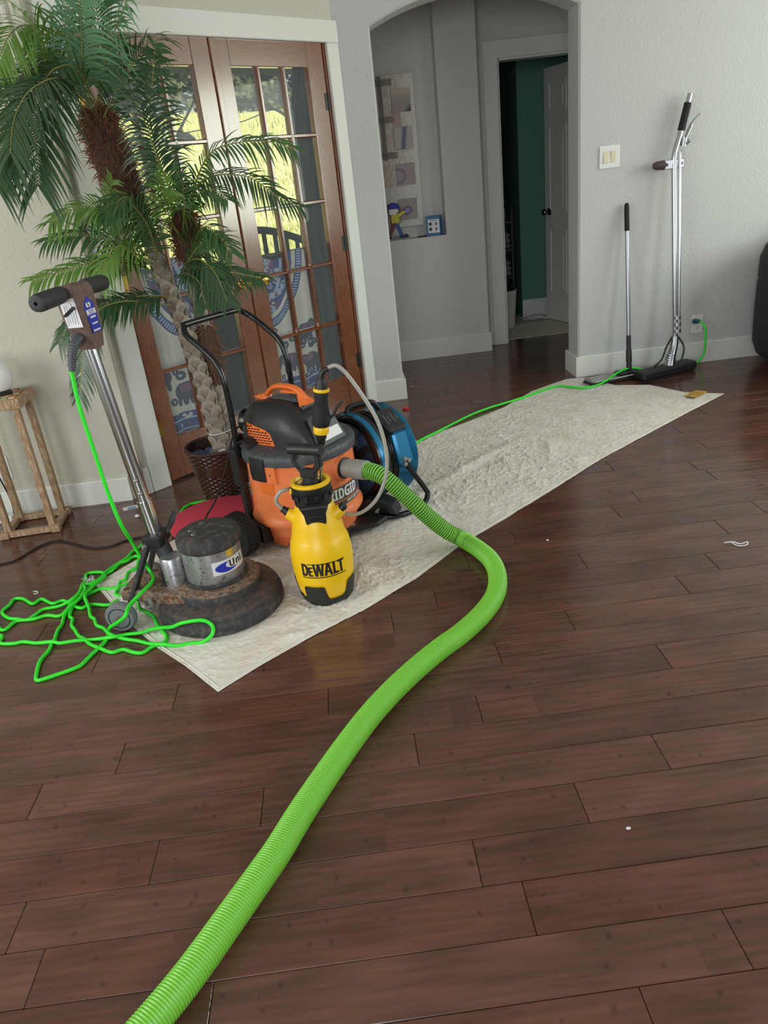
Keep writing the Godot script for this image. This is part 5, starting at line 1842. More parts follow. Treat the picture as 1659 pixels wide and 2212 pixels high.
	g.tube([h0 + Vector3(0.030, -0.045, 0.012), h0 + Vector3(0.052, -0.030, 0.014)], 0.014, 12)
	g.tube([h0 + Vector3(0.022, -0.08, 0.010), h0 + Vector3(0.010, -0.14, 0.010)], [0.010, 0.005], 12)
	g.tube([h0 + Vector3(0.036, -0.01, 0.010), h0 + Vector3(0.060, 0.040, 0.012), h0 + Vector3(0.064, 0.055, 0.012)], [0.011, 0.009, 0.007], 12)
	part("valve", g, M.steel, t)
	g = G.new()
	g.tube(spline([h0 + Vector3(0.030, 0.0, 0.010), h0 + Vector3(0.060, 0.06, 0.012), h0 + Vector3(0.105, 0.105, 0.014), h0 + Vector3(0.112, 0.106, 0.014)], 5), 0.0065, 10, true, 0.5)
	part("trigger", g, M.steel, t)
	# cross handle clamped on the tube
	g = G.new()
	g.box(Vector3(0.012, 1.268, -0.112), Vector3(0.125, 0.052, 0.014), 0.003)
	var br := part("bracket", g, M.steel, t)
	for x in [-0.034, 0.056]:
		g = G.new()
		g.ball(Vector3(x, 1.268, -0.103), Vector3(0.009, 0.009, 0.005), 10)
		part("bolt", g, M.dark_grey, br)
	g = G.new()
	g.tube([Vector3(-0.045, 1.268, -0.120), Vector3(-0.095, 1.268, -0.118), Vector3(-0.112, 1.268, -0.117)], [0.027, 0.024, 0.016], 16)
	tag(part("side_grip", g, mk("grip_brown", rgb(72, 58, 60), 0.6), t), "dark brown side grip")
	# black sofa at the right edge
	var s := thing("sofa", "black upholstered sofa end at the right edge, against the white wall", "sofa", Vector3(3.62, 0.0, -4.42))
	var sf := tri_map(mk("sofa_black", rgb(30, 32, 34), 0.75), Vector3.ONE * 3.0, false)
	bump(sf, noise_tex(0.02, 256, 81, 3), 0.15)
	sf.rim_enabled = true
	sf.rim = 0.2
	for e in [-1.0, 1.0]:
		g = G.new()
		var rings := []
		for q in [[0.035, 0.36, 0.085], [0.06, 0.395, 0.115], [0.14, 0.425, 0.140], [0.34, 0.43, 0.145], [0.52, 0.43, 0.143], [0.54, 0.425, 0.138], [0.56, 0.43, 0.142], [0.68, 0.425, 0.140], [0.75, 0.40, 0.115], [0.785, 0.34, 0.07], [0.79, 0.28, 0.03]]:
			var ring := []
			for j in 28:
				var aa := TAU * j / 28.0
				ring.append(Vector3(e * 0.79 + signf(cos(aa)) * pow(absf(cos(aa)), 0.45) * q[2], q[0], signf(sin(aa)) * pow(absf(sin(aa)), 0.45) * q[1]))
			rings.append(ring)
		g.loft(rings)
		part("arm", g, sf, s)
	g = G.new()
	g.box(Vector3(0, 0.24, 0.02), Vector3(1.32, 0.38, 0.78), 0.03)
	part("base", g, sf, s)
	g = G.new()
	g.box(Vector3(0, 0.60, -0.30), Vector3(1.32, 0.62, 0.22), 0.08, Basis(Vector3.RIGHT, -0.12))
	part("backrest", g, sf, s)
	for k in 2:
		g = G.new()
		g.box(Vector3(-0.325 + 0.65 * k, 0.46, 0.08), Vector3(0.64, 0.15, 0.66), 0.05)
		part("seat_cushion", g, sf, s)
	for q in [[-0.8, 0.30], [0.8, 0.30], [-0.8, -0.30], [0.8, -0.30]]:
		g = G.new()
		g.cyl(Vector3(q[0], 0.0, q[1]), Vector3(q[0], 0.05, q[1]), 0.022, 14, 0.028)
		part("leg", g, M.black_plastic, s)

func frond(t: Node3D, pts: Array, len: float, m: Material, rng: RandomNumberGenerator, bare := 0.10, gap := 0.0125) -> void:
	var c := spline(pts, 8)
	c = even(c, gap)
	var g := G.new()
	var rr := []
	for i in c.size(): rr.append(lerpf(0.0042, 0.0012, float(i) / c.size()))
	g.tube(c, rr, 6)
	var o := part("frond", g, M.palm_stem, t)
	g = G.new()
	var n := c.size()
	for i in range(int(n * bare), n):
		var u := float(i) / n
		var tg: Vector3 = (c[mini(i + 1, n - 1)] - c[maxi(i - 1, 0)]).normalized()
		var nn := Vector3(0.15, 0.75, 0.65)
		nn = (nn - tg * nn.dot(tg)).normalized()
		var sd := tg.cross(nn).normalized()
		var size := len * (0.45 + 0.55 * sin(PI * clampf(0.12 + u * 0.86, 0.0, 1.0))) * rng.randf_range(0.85, 1.1)
		for s in [-1.0, 1.0]:
			if rng.randf() < 0.05: continue
			var fwd := lerpf(0.55, 1.25, u) + rng.randf_range(-0.12, 0.12)
			var d: Vector3 = (sd * s + tg * fwd + nn * rng.randf_range(0.05, 0.38)).normalized()
			var droop := rng.randf_range(0.30, 0.75) * size
			var hw := rng.randf_range(0.0040, 0.0058)
			var k := g.v.size()
			for q in 6:
				var w := q / 5.0
				var p: Vector3 = c[i] + d * size * w + Vector3.DOWN * droop * w * w
				var dd := (d * size + Vector3.DOWN * 2.0 * droop * w).normalized()
				var ac := dd.cross(nn).normalized()
				var nm := ac.cross(dd).normalized()
				var wd: float = hw * [0.35, 0.95, 1.0, 0.85, 0.5, 0.04][q]
				g.pt(p - ac * wd, nm)
				g.pt(p + ac * wd, nm)
			for q in 5: g.quad(k + 2 * q, k + 2 * q + 1, k + 2 * q + 3, k + 2 * q + 2)
	part("leaflets", g, m, o)

func leaf_mat(called: String, c: Color, back: Color) -> void:
	var m := mk(called, c, 0.32)
	m.backlight_enabled = true
	m.backlight = back
	m.cull_mode = BaseMaterial3D.CULL_DISABLED

func trunk(t: Node3D, pts: Array, r0: float, r1: float, step: float) -> void:
	var c := even(spline(pts, 6), step)
	var p := []
	var rr := []
	for i in c.size() - 1:
		var w := float(i) / c.size()
		for k in 4:
			p.append(c[i].lerp(c[i + 1], k / 4.0))
			rr.append(lerpf(r0, r1, w) * [0.90, 0.92, 0.96, 1.0][k])
	var g := G.new()
	g.tube(p, rr, 20)
	var o := part("trunk", g, M.palm_bark, t)
	# old leaf bases: overlapping pointed scales
	var s := G.new()
	s.prism([Vector2(-0.5, -0.55), Vector2(0.5, -0.55), Vector2(0.52, 0.05), Vector2(0.0, 0.55), Vector2(-0.52, 0.05)], 0.16, Transform3D.IDENTITY, 0.05)
	var mesh := s.mesh()
	for i in range(1, c.size() - 1):
		var w := float(i) / c.size()
		var r := lerpf(r0, r1, w)
		var ax: Vector3 = (c[i + 1] - c[i - 1]).normalized()
		var fx := at_xf(c[i], ax)
		for k in 4:
			var a := TAU * (k + 0.5 * (i % 2)) / 4.0
			var d: Vector3 = fx.basis * Vector3(cos(a), 0, sin(a))
			var yy := (ax * 0.97 + d * 0.20).normalized()
			var xx := yy.cross(d).normalized()
			var b := Basis(xx, yy, xx.cross(yy))
			var sc := hang("bark_scale", mesh, M.palm_scale if (i * 7 + k * 3) % 5 else M.palm_bark, o)
			sc.transform = Transform3D(b.scaled_local(Vector3(r * 1.30, step * 1.30, r * 0.17)), c[i] + d * r * 0.90)

func shaggy(t: Node3D, pts: Array, radii: Array, m: Material, m2: Material, count: int, rng: RandomNumberGenerator) -> void:
	# the fibrous sleeve under a crown
	var c := spline(pts, 6)
	var rr := []
	for i in c.size():
		var w := float(i) / (c.size() - 1) * (radii.size() - 1)
		rr.append(lerpf(radii[int(w)], radii[mini(int(w) + 1, radii.size() - 1)], w - int(w)) * rng.randf_range(0.85, 1.05))
	var g := G.new()
	g.tube(c, rr, 16)
	var o := part("fibre_sleeve", g, m, t)
	g = G.new()
	for i in count:
		var q := rng.randi_range(0, c.size() - 2)
		var a := rng.randf() * TAU
		var ax: Vector3 = (c[q + 1] - c[q]).normalized()
		var fx := at_xf(c[q].lerp(c[q + 1], rng.randf()), ax)
		var d: Vector3 = fx.basis * Vector3(cos(a), 0, sin(a))
		var s: Vector3 = fx.origin + d * rr[q] * 0.8
		var e := s + (d * rng.randf_range(0.2, 0.8) + ax * rng.randf_range(-0.3, 0.8) + Vector3.DOWN * 0.25) * rng.randf_range(0.035, 0.085)
		g.tube([s, s.lerp(e, 0.6) + Vector3.UP * 0.004, e], [0.0024, 0.0017, 0.0004], 4, false)
	tag(part("fibres", g, m2, o), "", "", "", "stuff")

func palm() -> void:
	leaf_mat("leaf_dark", rgb(54, 80, 52), Color(0.10, 0.22, 0.08))
	leaf_mat("leaf_mid", rgb(68, 98, 58), Color(0.16, 0.30, 0.08))
	leaf_mat("leaf_bright", rgb(98, 132, 60), Color(0.25, 0.38, 0.08))
	leaf_mat("leaf_pale", rgb(98, 138, 104), Color(0.2, 0.32, 0.12))
	mk("palm_stem", rgb(128, 128, 62), 0.5)
	worn("palm_bark", [[0.0, rgb(98, 88, 78)], [0.5, rgb(138, 128, 116)], [1.0, rgb(164, 156, 144)]], 0.85, 0.0, 6.0, 0.03, 91)
	worn("palm_scale", [[0.0, rgb(128, 116, 104)], [0.5, rgb(164, 154, 140)], [1.0, rgb(188, 180, 168)]], 0.8, 0.0, 9.0, 0.03, 92)
	mk("fibre_dark", rgb(80, 58, 47), 0.95)
	mk("fibre_rust", rgb(142, 92, 66), 0.95)
	var bc := Vector3(-0.69, 0.0, -3.575)
	var t := thing("potted_palm", "tall artificial palm with two scaly trunks in a dark wicker basket before the wooden doors", "potted palm", Vector3.ZERO)
	# woven basket
	worn("wicker", [[0.0, rgb(38, 22, 16)], [0.5, rgb(56, 35, 26)], [1.0, rgb(84, 55, 38)]], 0.32, 0.0, 10.0, 0.03, 95)
	var g := G.new()
	var rows := 24
	var stakes := 36
	g.sheet(stakes * 6, rows * 4, func(u: float, w: float) -> Vector3:
		var a := u * TAU
		var y := w * 0.265
		var row := floori(w * rows * 0.9999)
		var inrow := w * rows - row
		var r := lerpf(0.108, 0.155, w) + 0.0042 * sin(PI * inrow) * (0.25 + 0.75 * cos(a * stakes * 0.5 + PI * (row % 2)))
		return bc + Vector3(r * cos(a), y, r * sin(a)))
	for i in g.n.size():
		if g.n[i].dot(g.v[i] - bc - Vector3(0, g.v[i].y, 0)) < 0.0: g.n[i] = -g.n[i]
	var fixed := g.idx.duplicate()
	g.idx.clear()
	for i in range(0, fixed.size(), 3): g.tri(fixed[i], fixed[i + 1], fixed[i + 2])
	g.lathe([Vector2(0.149, 0.262), Vector2(0.140, 0.14), Vector2(0.0, 0.10)], 48, Transform3D(Basis.IDENTITY, bc))
	var basket := part("basket", g, M.wicker, t)
	g = G.new()
	for k in 3:
		var loop := []
		for i in 121:
			var a := TAU * i / 120.0
			loop.append(bc + Vector3((0.156 + 0.005 * cos(a * 20 + k * TAU / 3)) * cos(a), 0.265 + 0.006 * sin(a * 20 + k * TAU / 3), (0.156 + 0.005 * cos(a * 20 + k * TAU / 3)) * sin(a)))
		g.tube(loop, 0.0055, 8, false)
	part("basket_rim", g, M.wicker, basket)
	g = G.new()
	g.lathe([Vector2(0.0, 0.0), Vector2(0.108, 0.0), Vector2(0.110, 0.006)], 40, Transform3D(Basis.IDENTITY, bc))
	part("basket_base", g, M.wicker, basket)
	var rng := RandomNumberGenerator.new()
	rng.seed = 2024
	trunk(t, TRUNK_BIG, 0.048, 0.033, 0.036)
	trunk(t, TRUNK_SMALL, 0.039, 0.028, 0.034)
	shaggy(t, TRUNK_BIG_TOP, [0.05, 0.075, 0.088, 0.080, 0.072, 0.04], M.fibre_dark, M.fibre_rust, 2000, rng)
	shaggy(t, TRUNK_SMALL_TOP, [0.045, 0.060, 0.055, 0.03], M.fibre_dark, M.fibre_rust, 800, rng)
	shaggy(t, TRUNK_SMALL.slice(2, 5), [0.036, 0.050, 0.052, 0.036], M.fibre_dark, M.fibre_rust, 260, rng)
	# white tie round the trunks
	g = G.new()
	var tie := []
	for i in 25:
		var a := TAU * i / 24.0
		tie.append(Vector3(-0.662 + 0.066 * cos(a), 0.335 + 0.004 * sin(2 * a), -3.60 + 0.085 * sin(a)))
	g.tube(tie, 0.0022, 6, false)
	part("tie", g, M.white_plastic, t)
	var mats := [M.leaf_dark, M.leaf_mid, M.leaf_bright, M.leaf_pale]
	var pick_a := [0, 0, 2, 3, 3, 0, 0, 2, 3, 0, 3]
	for i in [0, 1, 2, 3, 4, 5, 6, 7, 8, 10]: frond(t, FROND_A[i], 0.215, mats[pick_a[i]], rng, 0.14)
	var pick_b := [1, 0, 0, 0, 2, 1, 1]
	for i in FROND_B.size(): frond(t, FROND_B[i], [0.125, 0.125, 0.14, 0.20, 0.12, 0.12, 0.12][i], mats[pick_b[i]], rng, 0.10, 0.0165 if i < 2 else 0.0135)
	var pick_c := [2, 1, 2, 2, 1, 2, 1]
	for i in FROND_C.size(): frond(t, FROND_C[i], 0.135, mats[pick_c[i]], rng)
	var pick_d := [0, 0, 0, 1, 0, 0, 1]
	for i in FROND_D.size(): frond(t, FROND_D[i], 0.120, mats[pick_d[i]], rng)
	rebase(t, bc)
	# cloth stuffed round the stems
	var cl := noise(9.0, FastNoiseLite.TYPE_SIMPLEX_SMOOTH, 97, 3)
	for k in 2:
		g = G.new()
		g.sheet(24, 60, func(u: float, w: float) -> Vector3:
			var a := w * TAU
			var r: float = u * (0.143 if k == 0 else 0.075)
			var ctr := bc + (Vector3.ZERO if k == 0 else Vector3(0.045, 0.014, 0.02))
			return ctr + Vector3(r * cos(a), 0.205 + 0.05 * cl.get_noise_2d(r * cos(a) * 1.4 + k * 9, r * sin(a) * 1.4) + 0.020 * (1.0 - u), r * sin(a)), Vector2.ONE, Vector3.UP)
		if k == 0: tag(part("stuffing_cloth", g, mk("denim", rgb(92, 116, 152), 0.9)), "crumpled blue cloth stuffed round the palm stems inside the basket", "cloth")
		else: tag(part("stuffing_cloth", g, mk("rag_white", rgb(186, 184, 180), 0.9)), "crumpled pale rag at the foot of the palm trunks inside the basket", "cloth")

func tapestry_image() -> ImageTexture:
	# printed cotton: blue medallion, borders of dots and leaves, flowers, elephants
	var w := 768
	var h := 640
	var im := Image.create(w, h, false, Image.FORMAT_RGB8)
	im.fill(rgb(202, 199, 190))
	var blue := rgb(44, 64, 128)
	var pale := rgb(158, 178, 206)
	var plum := rgb(116, 72, 112)
	var dark := rgb(54, 58, 78)
	var cx := 384.0
	var cy := -10.0
	for y in h:
		for x in w:
			var d := Vector2(x - cx, (y - cy)).length()
			var a := atan2(y - cy, x - cx)
			if d < 300: im.set_pixel(x, y, blue if fmod(d, 60.0) > 14.0 else pale)
			elif d < 318: im.set_pixel(x, y, rgb(206, 203, 194))
			elif d < 352: im.set_pixel(x, y, pale if fmod(a * 60.0 + 600.0, 2.0) > 1.0 and absf(d - 335.0) < 11.0 else blue)
			elif d < 366: im.set_pixel(x, y, rgb(206, 203, 194))
			if y > h - 90 and y < h - 8: im.set_pixel(x, y, blue if fmod(float(y), 41.0) > 6.0 else pale)
	var rng := RandomNumberGenerator.new()
	rng.seed = 77
	for i in 300:
		var a := rng.randf() * PI
		var d := rng.randf_range(60, 290)
		var p := Vector2(cx + d * cos(a), cy + d * sin(a))
		for k in 6:
			dot(im, p + Vector2(11, 0).rotated(TAU * k / 6.0 + i), 6.5, 4.0, plum if i % 3 == 0 else pale)
		dot(im, p, 5, 5, rgb(206, 203, 194) if i % 2 else plum)
	for i in 44:
		flower(im, Vector2(rng.randf_range(10, w - 10), rng.randf_range(300, h - 104)), rng.randf_range(10, 19), dark, pale)
	for i in 5:
		var p: Vector2 = [Vector2(52, 400), Vector2(150, 470), Vector2(612, 470), Vector2(700, 360), Vector2(712, 500)][i]
		elephant(im, p, 1.0 if i % 2 else -1.0, dark, plum)
	for i in 90:
		dot(im, Vector2(rng.randf() * w, rng.randf_range(h - 84, h - 14)), rng.randf_range(3, 8), rng.randf_range(3, 8), plum if i % 3 == 0 else rgb(206, 203, 194))
	return ImageTexture.create_from_image(im)

func dot(im: Image, c: Vector2, rx: float, ry: float, col: Color) -> void:
	for y in range(maxi(int(c.y - ry), 0), mini(int(c.y + ry) + 1, im.get_height())):
		for x in range(maxi(int(c.x - rx), 0), mini(int(c.x + rx) + 1, im.get_width())):
			if pow((x - c.x) / rx, 2) + pow((y - c.y) / ry, 2) <= 1.0: im.set_pixel(x, y, col)

func flower(im: Image, c: Vector2, r: float, col: Color, mid: Color) -> void:
	for k in 10: dot(im, c + Vector2(r * 0.8, 0).rotated(TAU * k / 10.0), r * 0.28, r * 0.28, col)
	dot(im, c, r * 0.62, r * 0.62, col)
	dot(im, c, r * 0.34, r * 0.34, mid)

func elephant(im: Image, c: Vector2, s: float, col: Color, cloth: Color) -> void:
	dot(im, c, 48, 36, col)
	dot(im, c + Vector2(46 * s, -18), 23, 22, col)
	dot(im, c + Vector2(38 * s, -14), 12, 16, cloth)
	for k in 9:
		dot(im, c + Vector2((66 + 7 * sin(k * 0.5)) * s, -8 + k * 5.0 if k < 6 else 18 - (k - 6) * 9.0), 6.0, 6.0, col)
	for k in 4: dot(im, c + Vector2(-33 + 21 * k, 36), 9, 20, col)
	dot(im, c + Vector2(-4, -14), 20, 19, cloth)

func outdoors() -> void:
	var xf := door_frame()
	# z runs from the door outwards as negative
	var pat := tri_map(mk("patio_slab", Color.WHITE, 0.9), Vector3.ONE * 0.5)
	pat.albedo_texture = noise_tex(0.02, 256, 101, 3, ramp([[0.0, rgb(120, 116, 106)], [1.0, rgb(160, 154, 142)]]))
	var g := G.new()
	g.prism([Vector2(-0.1, 0.14), Vector2(1.40, 0.14), Vector2(1.35 + 0.94 * 4.6, 4.6), Vector2(-1.05 * 4.6, 4.6)], 0.16, Transform3D(Basis(Vector3.RIGHT, Vector3(0, 0, -1), Vector3.UP), Vector3(0, -0.09, 0)))
	struct("ground_patio", g, pat, "concrete patio outside the double door").transform = xf
	# a grassy bank that climbs away from the patio
	var gr := tri_map(mk("grass_bank", Color.WHITE, 0.95), Vector3.ONE * 0.35)
	gr.albedo_texture = noise_tex(0.05, 512, 103, 4, ramp([[0.0, rgb(128, 138, 84)], [0.42, rgb(178, 184, 122)], [0.58, rgb(212, 210, 158)], [1.0, rgb(232, 228, 190)]]))
	var hn := noise(0.25, FastNoiseLite.TYPE_SIMPLEX_SMOOTH, 104, 3)
	var bank := func(x: float, d: float) -> float:
		return -0.05 + 3.35 * smoothstep(3.6, 15.0, d) + 0.06 * (d - 15.0 if d > 15.0 else 0.0) + 0.12 * hn.get_noise_2d(x, d) * smoothstep(4.0, 6.0, d)
	g = G.new()
	g.sheet(60, 60, func(u: float, w: float) -> Vector3:
		var d := lerpf(4.2, 40.0, u * u)
		var x := lerpf(-1.0 * d, 1.3 + 0.93 * d, w)
		return Vector3(x, bank.call(x, d), -d), Vector2.ONE, Vector3.UP)
	struct("ground_bank", g, gr, "sunlit grassy bank beyond the patio").transform = xf
	var rng := RandomNumberGenerator.new()
	rng.seed = 105
	leaf_mat("grass_blade", rgb(178, 186, 116), Color(0.3, 0.35, 0.1))
	g = G.new()
	for i in 9000:
		var d := rng.randf_range(5.0, 13.5)
		var x := rng.randf_range(0.25 * d, 1.0 + 0.93 * d)
		var p := Vector3(x, bank.call(x, d), -d)
		var a := rng.randf() * TAU
		var s := Vector3(cos(a), 0, sin(a)) * 0.02
		var up := Vector3(rng.randf_range(-0.06, 0.06), rng.randf_range(0.07, 0.20), rng.randf_range(-0.06, 0.06))
		var k := g.v.size()
		g.pt(p - s, Vector3(0, 0.6, 0.8)); g.pt(p + s, Vector3(0, 0.6, 0.8)); g.pt(p + up, Vector3(0, 0.6, 0.8))
		g.tri(k, k + 1, k + 2)
	var gb := part("grass", g, M.grass_blade)
	gb.transform = xf
	tag(gb, "dry yellow-green grass on the bank behind the door panes", "grass", "", "stuff")
	# trees along the top of the bank
	leaf_mat("tree_leaf", rgb(104, 114, 94), Color(0.18, 0.22, 0.08))
	leaf_mat("tree_leaf_pale", rgb(128, 136, 114), Color(0.22, 0.24, 0.12))
	mk("tree_bark", rgb(96, 88, 78), 0.9)
	var spots := [[6.6, 15.8, 5.4], [8.4, 15.0, 5.0], [10.2, 16.4, 5.6], [12.0, 15.6, 5.2], [13.7, 16.4, 5.6], [15.3, 17.0, 5.2], [17.2, 18.4, 5.8]]
	var kinds := ["grey-green tree on the bank, seen through the left door's top panes", "second grey-green tree on the bank, counted from the left end", "pale leafy tree behind the left door's right-hand panes", "grey-green tree behind the meeting stiles of the doors", "pale leafy tree behind the right door's upper left panes", "grey-green tree behind the right door's upper middle panes", "pale tree at the right end of the bank's row"]
	for i in spots.size():
		var q: Array = spots[i]
		var base := Vector3(q[0], bank.call(q[0], q[1]) - 0.1, -q[1])
		var tr := thing("tree", kinds[i], "tree", xf * base, 0.0, "trees along the top of the bank")
		g = G.new()
		g.tube([Vector3.ZERO, Vector3(0.1, q[2] * 0.35, 0), Vector3(0.0, q[2] * 0.7, 0.1)], [0.16, 0.12, 0.05], 10)
		for k in 5:
			var a := TAU * k / 5.0
			g.tube([Vector3(0.08, q[2] * 0.32, 0), Vector3(0.9 * cos(a), q[2] * 0.5, 0.9 * sin(a)), Vector3(1.5 * cos(a), q[2] * 0.66, 1.5 * sin(a))], [0.07, 0.045, 0.02], 6)
		part("trunk", g, M.tree_bark, tr)
		g = G.new()
		for k in 3400:
			var dir := Vector3(rng.randfn(), rng.randfn() * 0.8, rng.randfn()).normalized()
			var r := 0.55 + 0.45 * rng.randf()
			r *= 1.0 + 0.22 * sin(dir.x * 5.0 + i) * cos(dir.y * 6.0)
			var c := Vector3(0, q[2] * 0.46, 0) + dir * r * Vector3(1.9, q[2] * 0.50, 1.9)
			var ax := Vector3(rng.randfn(), rng.randfn(), rng.randfn()).normalized()
			var b := ax.cross(Vector3(0.3, 0.5, 0.8)).normalized()
			var n := ax.cross(b).normalized()
			if n.dot(dir) < 0.0: n = -n
			var s := rng.randf_range(0.07, 0.15)
			var kk := g.v.size()
			g.pt(c - ax * s, (n + dir).normalized()); g.pt(c + b * s * 0.6, (n + dir).normalized()); g.pt(c + ax * s, (n + dir).normalized()); g.pt(c - b * s * 0.6, (n + dir).normalized())
			g.quad(kk, kk + 1, kk + 2, kk + 3)
		part("crown", g, M.tree_leaf if i % 2 else M.tree_leaf_pale, tr)
	# roof over the patio: its edge shows as a dark line at the top of the panes
	g = G.new()
	g.prism([Vector2(-0.1, 0.14), Vector2(1.40, 0.14), Vector2(2.9, 1.7), Vector2(-0.35, 1.7)], 0.10, Transform3D(Basis(Vector3.RIGHT, Vector3(0, 0, -1), Vector3.UP), Vector3(0, 2.26, 0)))
	struct("roof", g, mk("eave_grey", rgb(98, 98, 98), 0.8)).transform = xf
	# arched slat bench
	var bn := thing("garden_bench", "dark slatted garden bench with an arched back, outside the right door leaf", "bench")
	bn.transform = xf * Transform3D(Basis.IDENTITY, Vector3(1.58, -0.01, -1.05))
	mk("bench_paint", rgb(52, 54, 58), 0.6)
	var arc := []
	for i in 17:
		var x := lerpf(-0.62, 0.62, i / 16.0)
		arc.append(Vector3(x, 0.98 + 0.17 * cos(x / 0.62 * PI * 0.5), 0))
	g = G.new()
	g.tube(arc, 0.026, 10)
	part("top_rail", g, M.bench_paint, bn)
	g = G.new()
	g.box(Vector3(0, 0.93, 0), Vector3(1.24, 0.05, 0.03), 0.005)
	part("back_rail", g, M.bench_paint, bn)
	g = G.new()
	g.box(Vector3(0, 0.52, 0), Vector3(1.24, 0.05, 0.03), 0.005)
	part("back_rail", g, M.bench_paint, bn)
	for i in 12:
		var x := lerpf(-0.56, 0.56, i / 11.0)
		g = G.new()
		var top := 0.98 + 0.17 * cos(x / 0.62 * PI * 0.5)
		g.box(Vector3(x, (top + 0.52) / 2, 0), Vector3(0.035, top - 0.52, 0.016), 0.003)
		part("slat", g, M.bench_paint, bn)
	g = G.new()
	g.box(Vector3(0, 0.44, -0.24), Vector3(1.26, 0.035, 0.48), 0.01)
	part("seat", g, M.bench_paint, bn)
	for q in [[-0.60, 0.0], [0.60, 0.0], [-0.60, -0.46], [0.60, -0.46]]:
		g = G.new()
		g.box(Vector3(q[0], (0.99 if q[1] == 0.0 else 0.44) / 2, q[1]), Vector3(0.05, 0.99 if q[1] == 0.0 else 0.44, 0.05), 0.005)
		part("leg", g, M.bench_paint, bn)
	# tapestries hung behind the lower panes
	var tm := mk("tapestry_print", Color.WHITE, 0.9)
	tm.albedo_texture = tapestry_image()
	tm.backlight_enabled = true
	tm.backlight = Color(0.25, 0.25, 0.25)
	tm.cull_mode = BaseMaterial3D.CULL_DISABLED
	var spans := [[0.06, 0.475, 0.18, 1.10, 0.0, 0.32], [0.80, 1.345, 0.18, 1.03, 0.57, 1.0]]
	for i in 2:
		var s: Array = spans[i]
		g = G.new()
		g.sheet(40, 30, func(u: float, w: float) -> Vector3: return Vector3(lerpf(s[0], s[1], u), lerpf(s[3], s[2], w) + 0.02 * sin(u * 9.0) * (1 - w), -0.16 + 0.012 * sin(u * 17.0 + 3 * w) * (0.4 + w)), Vector2.ONE, Vector3(0, 0, 1))
		for k in g.u.size(): g.u[k] = Vector2(lerpf(s[4], s[5], g.u[k].x), g.u[k].y)
		var tp := thing("tapestry", ["blue and white elephant tapestry behind the left door's lower panes", "blue medallion elephant tapestry behind the right door's lower panes"][i], "tapestry", Vector3.ZERO, 0.0, "tapestries behind the glass")
		tp.transform = xf
		part("cloth", g, tm, tp)
		g = G.new()
		g.cyl(Vector3(s[0] - 0.03, s[3] + 0.012, -0.165), Vector3(s[1] + 0.03, s[3] + 0.012, -0.165), 0.007, 8)
		part("rod", g, M.bench_paint, tp)
	# covered grill
	var cg := thing("covered_grill", "dark grey covered grill standing behind the left door's right-hand panes", "grill")
	cg.transform = xf * Transform3D(Basis.IDENTITY, Vector3(0.80, -0.01, -0.72))
	var cov := mk("cover_grey", rgb(70, 72, 78), 0.7)
	g = G.new()
	var rings := []
	for q in [[0.0, 0.33, 0.27], [0.35, 0.32, 0.26], [0.70, 0.31, 0.25], [0.85, 0.29, 0.22], [0.95, 0.24, 0.16], [0.99, 0.15, 0.08]]:
		var ring := []
		for j in 32:
			var a := TAU * j / 32.0
			var f: float = 1.0 + 0.03 * sin(a * 9.0) * (1.0 - q[0])
			ring.append(Vector3(signf(cos(a)) * pow(absf(cos(a)), 0.5) * q[1] * f, q[0], signf(sin(a)) * pow(absf(sin(a)), 0.5) * q[2] * f))
		rings.append(ring)
	g.loft(rings)
	part("cover", g, cov, cg)
	g = G.new()
	g.lathe([Vector2(0.0, 0.98), Vector2(0.04, 0.985), Vector2(0.03, 1.0), Vector2(0, 1.01)], 16)
	part("top_knob", g, M.bench_paint, cg)
	# bell lantern on a bar
	var bl := thing("hanging_lantern", "dark dome-shaped lantern hanging outside the left door's upper panes", "lantern")
	bl.transform = xf * Transform3D(Basis.IDENTITY, Vector3(1.30, 1.72, -1.2))
	g = G.new()
	g.lathe([Vector2(0.0, 0.092), Vector2(0.016, 0.092), Vector2(0.018, 0.075), Vector2(0.055, 0.062), Vector2(0.085, 0.035), Vector2(0.100, 0.0), Vector2(0.096, -0.004), Vector2(0.0, 0.0)], 32)
	part("shade", g, M.bench_paint, bl)
	g = G.new()
	g.tube([Vector3(0, 0.09, 0), Vector3(0.14, 0.24, 0), Vector3(0.26, 0.44, 0.05)], 0.009, 8)
	part("hanger", g, M.bench_paint, bl)
	# curved pole of a garden shade
	var pole := thing("shade_pole", "thin dark curved pole arching outside the right door's top panes", "pole")
	pole.transform = xf
	g = G.new()
	g.tube(spline([Vector3(1.75, 2.0, -1.5), Vector3(2.02, 2.013, -1.5), Vector3(2.25, 1.991, -1.5), Vector3(2.49, 1.905, -1.5), Vector3(2.70, 1.753, -1.5), Vector3(2.95, 1.45, -1.5), Vector3(3.05, 0.9, -1.5), Vector3(3.05, -0.01, -1.5)], 6), 0.011, 10)
	part("arch", g, M.bench_paint, pole)
	g = G.new()
	g.tube(spline([Vector3(1.4, 1.80, -1.5), Vector3(2.0, 1.86, -1.5), Vector3(2.6, 1.93, -1.5), Vector3(3.0, 1.40, -1.5)], 8), 0.004, 6)
	part("guy_line", g, M.bench_paint, pole)
	# dark drape at the right edge of the glass
	var dr := thing("outdoor_curtain", "dark grey curtain hanging outside the right edge of the right door", "curtain")
	dr.transform = xf
	g = G.new()
	g.sheet(16, 50, func(u: float, w: float) -> Vector3:
		var y := lerpf(2.2, 0.02, w)
		var left := 1.375 + 0.028 * sin(w * 9.0 + 0.6) + 0.02 * sin(w * 21.0) + 0.05 * (1.0 - smoothstep(0.0, 0.25, w))
		return Vector3(lerpf(left, 1.66, u), y, -0.19 + 0.025 * sin(u * 20.0)), Vector2.ONE, Vector3(0, 0, 1))
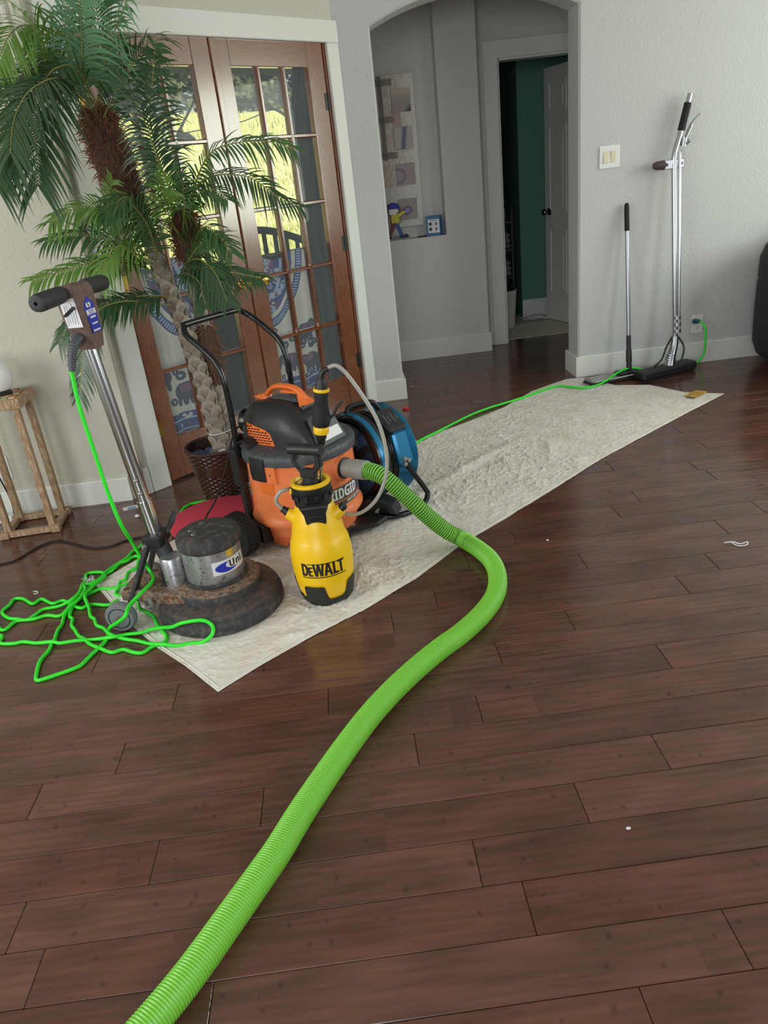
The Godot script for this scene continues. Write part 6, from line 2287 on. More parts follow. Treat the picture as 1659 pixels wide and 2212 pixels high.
	var dm := mk("drape_grey", rgb(86, 88, 94), 0.9)
	dm.cull_mode = BaseMaterial3D.CULL_DISABLED
	part("drape", g, dm, dr)

func art_square(im: Image, x0: int, y0: int, s: int, kind: int, nz: FastNoiseLite) -> void:
	for y in s:
		for x in s:
			var u := float(x) / s
			var w := float(y) / s
			var k := 0.5 + 0.5 * nz.get_noise_2d(x * 5.0 + kind * 900, y * 5.0)
			var c := rgb(188, 178, 176).lerp(rgb(150, 132, 134), k)
			if kind == 0 and u + w > 1.55: c = c.lerp(rgb(60, 62, 58), clampf((u + w - 1.55) * 3.0, 0, 1))
			if kind == 0: c = c.lerp(rgb(206, 196, 166), clampf(1.0 - w * 2.2, 0.0, 0.8))
			if kind == 1:
				var d := absf(u - 0.52 + 0.16 * (w - 0.5))
				c = rgb(206, 200, 192).lerp(c, 0.4)
				if d < 0.17: c = c.lerp(rgb(84, 88, 122), 0.8 * (1.0 - d / 0.17) + 0.2 * k)
			if kind == 2:
				var d2 := absf(Vector2(u - 0.12, w - 0.55).length() - 0.30)
				if d2 < 0.07: c = c.lerp(rgb(128, 112, 132), 0.7)
			im.set_pixel(x0 + x, y0 + y, c)

func small_things() -> void:
	# tall canvas in the niche
	var nz := noise(0.06, FastNoiseLite.TYPE_SIMPLEX_SMOOTH, 121, 3)
	var im := Image.create(176, 528, false, Image.FORMAT_RGB8)
	for y in 528:
		for x in 176:
			var k := 0.5 + 0.5 * nz.get_noise_2d(x * 0.8, y * 0.5)
			var c := rgb(226, 224, 212).lerp(rgb(176, 160, 144), clampf(k * 0.8 + 0.7 * (1.0 - x / 100.0), 0.0, 1.0))
			if y > 380: c = c.lerp(rgb(212, 214, 220), 0.5)
			if absf(x - 48) < 9 and y < 285: c = c.lerp(rgb(92, 92, 90), 0.75)
			for b in [22, 145, 268]:
				if absf(y - b) < 12 and x < 96: c = c.lerp(rgb(92, 92, 90), 0.65)
			if x > 84 and x < 120 and y > 118 and y < 170: c = c.lerp(rgb(176, 134, 128), 0.6)
			im.set_pixel(x, y, c)
	var cm := mk("canvas_art", Color.WHITE, 0.5)
	cm.albedo_texture = ImageTexture.create_from_image(im)
	var t := thing("wall_canvas", "tall narrow abstract canvas with four mounted squares, hung in the hall niche", "picture", Vector3(0.567, 1.53, -6.142))
	var g := G.new()
	g.box(Vector3(0, 0, 0), Vector3(0.345, 1.03, 0.034), 0.002)
	part("canvas_body", g, M.white_plastic, t)
	g = G.new()
	g.sheet(1, 1, func(u: float, w: float) -> Vector3: return Vector3((u - 0.5) * 0.342, (0.5 - w) * 1.026, 0.0176), Vector2.ONE, Vector3(0, 0, 1))
	part("painted_face", g, cm, t)
	for i in 4:
		var si := Image.create(64, 64, false, Image.FORMAT_RGB8)
		art_square(si, 0, 0, 64, i, nz)
		var sm := mk("art_square_%d" % i, Color.WHITE, 0.5)
		sm.albedo_texture = ImageTexture.create_from_image(si)
		g = G.new()
		var at := Vector3(0.072 - 0.004 * i, 0.345 - 0.245 * i, 0.019)
		g.box(at, Vector3(0.140, 0.150, 0.012), 0.001)
		g.u.fill(Vector2(0.5, 0.9))
		g.sheet(1, 1, func(u: float, w: float) -> Vector3: return at + Vector3((u - 0.5) * 0.138, (0.5 - w) * 0.148, 0.0065), Vector2.ONE, Vector3(0, 0, 1))
		part("mounted_square", g, sm, t)
	# small cut-out figure on a base: plain generic stand-in
	t = thing("figurine", "small painted cut-out figure with one raised arm on the niche ledge", "figurine", Vector3(0.515, 0.93, -6.07), deg_to_rad(-4))
	mk("toy_blue", rgb(44, 84, 156), 0.4)
	mk("toy_yellow", rgb(206, 196, 62), 0.4)
	mk("toy_purple", rgb(140, 122, 176), 0.4)
	mk("toy_brown", rgb(112, 52, 44), 0.4)
	g = G.new()
	g.box(Vector3(0.0, 0.006, 0), Vector3(0.21, 0.012, 0.06), 0.003)
	part("base", g, M.grey_plastic, t)
	var shapes := [
		["leg", [Vector2(-0.075, 0.02), Vector2(-0.05, 0.02), Vector2(0.005, 0.115), Vector2(-0.02, 0.13)], "toy_brown"],
		["leg", [Vector2(0.030, 0.02), Vector2(0.058, 0.02), Vector2(0.018, 0.125), Vector2(-0.012, 0.125)], "toy_blue"],
		["shoe", [Vector2(0.025, 0.012), Vector2(0.085, 0.012), Vector2(0.088, 0.026), Vector2(0.07, 0.036), Vector2(0.045, 0.030), Vector2(0.025, 0.028)], "black_plastic"],
		["shoe", [Vector2(-0.10, 0.012), Vector2(-0.045, 0.012), Vector2(-0.045, 0.028), Vector2(-0.07, 0.034), Vector2(-0.10, 0.026)], "black_plastic"],
		["jacket", [Vector2(-0.03, 0.118), Vector2(0.025, 0.118), Vector2(0.038, 0.135), Vector2(0.030, 0.16), Vector2(0.082, 0.190), Vector2(0.072, 0.208), Vector2(0.012, 0.182), Vector2(-0.03, 0.18)], "toy_yellow"],
		["hand", [Vector2(0.078, 0.186), Vector2(0.098, 0.180), Vector2(0.125, 0.196), Vector2(0.128, 0.208), Vector2(0.120, 0.222), Vector2(0.100, 0.228), Vector2(0.082, 0.216), Vector2(0.070, 0.206)], "toy_purple"],
		["head", [Vector2(-0.042, 0.185), Vector2(0.006, 0.180), Vector2(0.028, 0.200), Vector2(0.028, 0.225), Vector2(-0.042, 0.225)], "white_plastic"],
		["hair", [Vector2(-0.048, 0.222), Vector2(0.034, 0.218), Vector2(0.036, 0.240), Vector2(0.020, 0.258), Vector2(-0.010, 0.264), Vector2(-0.042, 0.254)], "blue_print"]]
	for s in shapes:
		g = G.new()
		g.prism(s[1], 0.014, Transform3D(Basis.IDENTITY, Vector3(0, 0, 0.004)), 0.001)
		var o := part(s[0], g, M[s[2]], t)
		g = G.new()
		var big := []
		var ctr := Vector2.ZERO
		for p in s[1]: ctr += p / s[1].size()
		for p in s[1]: big.append(p + (p - ctr).normalized() * 0.006)
		g.prism(big, 0.008, Transform3D(Basis.IDENTITY, Vector3(0, 0, 0.002)))
		part("outline", g, M.black_plastic, o)
	# little blue and white box
	t = thing("small_box", "small blue and white printed box at the right end of the niche ledge", "box", Vector3(0.812, 0.93, -6.075), deg_to_rad(-24))
	mk("box_blue", rgb(74, 124, 176), 0.5)
	g = G.new()
	g.box(Vector3(0, 0.072, 0), Vector3(0.108, 0.142, 0.075), 0.001)
	part("carton", g, M.box_blue, t)
	g = G.new()
	g.box(Vector3(0.006, 0.072, 0.0376), Vector3(0.092, 0.098, 0.001))
	var g2 := G.new()
	for q in [[-0.020, 0.088], [0.026, 0.088], [-0.020, 0.050], [0.026, 0.050]]: g2.box(Vector3(q[0], q[1], 0.0384), Vector3(0.024 if q[0] < 0 else 0.012, 0.022, 0.001))
	g2.box(Vector3(0.006, 0.112, 0.0384), Vector3(0.055, 0.004, 0.001))
	decal("front_print", [[g, M.white_print], [g2, M.dark_grey]], t)
	tag(part("pen", G.new().cyl(Vector3(0.675, 0.936, -6.045), Vector3(0.745, 0.936, -6.05), 0.005, 10), M.black_matte), "short dark pen lying on the niche ledge beside the small box", "pen")

	# bathroom things in the dark
	t = thing("waste_bin", "white tapered waste bin in the dark bathroom doorway", "bin", Vector3(1.52, 0.0, -6.86))
	g = G.new()
	g.lathe([Vector2(0.0, 0.004), Vector2(0.075, 0.004), Vector2(0.10, 0.33), Vector2(0.104, 0.335), Vector2(0.098, 0.335), Vector2(0.072, 0.02), Vector2(0, 0.02)], 32)
	part("bucket", g, M.white_plastic, t)
	g = G.new()
	g.ball(Vector3(0, 0.33, 0), Vector3(0.09, 0.045, 0.09), 16)
	part("liner", g, M.black_matte, t)
	t = thing("bathroom_shelf", "narrow dark shelf unit at the left of the bathroom doorway", "shelf", Vector3(1.52, 0.0, -7.12))
	for y in [0.42, 0.66, 0.90]:
		g = G.new()
		g.box(Vector3(0, y, 0), Vector3(0.24, 0.02, 0.26), 0.003)
		part("shelf_board", g, M.dark_grey, t)
	for q in [[-0.11, -0.12], [0.11, -0.12], [-0.11, 0.12], [0.11, 0.12]]:
		g = G.new()
		g.box(Vector3(q[0], 0.50, q[1]), Vector3(0.018, 1.0, 0.018), 0.002)
		part("post", g, M.dark_grey, t)
	var lab := ["folded grey towel on the lowest board of the bathroom shelf", "folded grey towel on the middle board of the bathroom shelf"]
	for i in 2:
		g = G.new()
		for k in 3: g.box(Vector3(1.52, 0.455 + 0.24 * i + 0.045 * k, -7.10), Vector3(0.20 - 0.006 * k, 0.042, 0.22), 0.018)
		tag(part("folded_towel", g, M.grey_plastic), lab[i], "towel", "towels on the bathroom shelf")
	t = thing("soap_bottle", "pale pump bottle on the top board of the bathroom shelf", "bottle", Vector3(1.56, 0.91, -7.08))
	g = G.new()
	g.lathe([Vector2(0, 0), Vector2(0.03, 0), Vector2(0.032, 0.01), Vector2(0.032, 0.10), Vector2(0.012, 0.125), Vector2(0.010, 0.14), Vector2(0, 0.14)], 24)
	part("body", g, M.grey_plastic, t)
	g = G.new()
	g.tube([Vector3(0, 0.14, 0), Vector3(0, 0.165, 0), Vector3(0.03, 0.165, 0)], 0.005, 8)
	part("pump", g, M.white_plastic, t)
	var wad := noise(14.0, FastNoiseLite.TYPE_SIMPLEX_SMOOTH, 131, 2)
	g = G.new()
	g.sheet(18, 14, func(u: float, w: float) -> Vector3:
		var x := (u - 0.5) * 0.26
		var z := (w - 0.5) * 0.16
		return Vector3(1.85 + x, 0.008 + 0.05 * maxf(0.0, 0.7 - Vector2(x / 0.13, z / 0.08).length()) + 0.03 * absf(wad.get_noise_2d(x, z)), -7.06 + z), Vector2.ONE, Vector3.UP)
	var pm := mk("tissue", rgb(226, 226, 226), 0.9)
	pm.cull_mode = BaseMaterial3D.CULL_DISABLED
	tag(part("crumpled_paper", g, pm), "crumpled white paper on the bathroom tiles", "paper")

	# bits on the wooden floor
	t = thing("bottle_cap", "small red cap on the floor in front of the arch's left post", "cap", Vector3(0.351, 0.0, -4.655))
	g = G.new()
	g.lathe([Vector2(0.0, 0.0), Vector2(0.022, 0.0), Vector2(0.022, 0.010), Vector2(0.019, 0.013), Vector2(0, 0.013)], 20)
	part("shell", g, mk("cap_red", rgb(196, 36, 34), 0.35), t)
	g = G.new()
	g.box(Vector3(-1.178, 0.0015, -3.535), Vector3(0.075, 0.001, 0.045), 0.0, Basis(Vector3.UP, 0.3))
	g2 = G.new()
	g2.box(Vector3(-1.172, 0.0022, -3.53), Vector3(0.04, 0.0006, 0.02), 0.0, Basis(Vector3.UP, 0.3))
	tag(decal("card", [[g, M.label_white], [g2, M.box_blue]], self), "small blue and white card on the floor by the door casing", "card")
	g = G.new()
	g.ball(Vector3(-1.112, 0.008, -3.40), Vector3(0.012, 0.008, 0.010), 10)
	tag(part("paper_scrap", g, M.white_plastic), "tiny white scrap on the floor behind the polisher's handle", "paper scrap")
	g = G.new()
	g.tube(spline([Vector3(1.335, 0.003, -2.41), Vector3(1.36, 0.010, -2.395), Vector3(1.385, 0.003, -2.385), Vector3(1.41, 0.008, -2.385), Vector3(1.40, 0.004, -2.37), Vector3(1.37, 0.004, -2.372), Vector3(1.36, 0.003, -2.40)], 5), 0.0022, 6)
	tag(part("thread_scrap", g, M.white_print), "twist of white thread on the bare floor at the right", "thread")
	g = G.new()
	g.tube(spline([Vector3(-1.39, 0.002, -2.745), Vector3(-1.372, 0.005, -2.735), Vector3(-1.365, 0.003, -2.725), Vector3(-1.38, 0.003, -2.72)], 5), 0.0018, 6)
	tag(part("thread_scrap", g, M.white_print), "short curl of white thread on the floor left of the green cord loops", "thread")
	var hairs := G.new()
	var rng := RandomNumberGenerator.new()
	rng.seed = 141
	for i in 14:
		var a := rng.randf() * TAU
		hairs.tube(spline([Vector3(-1.16, 0.014, -2.745), Vector3(-1.16 + 0.025 * cos(a), 0.03 * rng.randf() + 0.01, -2.745 + 0.02 * sin(a)), Vector3(-1.16 + 0.03 * cos(a + 1.2), 0.006, -2.745 + 0.02 * sin(a + 1.2))], 4), 0.0007, 4, false)
	tag(part("lint_clump", hairs, M.label_white), "wispy clump of lint caught among the green cord loops", "lint")
	var crumbs := [[Vector3(0.501, 0.0, -1.194), "pale crumb on the near floor right of the hose"], [Vector3(0.713, 0.0, -2.612), "pale crumb on the floor between hose and drop cloth"], [Vector3(0.944, 0.0, -5.82), "white crumb on the hall floor near the back wall"], [Vector3(0.449, 0.0, -5.184), "white crumb on the hall floor just inside the arch"]]
	for q in crumbs:
		g = G.new()
		g.ball(q[0] + Vector3(0, 0.003, 0), Vector3(0.006, 0.003, 0.004), 8)
		tag(part("crumb", g, M.label_white), q[1], "crumb", "crumbs on the floor")

const FROND_A = [[Vector3(-0.875, 1.768, -3.550), Vector3(-0.904, 1.900, -3.450), Vector3(-0.950, 1.898, -3.350), Vector3(-0.981, 1.838, -3.250), Vector3(-1.004, 1.729, -3.150), Vector3(-1.011, 1.634, -3.080), Vector3(-1.028, 1.497, -3.030)],
	[Vector3(-0.894, 1.770, -3.550), Vector3(-0.975, 1.904, -3.420), Vector3(-1.050, 1.872, -3.280), Vector3(-1.097, 1.781, -3.150), Vector3(-1.130, 1.661, -3.080), Vector3(-1.162, 1.511, -3.000)],
	[Vector3(-0.901, 1.789, -3.560), Vector3(-0.990, 1.931, -3.500), Vector3(-1.013, 2.018, -3.450), Vector3(-1.021, 2.072, -3.400), Vector3(-1.043, 2.110, -3.320)],
	[Vector3(-0.904, 1.790, -3.570), Vector3(-0.897, 1.881, -3.520), Vector3(-0.870, 1.977, -3.480), Vector3(-0.838, 2.071, -3.440), Vector3(-0.801, 2.179, -3.380)],
	[Vector3(-0.890, 1.781, -3.580), Vector3(-0.851, 1.857, -3.560), Vector3(-0.769, 1.981, -3.520), Vector3(-0.706, 2.048, -3.470), Vector3(-0.638, 2.115, -3.420)],
	[Vector3(-0.864, 1.722, -3.500), Vector3(-0.771, 1.829, -3.500), Vector3(-0.666, 1.934, -3.520), Vector3(-0.617, 1.966, -3.500), Vector3(-0.585, 1.968, -3.480)],
	[Vector3(-0.893, 1.758, -3.500), Vector3(-0.925, 1.841, -3.320), Vector3(-0.937, 1.844, -3.200), Vector3(-1.000, 1.796, -3.100), Vector3(-1.046, 1.708, -3.020), Vector3(-1.071, 1.606, -2.970)],
	[Vector3(-0.915, 1.773, -3.560), Vector3(-0.976, 1.993, -3.500), Vector3(-1.037, 2.055, -3.420), Vector3(-1.087, 2.007, -3.320), Vector3(-1.141, 1.899, -3.250)],
	[Vector3(-0.892, 1.788, -3.560), Vector3(-0.942, 1.917, -3.560), Vector3(-0.938, 2.042, -3.540), Vector3(-0.873, 2.166, -3.500)],
	[Vector3(-0.905, 1.763, -3.550), Vector3(-0.925, 1.813, -3.350), Vector3(-0.889, 1.772, -3.200), Vector3(-0.865, 1.681, -3.120), Vector3(-0.864, 1.587, -3.060)],
	[Vector3(-0.885, 1.782, -3.600), Vector3(-0.837, 1.914, -3.620), Vector3(-0.814, 2.056, -3.600), Vector3(-0.793, 2.184, -3.550)]]
const FROND_B = [[Vector3(-0.610, 1.319, -3.560), Vector3(-0.521, 1.477, -3.500), Vector3(-0.430, 1.564, -3.450), Vector3(-0.291, 1.580, -3.400), Vector3(-0.169, 1.562, -3.360), Vector3(-0.098, 1.530, -3.330)],
	[Vector3(-0.606, 1.309, -3.560), Vector3(-0.536, 1.433, -3.500), Vector3(-0.449, 1.469, -3.450), Vector3(-0.347, 1.462, -3.400), Vector3(-0.279, 1.437, -3.360), Vector3(-0.190, 1.363, -3.320), Vector3(-0.105, 1.317, -3.300)],
	[Vector3(-0.627, 1.301, -3.580), Vector3(-0.670, 1.536, -3.500), Vector3(-0.688, 1.709, -3.460), Vector3(-0.722, 1.818, -3.440), Vector3(-0.751, 1.884, -3.440)],
	[Vector3(-0.627, 1.301, -3.580), Vector3(-0.668, 1.520, -3.520), Vector3(-0.666, 1.700, -3.480), Vector3(-0.616, 1.839, -3.440), Vector3(-0.575, 1.940, -3.400)],
	[Vector3(-0.648, 1.227, -3.550), Vector3(-0.662, 1.310, -3.460), Vector3(-0.664, 1.418, -3.400), Vector3(-0.636, 1.504, -3.360)],
	[Vector3(-0.654, 1.228, -3.550), Vector3(-0.602, 1.341, -3.460), Vector3(-0.575, 1.447, -3.400), Vector3(-0.586, 1.509, -3.360)],
	[Vector3(-0.632, 1.283, -3.560), Vector3(-0.548, 1.390, -3.460), Vector3(-0.466, 1.418, -3.400), Vector3(-0.399, 1.376, -3.340)]]
const FROND_C = [[Vector3(-0.785, 1.169, -3.500), Vector3(-0.809, 1.217, -3.420), Vector3(-0.866, 1.328, -3.360), Vector3(-0.927, 1.404, -3.300), Vector3(-1.012, 1.401, -3.260), Vector3(-1.082, 1.367, -3.220)],
	[Vector3(-0.790, 1.150, -3.500), Vector3(-0.890, 1.253, -3.380), Vector3(-1.014, 1.310, -3.300), Vector3(-1.124, 1.302, -3.240)],
	[Vector3(-0.807, 1.248, -3.500), Vector3(-0.900, 1.374, -3.440), Vector3(-0.881, 1.444, -3.420), Vector3(-0.853, 1.494, -3.400)],
	[Vector3(-0.814, 1.133, -3.500), Vector3(-0.882, 1.174, -3.400), Vector3(-0.986, 1.195, -3.300), Vector3(-1.095, 1.182, -3.240), Vector3(-1.198, 1.163, -3.180)],
	[Vector3(-0.796, 1.209, -3.500), Vector3(-0.787, 1.399, -3.400), Vector3(-0.824, 1.422, -3.340), Vector3(-0.881, 1.360, -3.280)],
	[Vector3(-0.793, 1.091, -3.500), Vector3(-0.816, 1.183, -3.380), Vector3(-0.858, 1.250, -3.300), Vector3(-0.913, 1.206, -3.250), Vector3(-0.950, 1.141, -3.220)],
	[Vector3(-0.765, 1.167, -3.500), Vector3(-0.756, 1.304, -3.420), Vector3(-0.797, 1.401, -3.360), Vector3(-0.860, 1.409, -3.320), Vector3(-0.940, 1.349, -3.280)]]
const FROND_D = [[Vector3(-0.749, 0.965, -3.500), Vector3(-0.797, 0.984, -3.450), Vector3(-0.908, 1.022, -3.360), Vector3(-1.016, 1.003, -3.300), Vector3(-1.082, 0.905, -3.260), Vector3(-1.164, 0.677, -3.240)],
	[Vector3(-0.740, 1.004, -3.500), Vector3(-0.862, 1.030, -3.420), Vector3(-1.011, 1.016, -3.360), Vector3(-1.129, 0.978, -3.320), Vector3(-1.210, 0.892, -3.300)],
	[Vector3(-0.692, 1.077, -3.520), Vector3(-0.650, 1.118, -3.480), Vector3(-0.554, 1.112, -3.420), Vector3(-0.422, 1.084, -3.360), Vector3(-0.316, 1.057, -3.320)],
	[Vector3(-0.671, 1.113, -3.540), Vector3(-0.550, 1.220, -3.500), Vector3(-0.473, 1.224, -3.460), Vector3(-0.429, 1.165, -3.420)],
	[Vector3(-0.653, 1.132, -3.520), Vector3(-0.569, 1.154, -3.400), Vector3(-0.503, 1.095, -3.340), Vector3(-0.470, 0.981, -3.300)],
	[Vector3(-0.682, 1.078, -3.500), Vector3(-0.639, 1.104, -3.400), Vector3(-0.578, 1.066, -3.340), Vector3(-0.562, 0.973, -3.300)],
	[Vector3(-0.646, 1.148, -3.560), Vector3(-0.565, 1.259, -3.520), Vector3(-0.516, 1.274, -3.480), Vector3(-0.478, 1.235, -3.440)]]
const TRUNK_BIG = [Vector3(-0.673, 0.199, -3.580), Vector3(-0.681, 0.396, -3.580), Vector3(-0.695, 0.573, -3.580), Vector3(-0.714, 0.744, -3.580), Vector3(-0.732, 0.887, -3.580), Vector3(-0.754, 1.006, -3.575), Vector3(-0.775, 1.111, -3.570), Vector3(-0.793, 1.242, -3.570), Vector3(-0.813, 1.341, -3.565), Vector3(-0.828, 1.427, -3.560)]
const TRUNK_BIG_TOP = [Vector3(-0.819, 1.342, -3.565), Vector3(-0.847, 1.484, -3.560), Vector3(-0.869, 1.577, -3.560), Vector3(-0.881, 1.658, -3.555), Vector3(-0.891, 1.724, -3.550), Vector3(-0.894, 1.770, -3.550)]
const TRUNK_SMALL = [Vector3(-0.625, 0.191, -3.620), Vector3(-0.627, 0.389, -3.620), Vector3(-0.636, 0.555, -3.620), Vector3(-0.640, 0.704, -3.620), Vector3(-0.644, 0.848, -3.620), Vector3(-0.650, 0.977, -3.620), Vector3(-0.650, 1.103, -3.610), Vector3(-0.641, 1.203, -3.600)]
const TRUNK_SMALL_TOP = [Vector3(-0.648, 1.144, -3.600), Vector3(-0.641, 1.224, -3.590), Vector3(-0.631, 1.301, -3.580), Vector3(-0.623, 1.349, -3.570)]
const CORD_POLISHER = [Vector3(-0.842, 0.998, -2.396), Vector3(-0.860, 0.965, -2.389), Vector3(-0.866, 0.899, -2.387), Vector3(-0.869, 0.808, -2.386), Vector3(-0.866, 0.728, -2.388), Vector3(-0.862, 0.629, -2.389), Vector3(-0.857, 0.509, -2.391), Vector3(-0.845, 0.392, -2.395), Vector3(-0.847, 0.300, -2.457), Vector3(-0.833, 0.220, -2.471), Vector3(-0.819, 0.170, -2.475), Vector3(-0.798, 0.155, -2.438), Vector3(-0.799, 0.150, -2.403), Vector3(-0.818, 0.150, -2.343), Vector3(-0.844, 0.140, -2.303), Vector3(-0.855, 0.135, -2.266), Vector3(-0.858, 0.125, -2.230), Vector3(-0.910, 0.080, -2.266), Vector3(-0.960, 0.030, -2.332), Vector3(-0.973, 0.007, -2.334), Vector3(-0.967, 0.007, -2.292), Vector3(-0.976, 0.007, -2.252), Vector3(-0.997, 0.007, -2.202), Vector3(-1.015, 0.007, -2.148), Vector3(-1.039, 0.007, -2.128), Vector3(-1.076, 0.007, -2.111), Vector3(-1.124, 0.007, -2.092), Vector3(-1.144, 0.007, -2.090), Vector3(-1.156, 0.007, -2.113), Vector3(-1.173, 0.007, -2.191), Vector3(-1.172, 0.007, -2.231), Vector3(-1.165, 0.007, -2.264), Vector3(-1.168, 0.007, -2.304), Vector3(-1.167, 0.007, -2.335), Vector3(-1.176, 0.007, -2.397), Vector3(-1.173, 0.007, -2.436), Vector3(-1.183, 0.007, -2.489), Vector3(-1.184, 0.007, -2.535), Vector3(-1.188, 0.007, -2.563), Vector3(-1.183, 0.007, -2.596), Vector3(-1.163, 0.007, -2.625), Vector3(-1.156, 0.007, -2.673), Vector3(-1.149, 0.007, -2.701), Vector3(-1.123, 0.007, -2.754), Vector3(-1.110, 0.007, -2.801), Vector3(-1.088, 0.007, -2.834), Vector3(-1.071, 0.007, -2.891), Vector3(-1.045, 0.007, -2.909), Vector3(-1.025, 0.007, -2.942), Vector3(-1.000, 0.007, -2.935), Vector3(-0.988, 0.007, -2.868), Vector3(-0.986, 0.007, -2.822), Vector3(-1.012, 0.007, -2.797), Vector3(-1.008, 0.007, -2.734), Vector3(-1.028, 0.007, -2.719), Vector3(-1.017, 0.007, -2.660), Vector3(-1.023, 0.007, -2.629), Vector3(-1.003, 0.007, -2.602), Vector3(-0.977, 0.007, -2.628), Vector3(-0.958, 0.007, -2.585), Vector3(-0.913, 0.020, -2.533), Vector3(-0.879, 0.030, -2.442), Vector3(-0.853, 0.030, -2.414), Vector3(-0.819, 0.020, -2.386), Vector3(-0.796, 0.015, -2.334), Vector3(-0.773, 0.012, -2.297), Vector3(-0.749, 0.007, -2.258), Vector3(-0.749, 0.007, -2.219), Vector3(-0.787, 0.007, -2.203), Vector3(-0.812, 0.007, -2.173), Vector3(-0.845, 0.007, -2.181), Vector3(-0.889, 0.007, -2.209), Vector3(-0.924, 0.007, -2.199), Vector3(-0.970, 0.007, -2.231), Vector3(-1.019, 0.007, -2.270), Vector3(-1.058, 0.007, -2.317), Vector3(-1.080, 0.007, -2.336), Vector3(-1.113, 0.007, -2.391), Vector3(-1.132, 0.007, -2.420), Vector3(-1.143, 0.007, -2.467), Vector3(-1.162, 0.007, -2.493), Vector3(-1.173, 0.007, -2.559), Vector3(-1.171, 0.007, -2.593), Vector3(-1.148, 0.007, -2.636), Vector3(-1.129, 0.007, -2.656), Vector3(-1.092, 0.007, -2.682), Vector3(-1.053, 0.007, -2.672), Vector3(-1.025, 0.007, -2.676), Vector3(-0.997, 0.007, -2.695), Vector3(-0.968, 0.007, -2.713)]
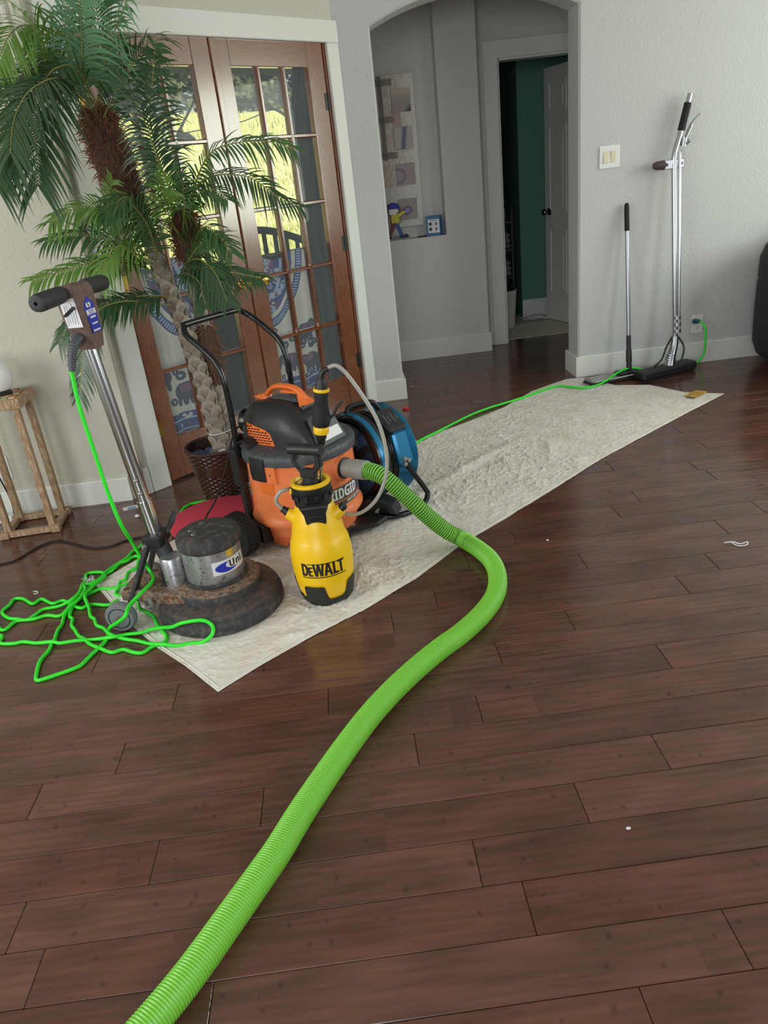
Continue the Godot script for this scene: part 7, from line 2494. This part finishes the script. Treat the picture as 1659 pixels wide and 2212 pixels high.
const CORD_EXTENSION = [Vector3(-0.998, 0.007, -2.570), Vector3(-1.026, 0.007, -2.540), Vector3(-1.102, 0.007, -2.562), Vector3(-1.131, 0.007, -2.542), Vector3(-1.176, 0.007, -2.573), Vector3(-1.227, 0.007, -2.623), Vector3(-1.265, 0.007, -2.609), Vector3(-1.325, 0.007, -2.659), Vector3(-1.350, 0.007, -2.628), Vector3(-1.405, 0.007, -2.680), Vector3(-1.445, 0.007, -2.690), Vector3(-1.448, 0.007, -2.641), Vector3(-1.457, 0.007, -2.593), Vector3(-1.412, 0.007, -2.539), Vector3(-1.368, 0.007, -2.521), Vector3(-1.327, 0.007, -2.505), Vector3(-1.306, 0.007, -2.541), Vector3(-1.288, 0.007, -2.572), Vector3(-1.228, 0.007, -2.582), Vector3(-1.181, 0.020, -2.601), Vector3(-1.167, 0.022, -2.651), Vector3(-1.179, 0.016, -2.723), Vector3(-1.176, 0.014, -2.763), Vector3(-1.197, 0.007, -2.828), Vector3(-1.166, 0.007, -2.839), Vector3(-1.125, 0.007, -2.825), Vector3(-1.101, 0.014, -2.774), Vector3(-1.117, 0.016, -2.726), Vector3(-1.128, 0.020, -2.666), Vector3(-1.132, 0.024, -2.603), Vector3(-1.096, 0.016, -2.525), Vector3(-1.076, 0.007, -2.470), Vector3(-1.055, 0.007, -2.446), Vector3(-1.032, 0.007, -2.396), Vector3(-1.001, 0.007, -2.371), Vector3(-0.953, 0.020, -2.298), Vector3(-0.899, 0.007, -2.276), Vector3(-0.849, 0.007, -2.253), Vector3(-0.797, 0.007, -2.222), Vector3(-0.740, 0.014, -2.195), Vector3(-0.697, 0.007, -2.188), Vector3(-0.654, 0.007, -2.193), Vector3(-0.615, 0.007, -2.188), Vector3(-0.590, 0.020, -2.185), Vector3(-0.567, 0.045, -2.175), Vector3(-0.567, 0.060, -2.198), Vector3(-0.586, 0.075, -2.210), Vector3(-0.617, 0.080, -2.216), Vector3(-0.677, 0.070, -2.228), Vector3(-0.716, 0.050, -2.245), Vector3(-0.760, 0.030, -2.282), Vector3(-0.804, 0.020, -2.298), Vector3(-0.843, 0.014, -2.293), Vector3(-0.896, 0.012, -2.297), Vector3(-0.941, 0.020, -2.278), Vector3(-1.015, 0.007, -2.300), Vector3(-1.076, 0.014, -2.296), Vector3(-1.133, 0.014, -2.294), Vector3(-1.163, 0.016, -2.307), Vector3(-1.230, 0.007, -2.327), Vector3(-1.284, 0.007, -2.348), Vector3(-1.315, 0.007, -2.344), Vector3(-1.373, 0.007, -2.360), Vector3(-1.420, 0.007, -2.420), Vector3(-1.750, 0.007, -2.350), Vector3(-1.850, 0.007, -2.600), Vector3(-1.600, 0.007, -2.750), Vector3(-1.413, 0.007, -2.460), Vector3(-1.369, 0.007, -2.506), Vector3(-1.306, 0.007, -2.504), Vector3(-1.257, 0.007, -2.520), Vector3(-1.203, 0.007, -2.503), Vector3(-1.177, 0.016, -2.539), Vector3(-1.152, 0.020, -2.601), Vector3(-1.152, 0.020, -2.672), Vector3(-1.171, 0.016, -2.713), Vector3(-1.147, 0.014, -2.725), Vector3(-1.121, 0.014, -2.752), Vector3(-1.109, 0.014, -2.804), Vector3(-1.102, 0.012, -2.833), Vector3(-1.080, 0.007, -2.893), Vector3(-1.052, 0.007, -2.940), Vector3(-1.041, 0.007, -2.994), Vector3(-1.019, 0.007, -3.032), Vector3(-1.002, 0.007, -3.073), Vector3(-0.955, 0.007, -3.125), Vector3(-0.901, 0.007, -3.171), Vector3(-0.874, 0.007, -3.208), Vector3(-0.860, 0.007, -3.470), Vector3(-0.450, 0.007, -3.440), Vector3(-0.100, 0.007, -3.500), Vector3(0.304, 0.012, -3.915), Vector3(0.386, 0.012, -4.006), Vector3(0.495, 0.012, -4.109), Vector3(0.610, 0.012, -4.226), Vector3(0.729, 0.012, -4.339), Vector3(0.863, 0.012, -4.433), Vector3(0.996, 0.012, -4.501), Vector3(1.136, 0.012, -4.581), Vector3(1.266, 0.012, -4.670), Vector3(1.372, 0.012, -4.715), Vector3(1.447, 0.012, -4.654), Vector3(1.512, 0.012, -4.599), Vector3(1.606, 0.012, -4.625), Vector3(1.673, 0.030, -4.643), Vector3(1.779, 0.050, -4.723), Vector3(1.872, 0.060, -4.764), Vector3(1.943, 0.050, -4.743), Vector3(1.964, 0.035, -4.716), Vector3(1.965, 0.012, -4.694), Vector3(2.014, 0.012, -4.721), Vector3(2.152, 0.012, -4.822), Vector3(2.250, 0.020, -4.902), Vector3(2.252, 0.012, -4.796), Vector3(2.270, 0.012, -4.732), Vector3(2.356, 0.020, -4.816), Vector3(2.412, 0.071, -4.840), Vector3(2.417, 0.165, -4.840), Vector3(2.411, 0.243, -4.840), Vector3(2.396, 0.278, -4.860), Vector3(2.379, 0.288, -4.885)]
const CORD_BLACK = [Vector3(-1.696, 0.005, -3.020), Vector3(-1.644, 0.005, -3.045), Vector3(-1.588, 0.005, -3.061), Vector3(-1.550, 0.005, -3.127), Vector3(-1.511, 0.005, -3.196), Vector3(-1.446, 0.005, -3.226), Vector3(-1.351, 0.005, -3.165), Vector3(-1.245, 0.005, -3.092), Vector3(-1.160, 0.005, -3.087), Vector3(-1.097, 0.005, -3.130), Vector3(-1.025, 0.005, -3.144), Vector3(-0.952, 0.005, -3.098), Vector3(-0.882, 0.005, -2.953), Vector3(-0.826, 0.005, -2.924)]
const HOSE = [Vector3(0.017, 0.340, -2.786), Vector3(0.074, 0.325, -2.743), Vector3(0.118, 0.292, -2.715), Vector3(0.162, 0.245, -2.698), Vector3(0.211, 0.190, -2.679), Vector3(0.261, 0.130, -2.675), Vector3(0.317, 0.075, -2.664), Vector3(0.377, 0.040, -2.642), Vector3(0.425, 0.034, -2.549), Vector3(0.452, 0.034, -2.445), Vector3(0.449, 0.034, -2.327), Vector3(0.416, 0.034, -2.209), Vector3(0.354, 0.034, -2.105), Vector3(0.266, 0.034, -2.005), Vector3(0.179, 0.034, -1.929), Vector3(0.096, 0.034, -1.847), Vector3(0.017, 0.034, -1.758), Vector3(-0.057, 0.034, -1.660), Vector3(-0.125, 0.034, -1.552), Vector3(-0.188, 0.034, -1.442), Vector3(-0.244, 0.034, -1.339), Vector3(-0.294, 0.034, -1.238), Vector3(-0.340, 0.034, -1.158), Vector3(-0.382, 0.034, -1.087), Vector3(-0.421, 0.034, -1.021), Vector3(-0.458, 0.034, -0.962), Vector3(-0.493, 0.034, -0.913), Vector3(-0.526, 0.034, -0.870), Vector3(-0.555, 0.034, -0.833)]
const CLOTH_RIGHT = [Vector3(-0.522, 0.000, -1.903), Vector3(-0.402, 0.000, -2.011), Vector3(-0.246, 0.000, -2.132), Vector3(-0.041, 0.000, -2.272), Vector3(0.163, 0.000, -2.445), Vector3(0.381, 0.000, -2.678), Vector3(0.617, 0.000, -2.872), Vector3(0.890, 0.000, -3.110), Vector3(1.206, 0.000, -3.391), Vector3(1.549, 0.000, -3.655), Vector3(1.858, -0.000, -3.893), Vector3(2.222, 0.000, -4.161)]
const CLOTH_LEFT = [Vector3(-1.138, 0.000, -2.742), Vector3(-0.952, 0.000, -2.992), Vector3(-0.699, 0.000, -3.260), Vector3(-0.426, 0.000, -3.518), Vector3(-0.139, 0.000, -3.681), Vector3(0.120, -0.000, -3.840), Vector3(0.302, 0.000, -3.983), Vector3(0.494, 0.000, -4.111), Vector3(0.713, -0.000, -4.259), Vector3(0.934, 0.000, -4.422), Vector3(1.200, 0.000, -4.711), Vector3(1.474, 0.000, -4.954)]
const CLOTH_NEAR = [Vector3(-0.522, 0.000, -1.903), Vector3(-0.652, 0.000, -2.067), Vector3(-0.771, 0.000, -2.200), Vector3(-0.936, 0.000, -2.418), Vector3(-1.138, 0.000, -2.742)]
const CLOTH_FAR = [Vector3(2.222, 0.000, -4.161), Vector3(2.035, 0.000, -4.282), Vector3(1.916, 0.000, -4.520), Vector3(1.721, 0.000, -4.604), Vector3(1.610, 0.000, -4.872), Vector3(1.474, 0.000, -4.954)]
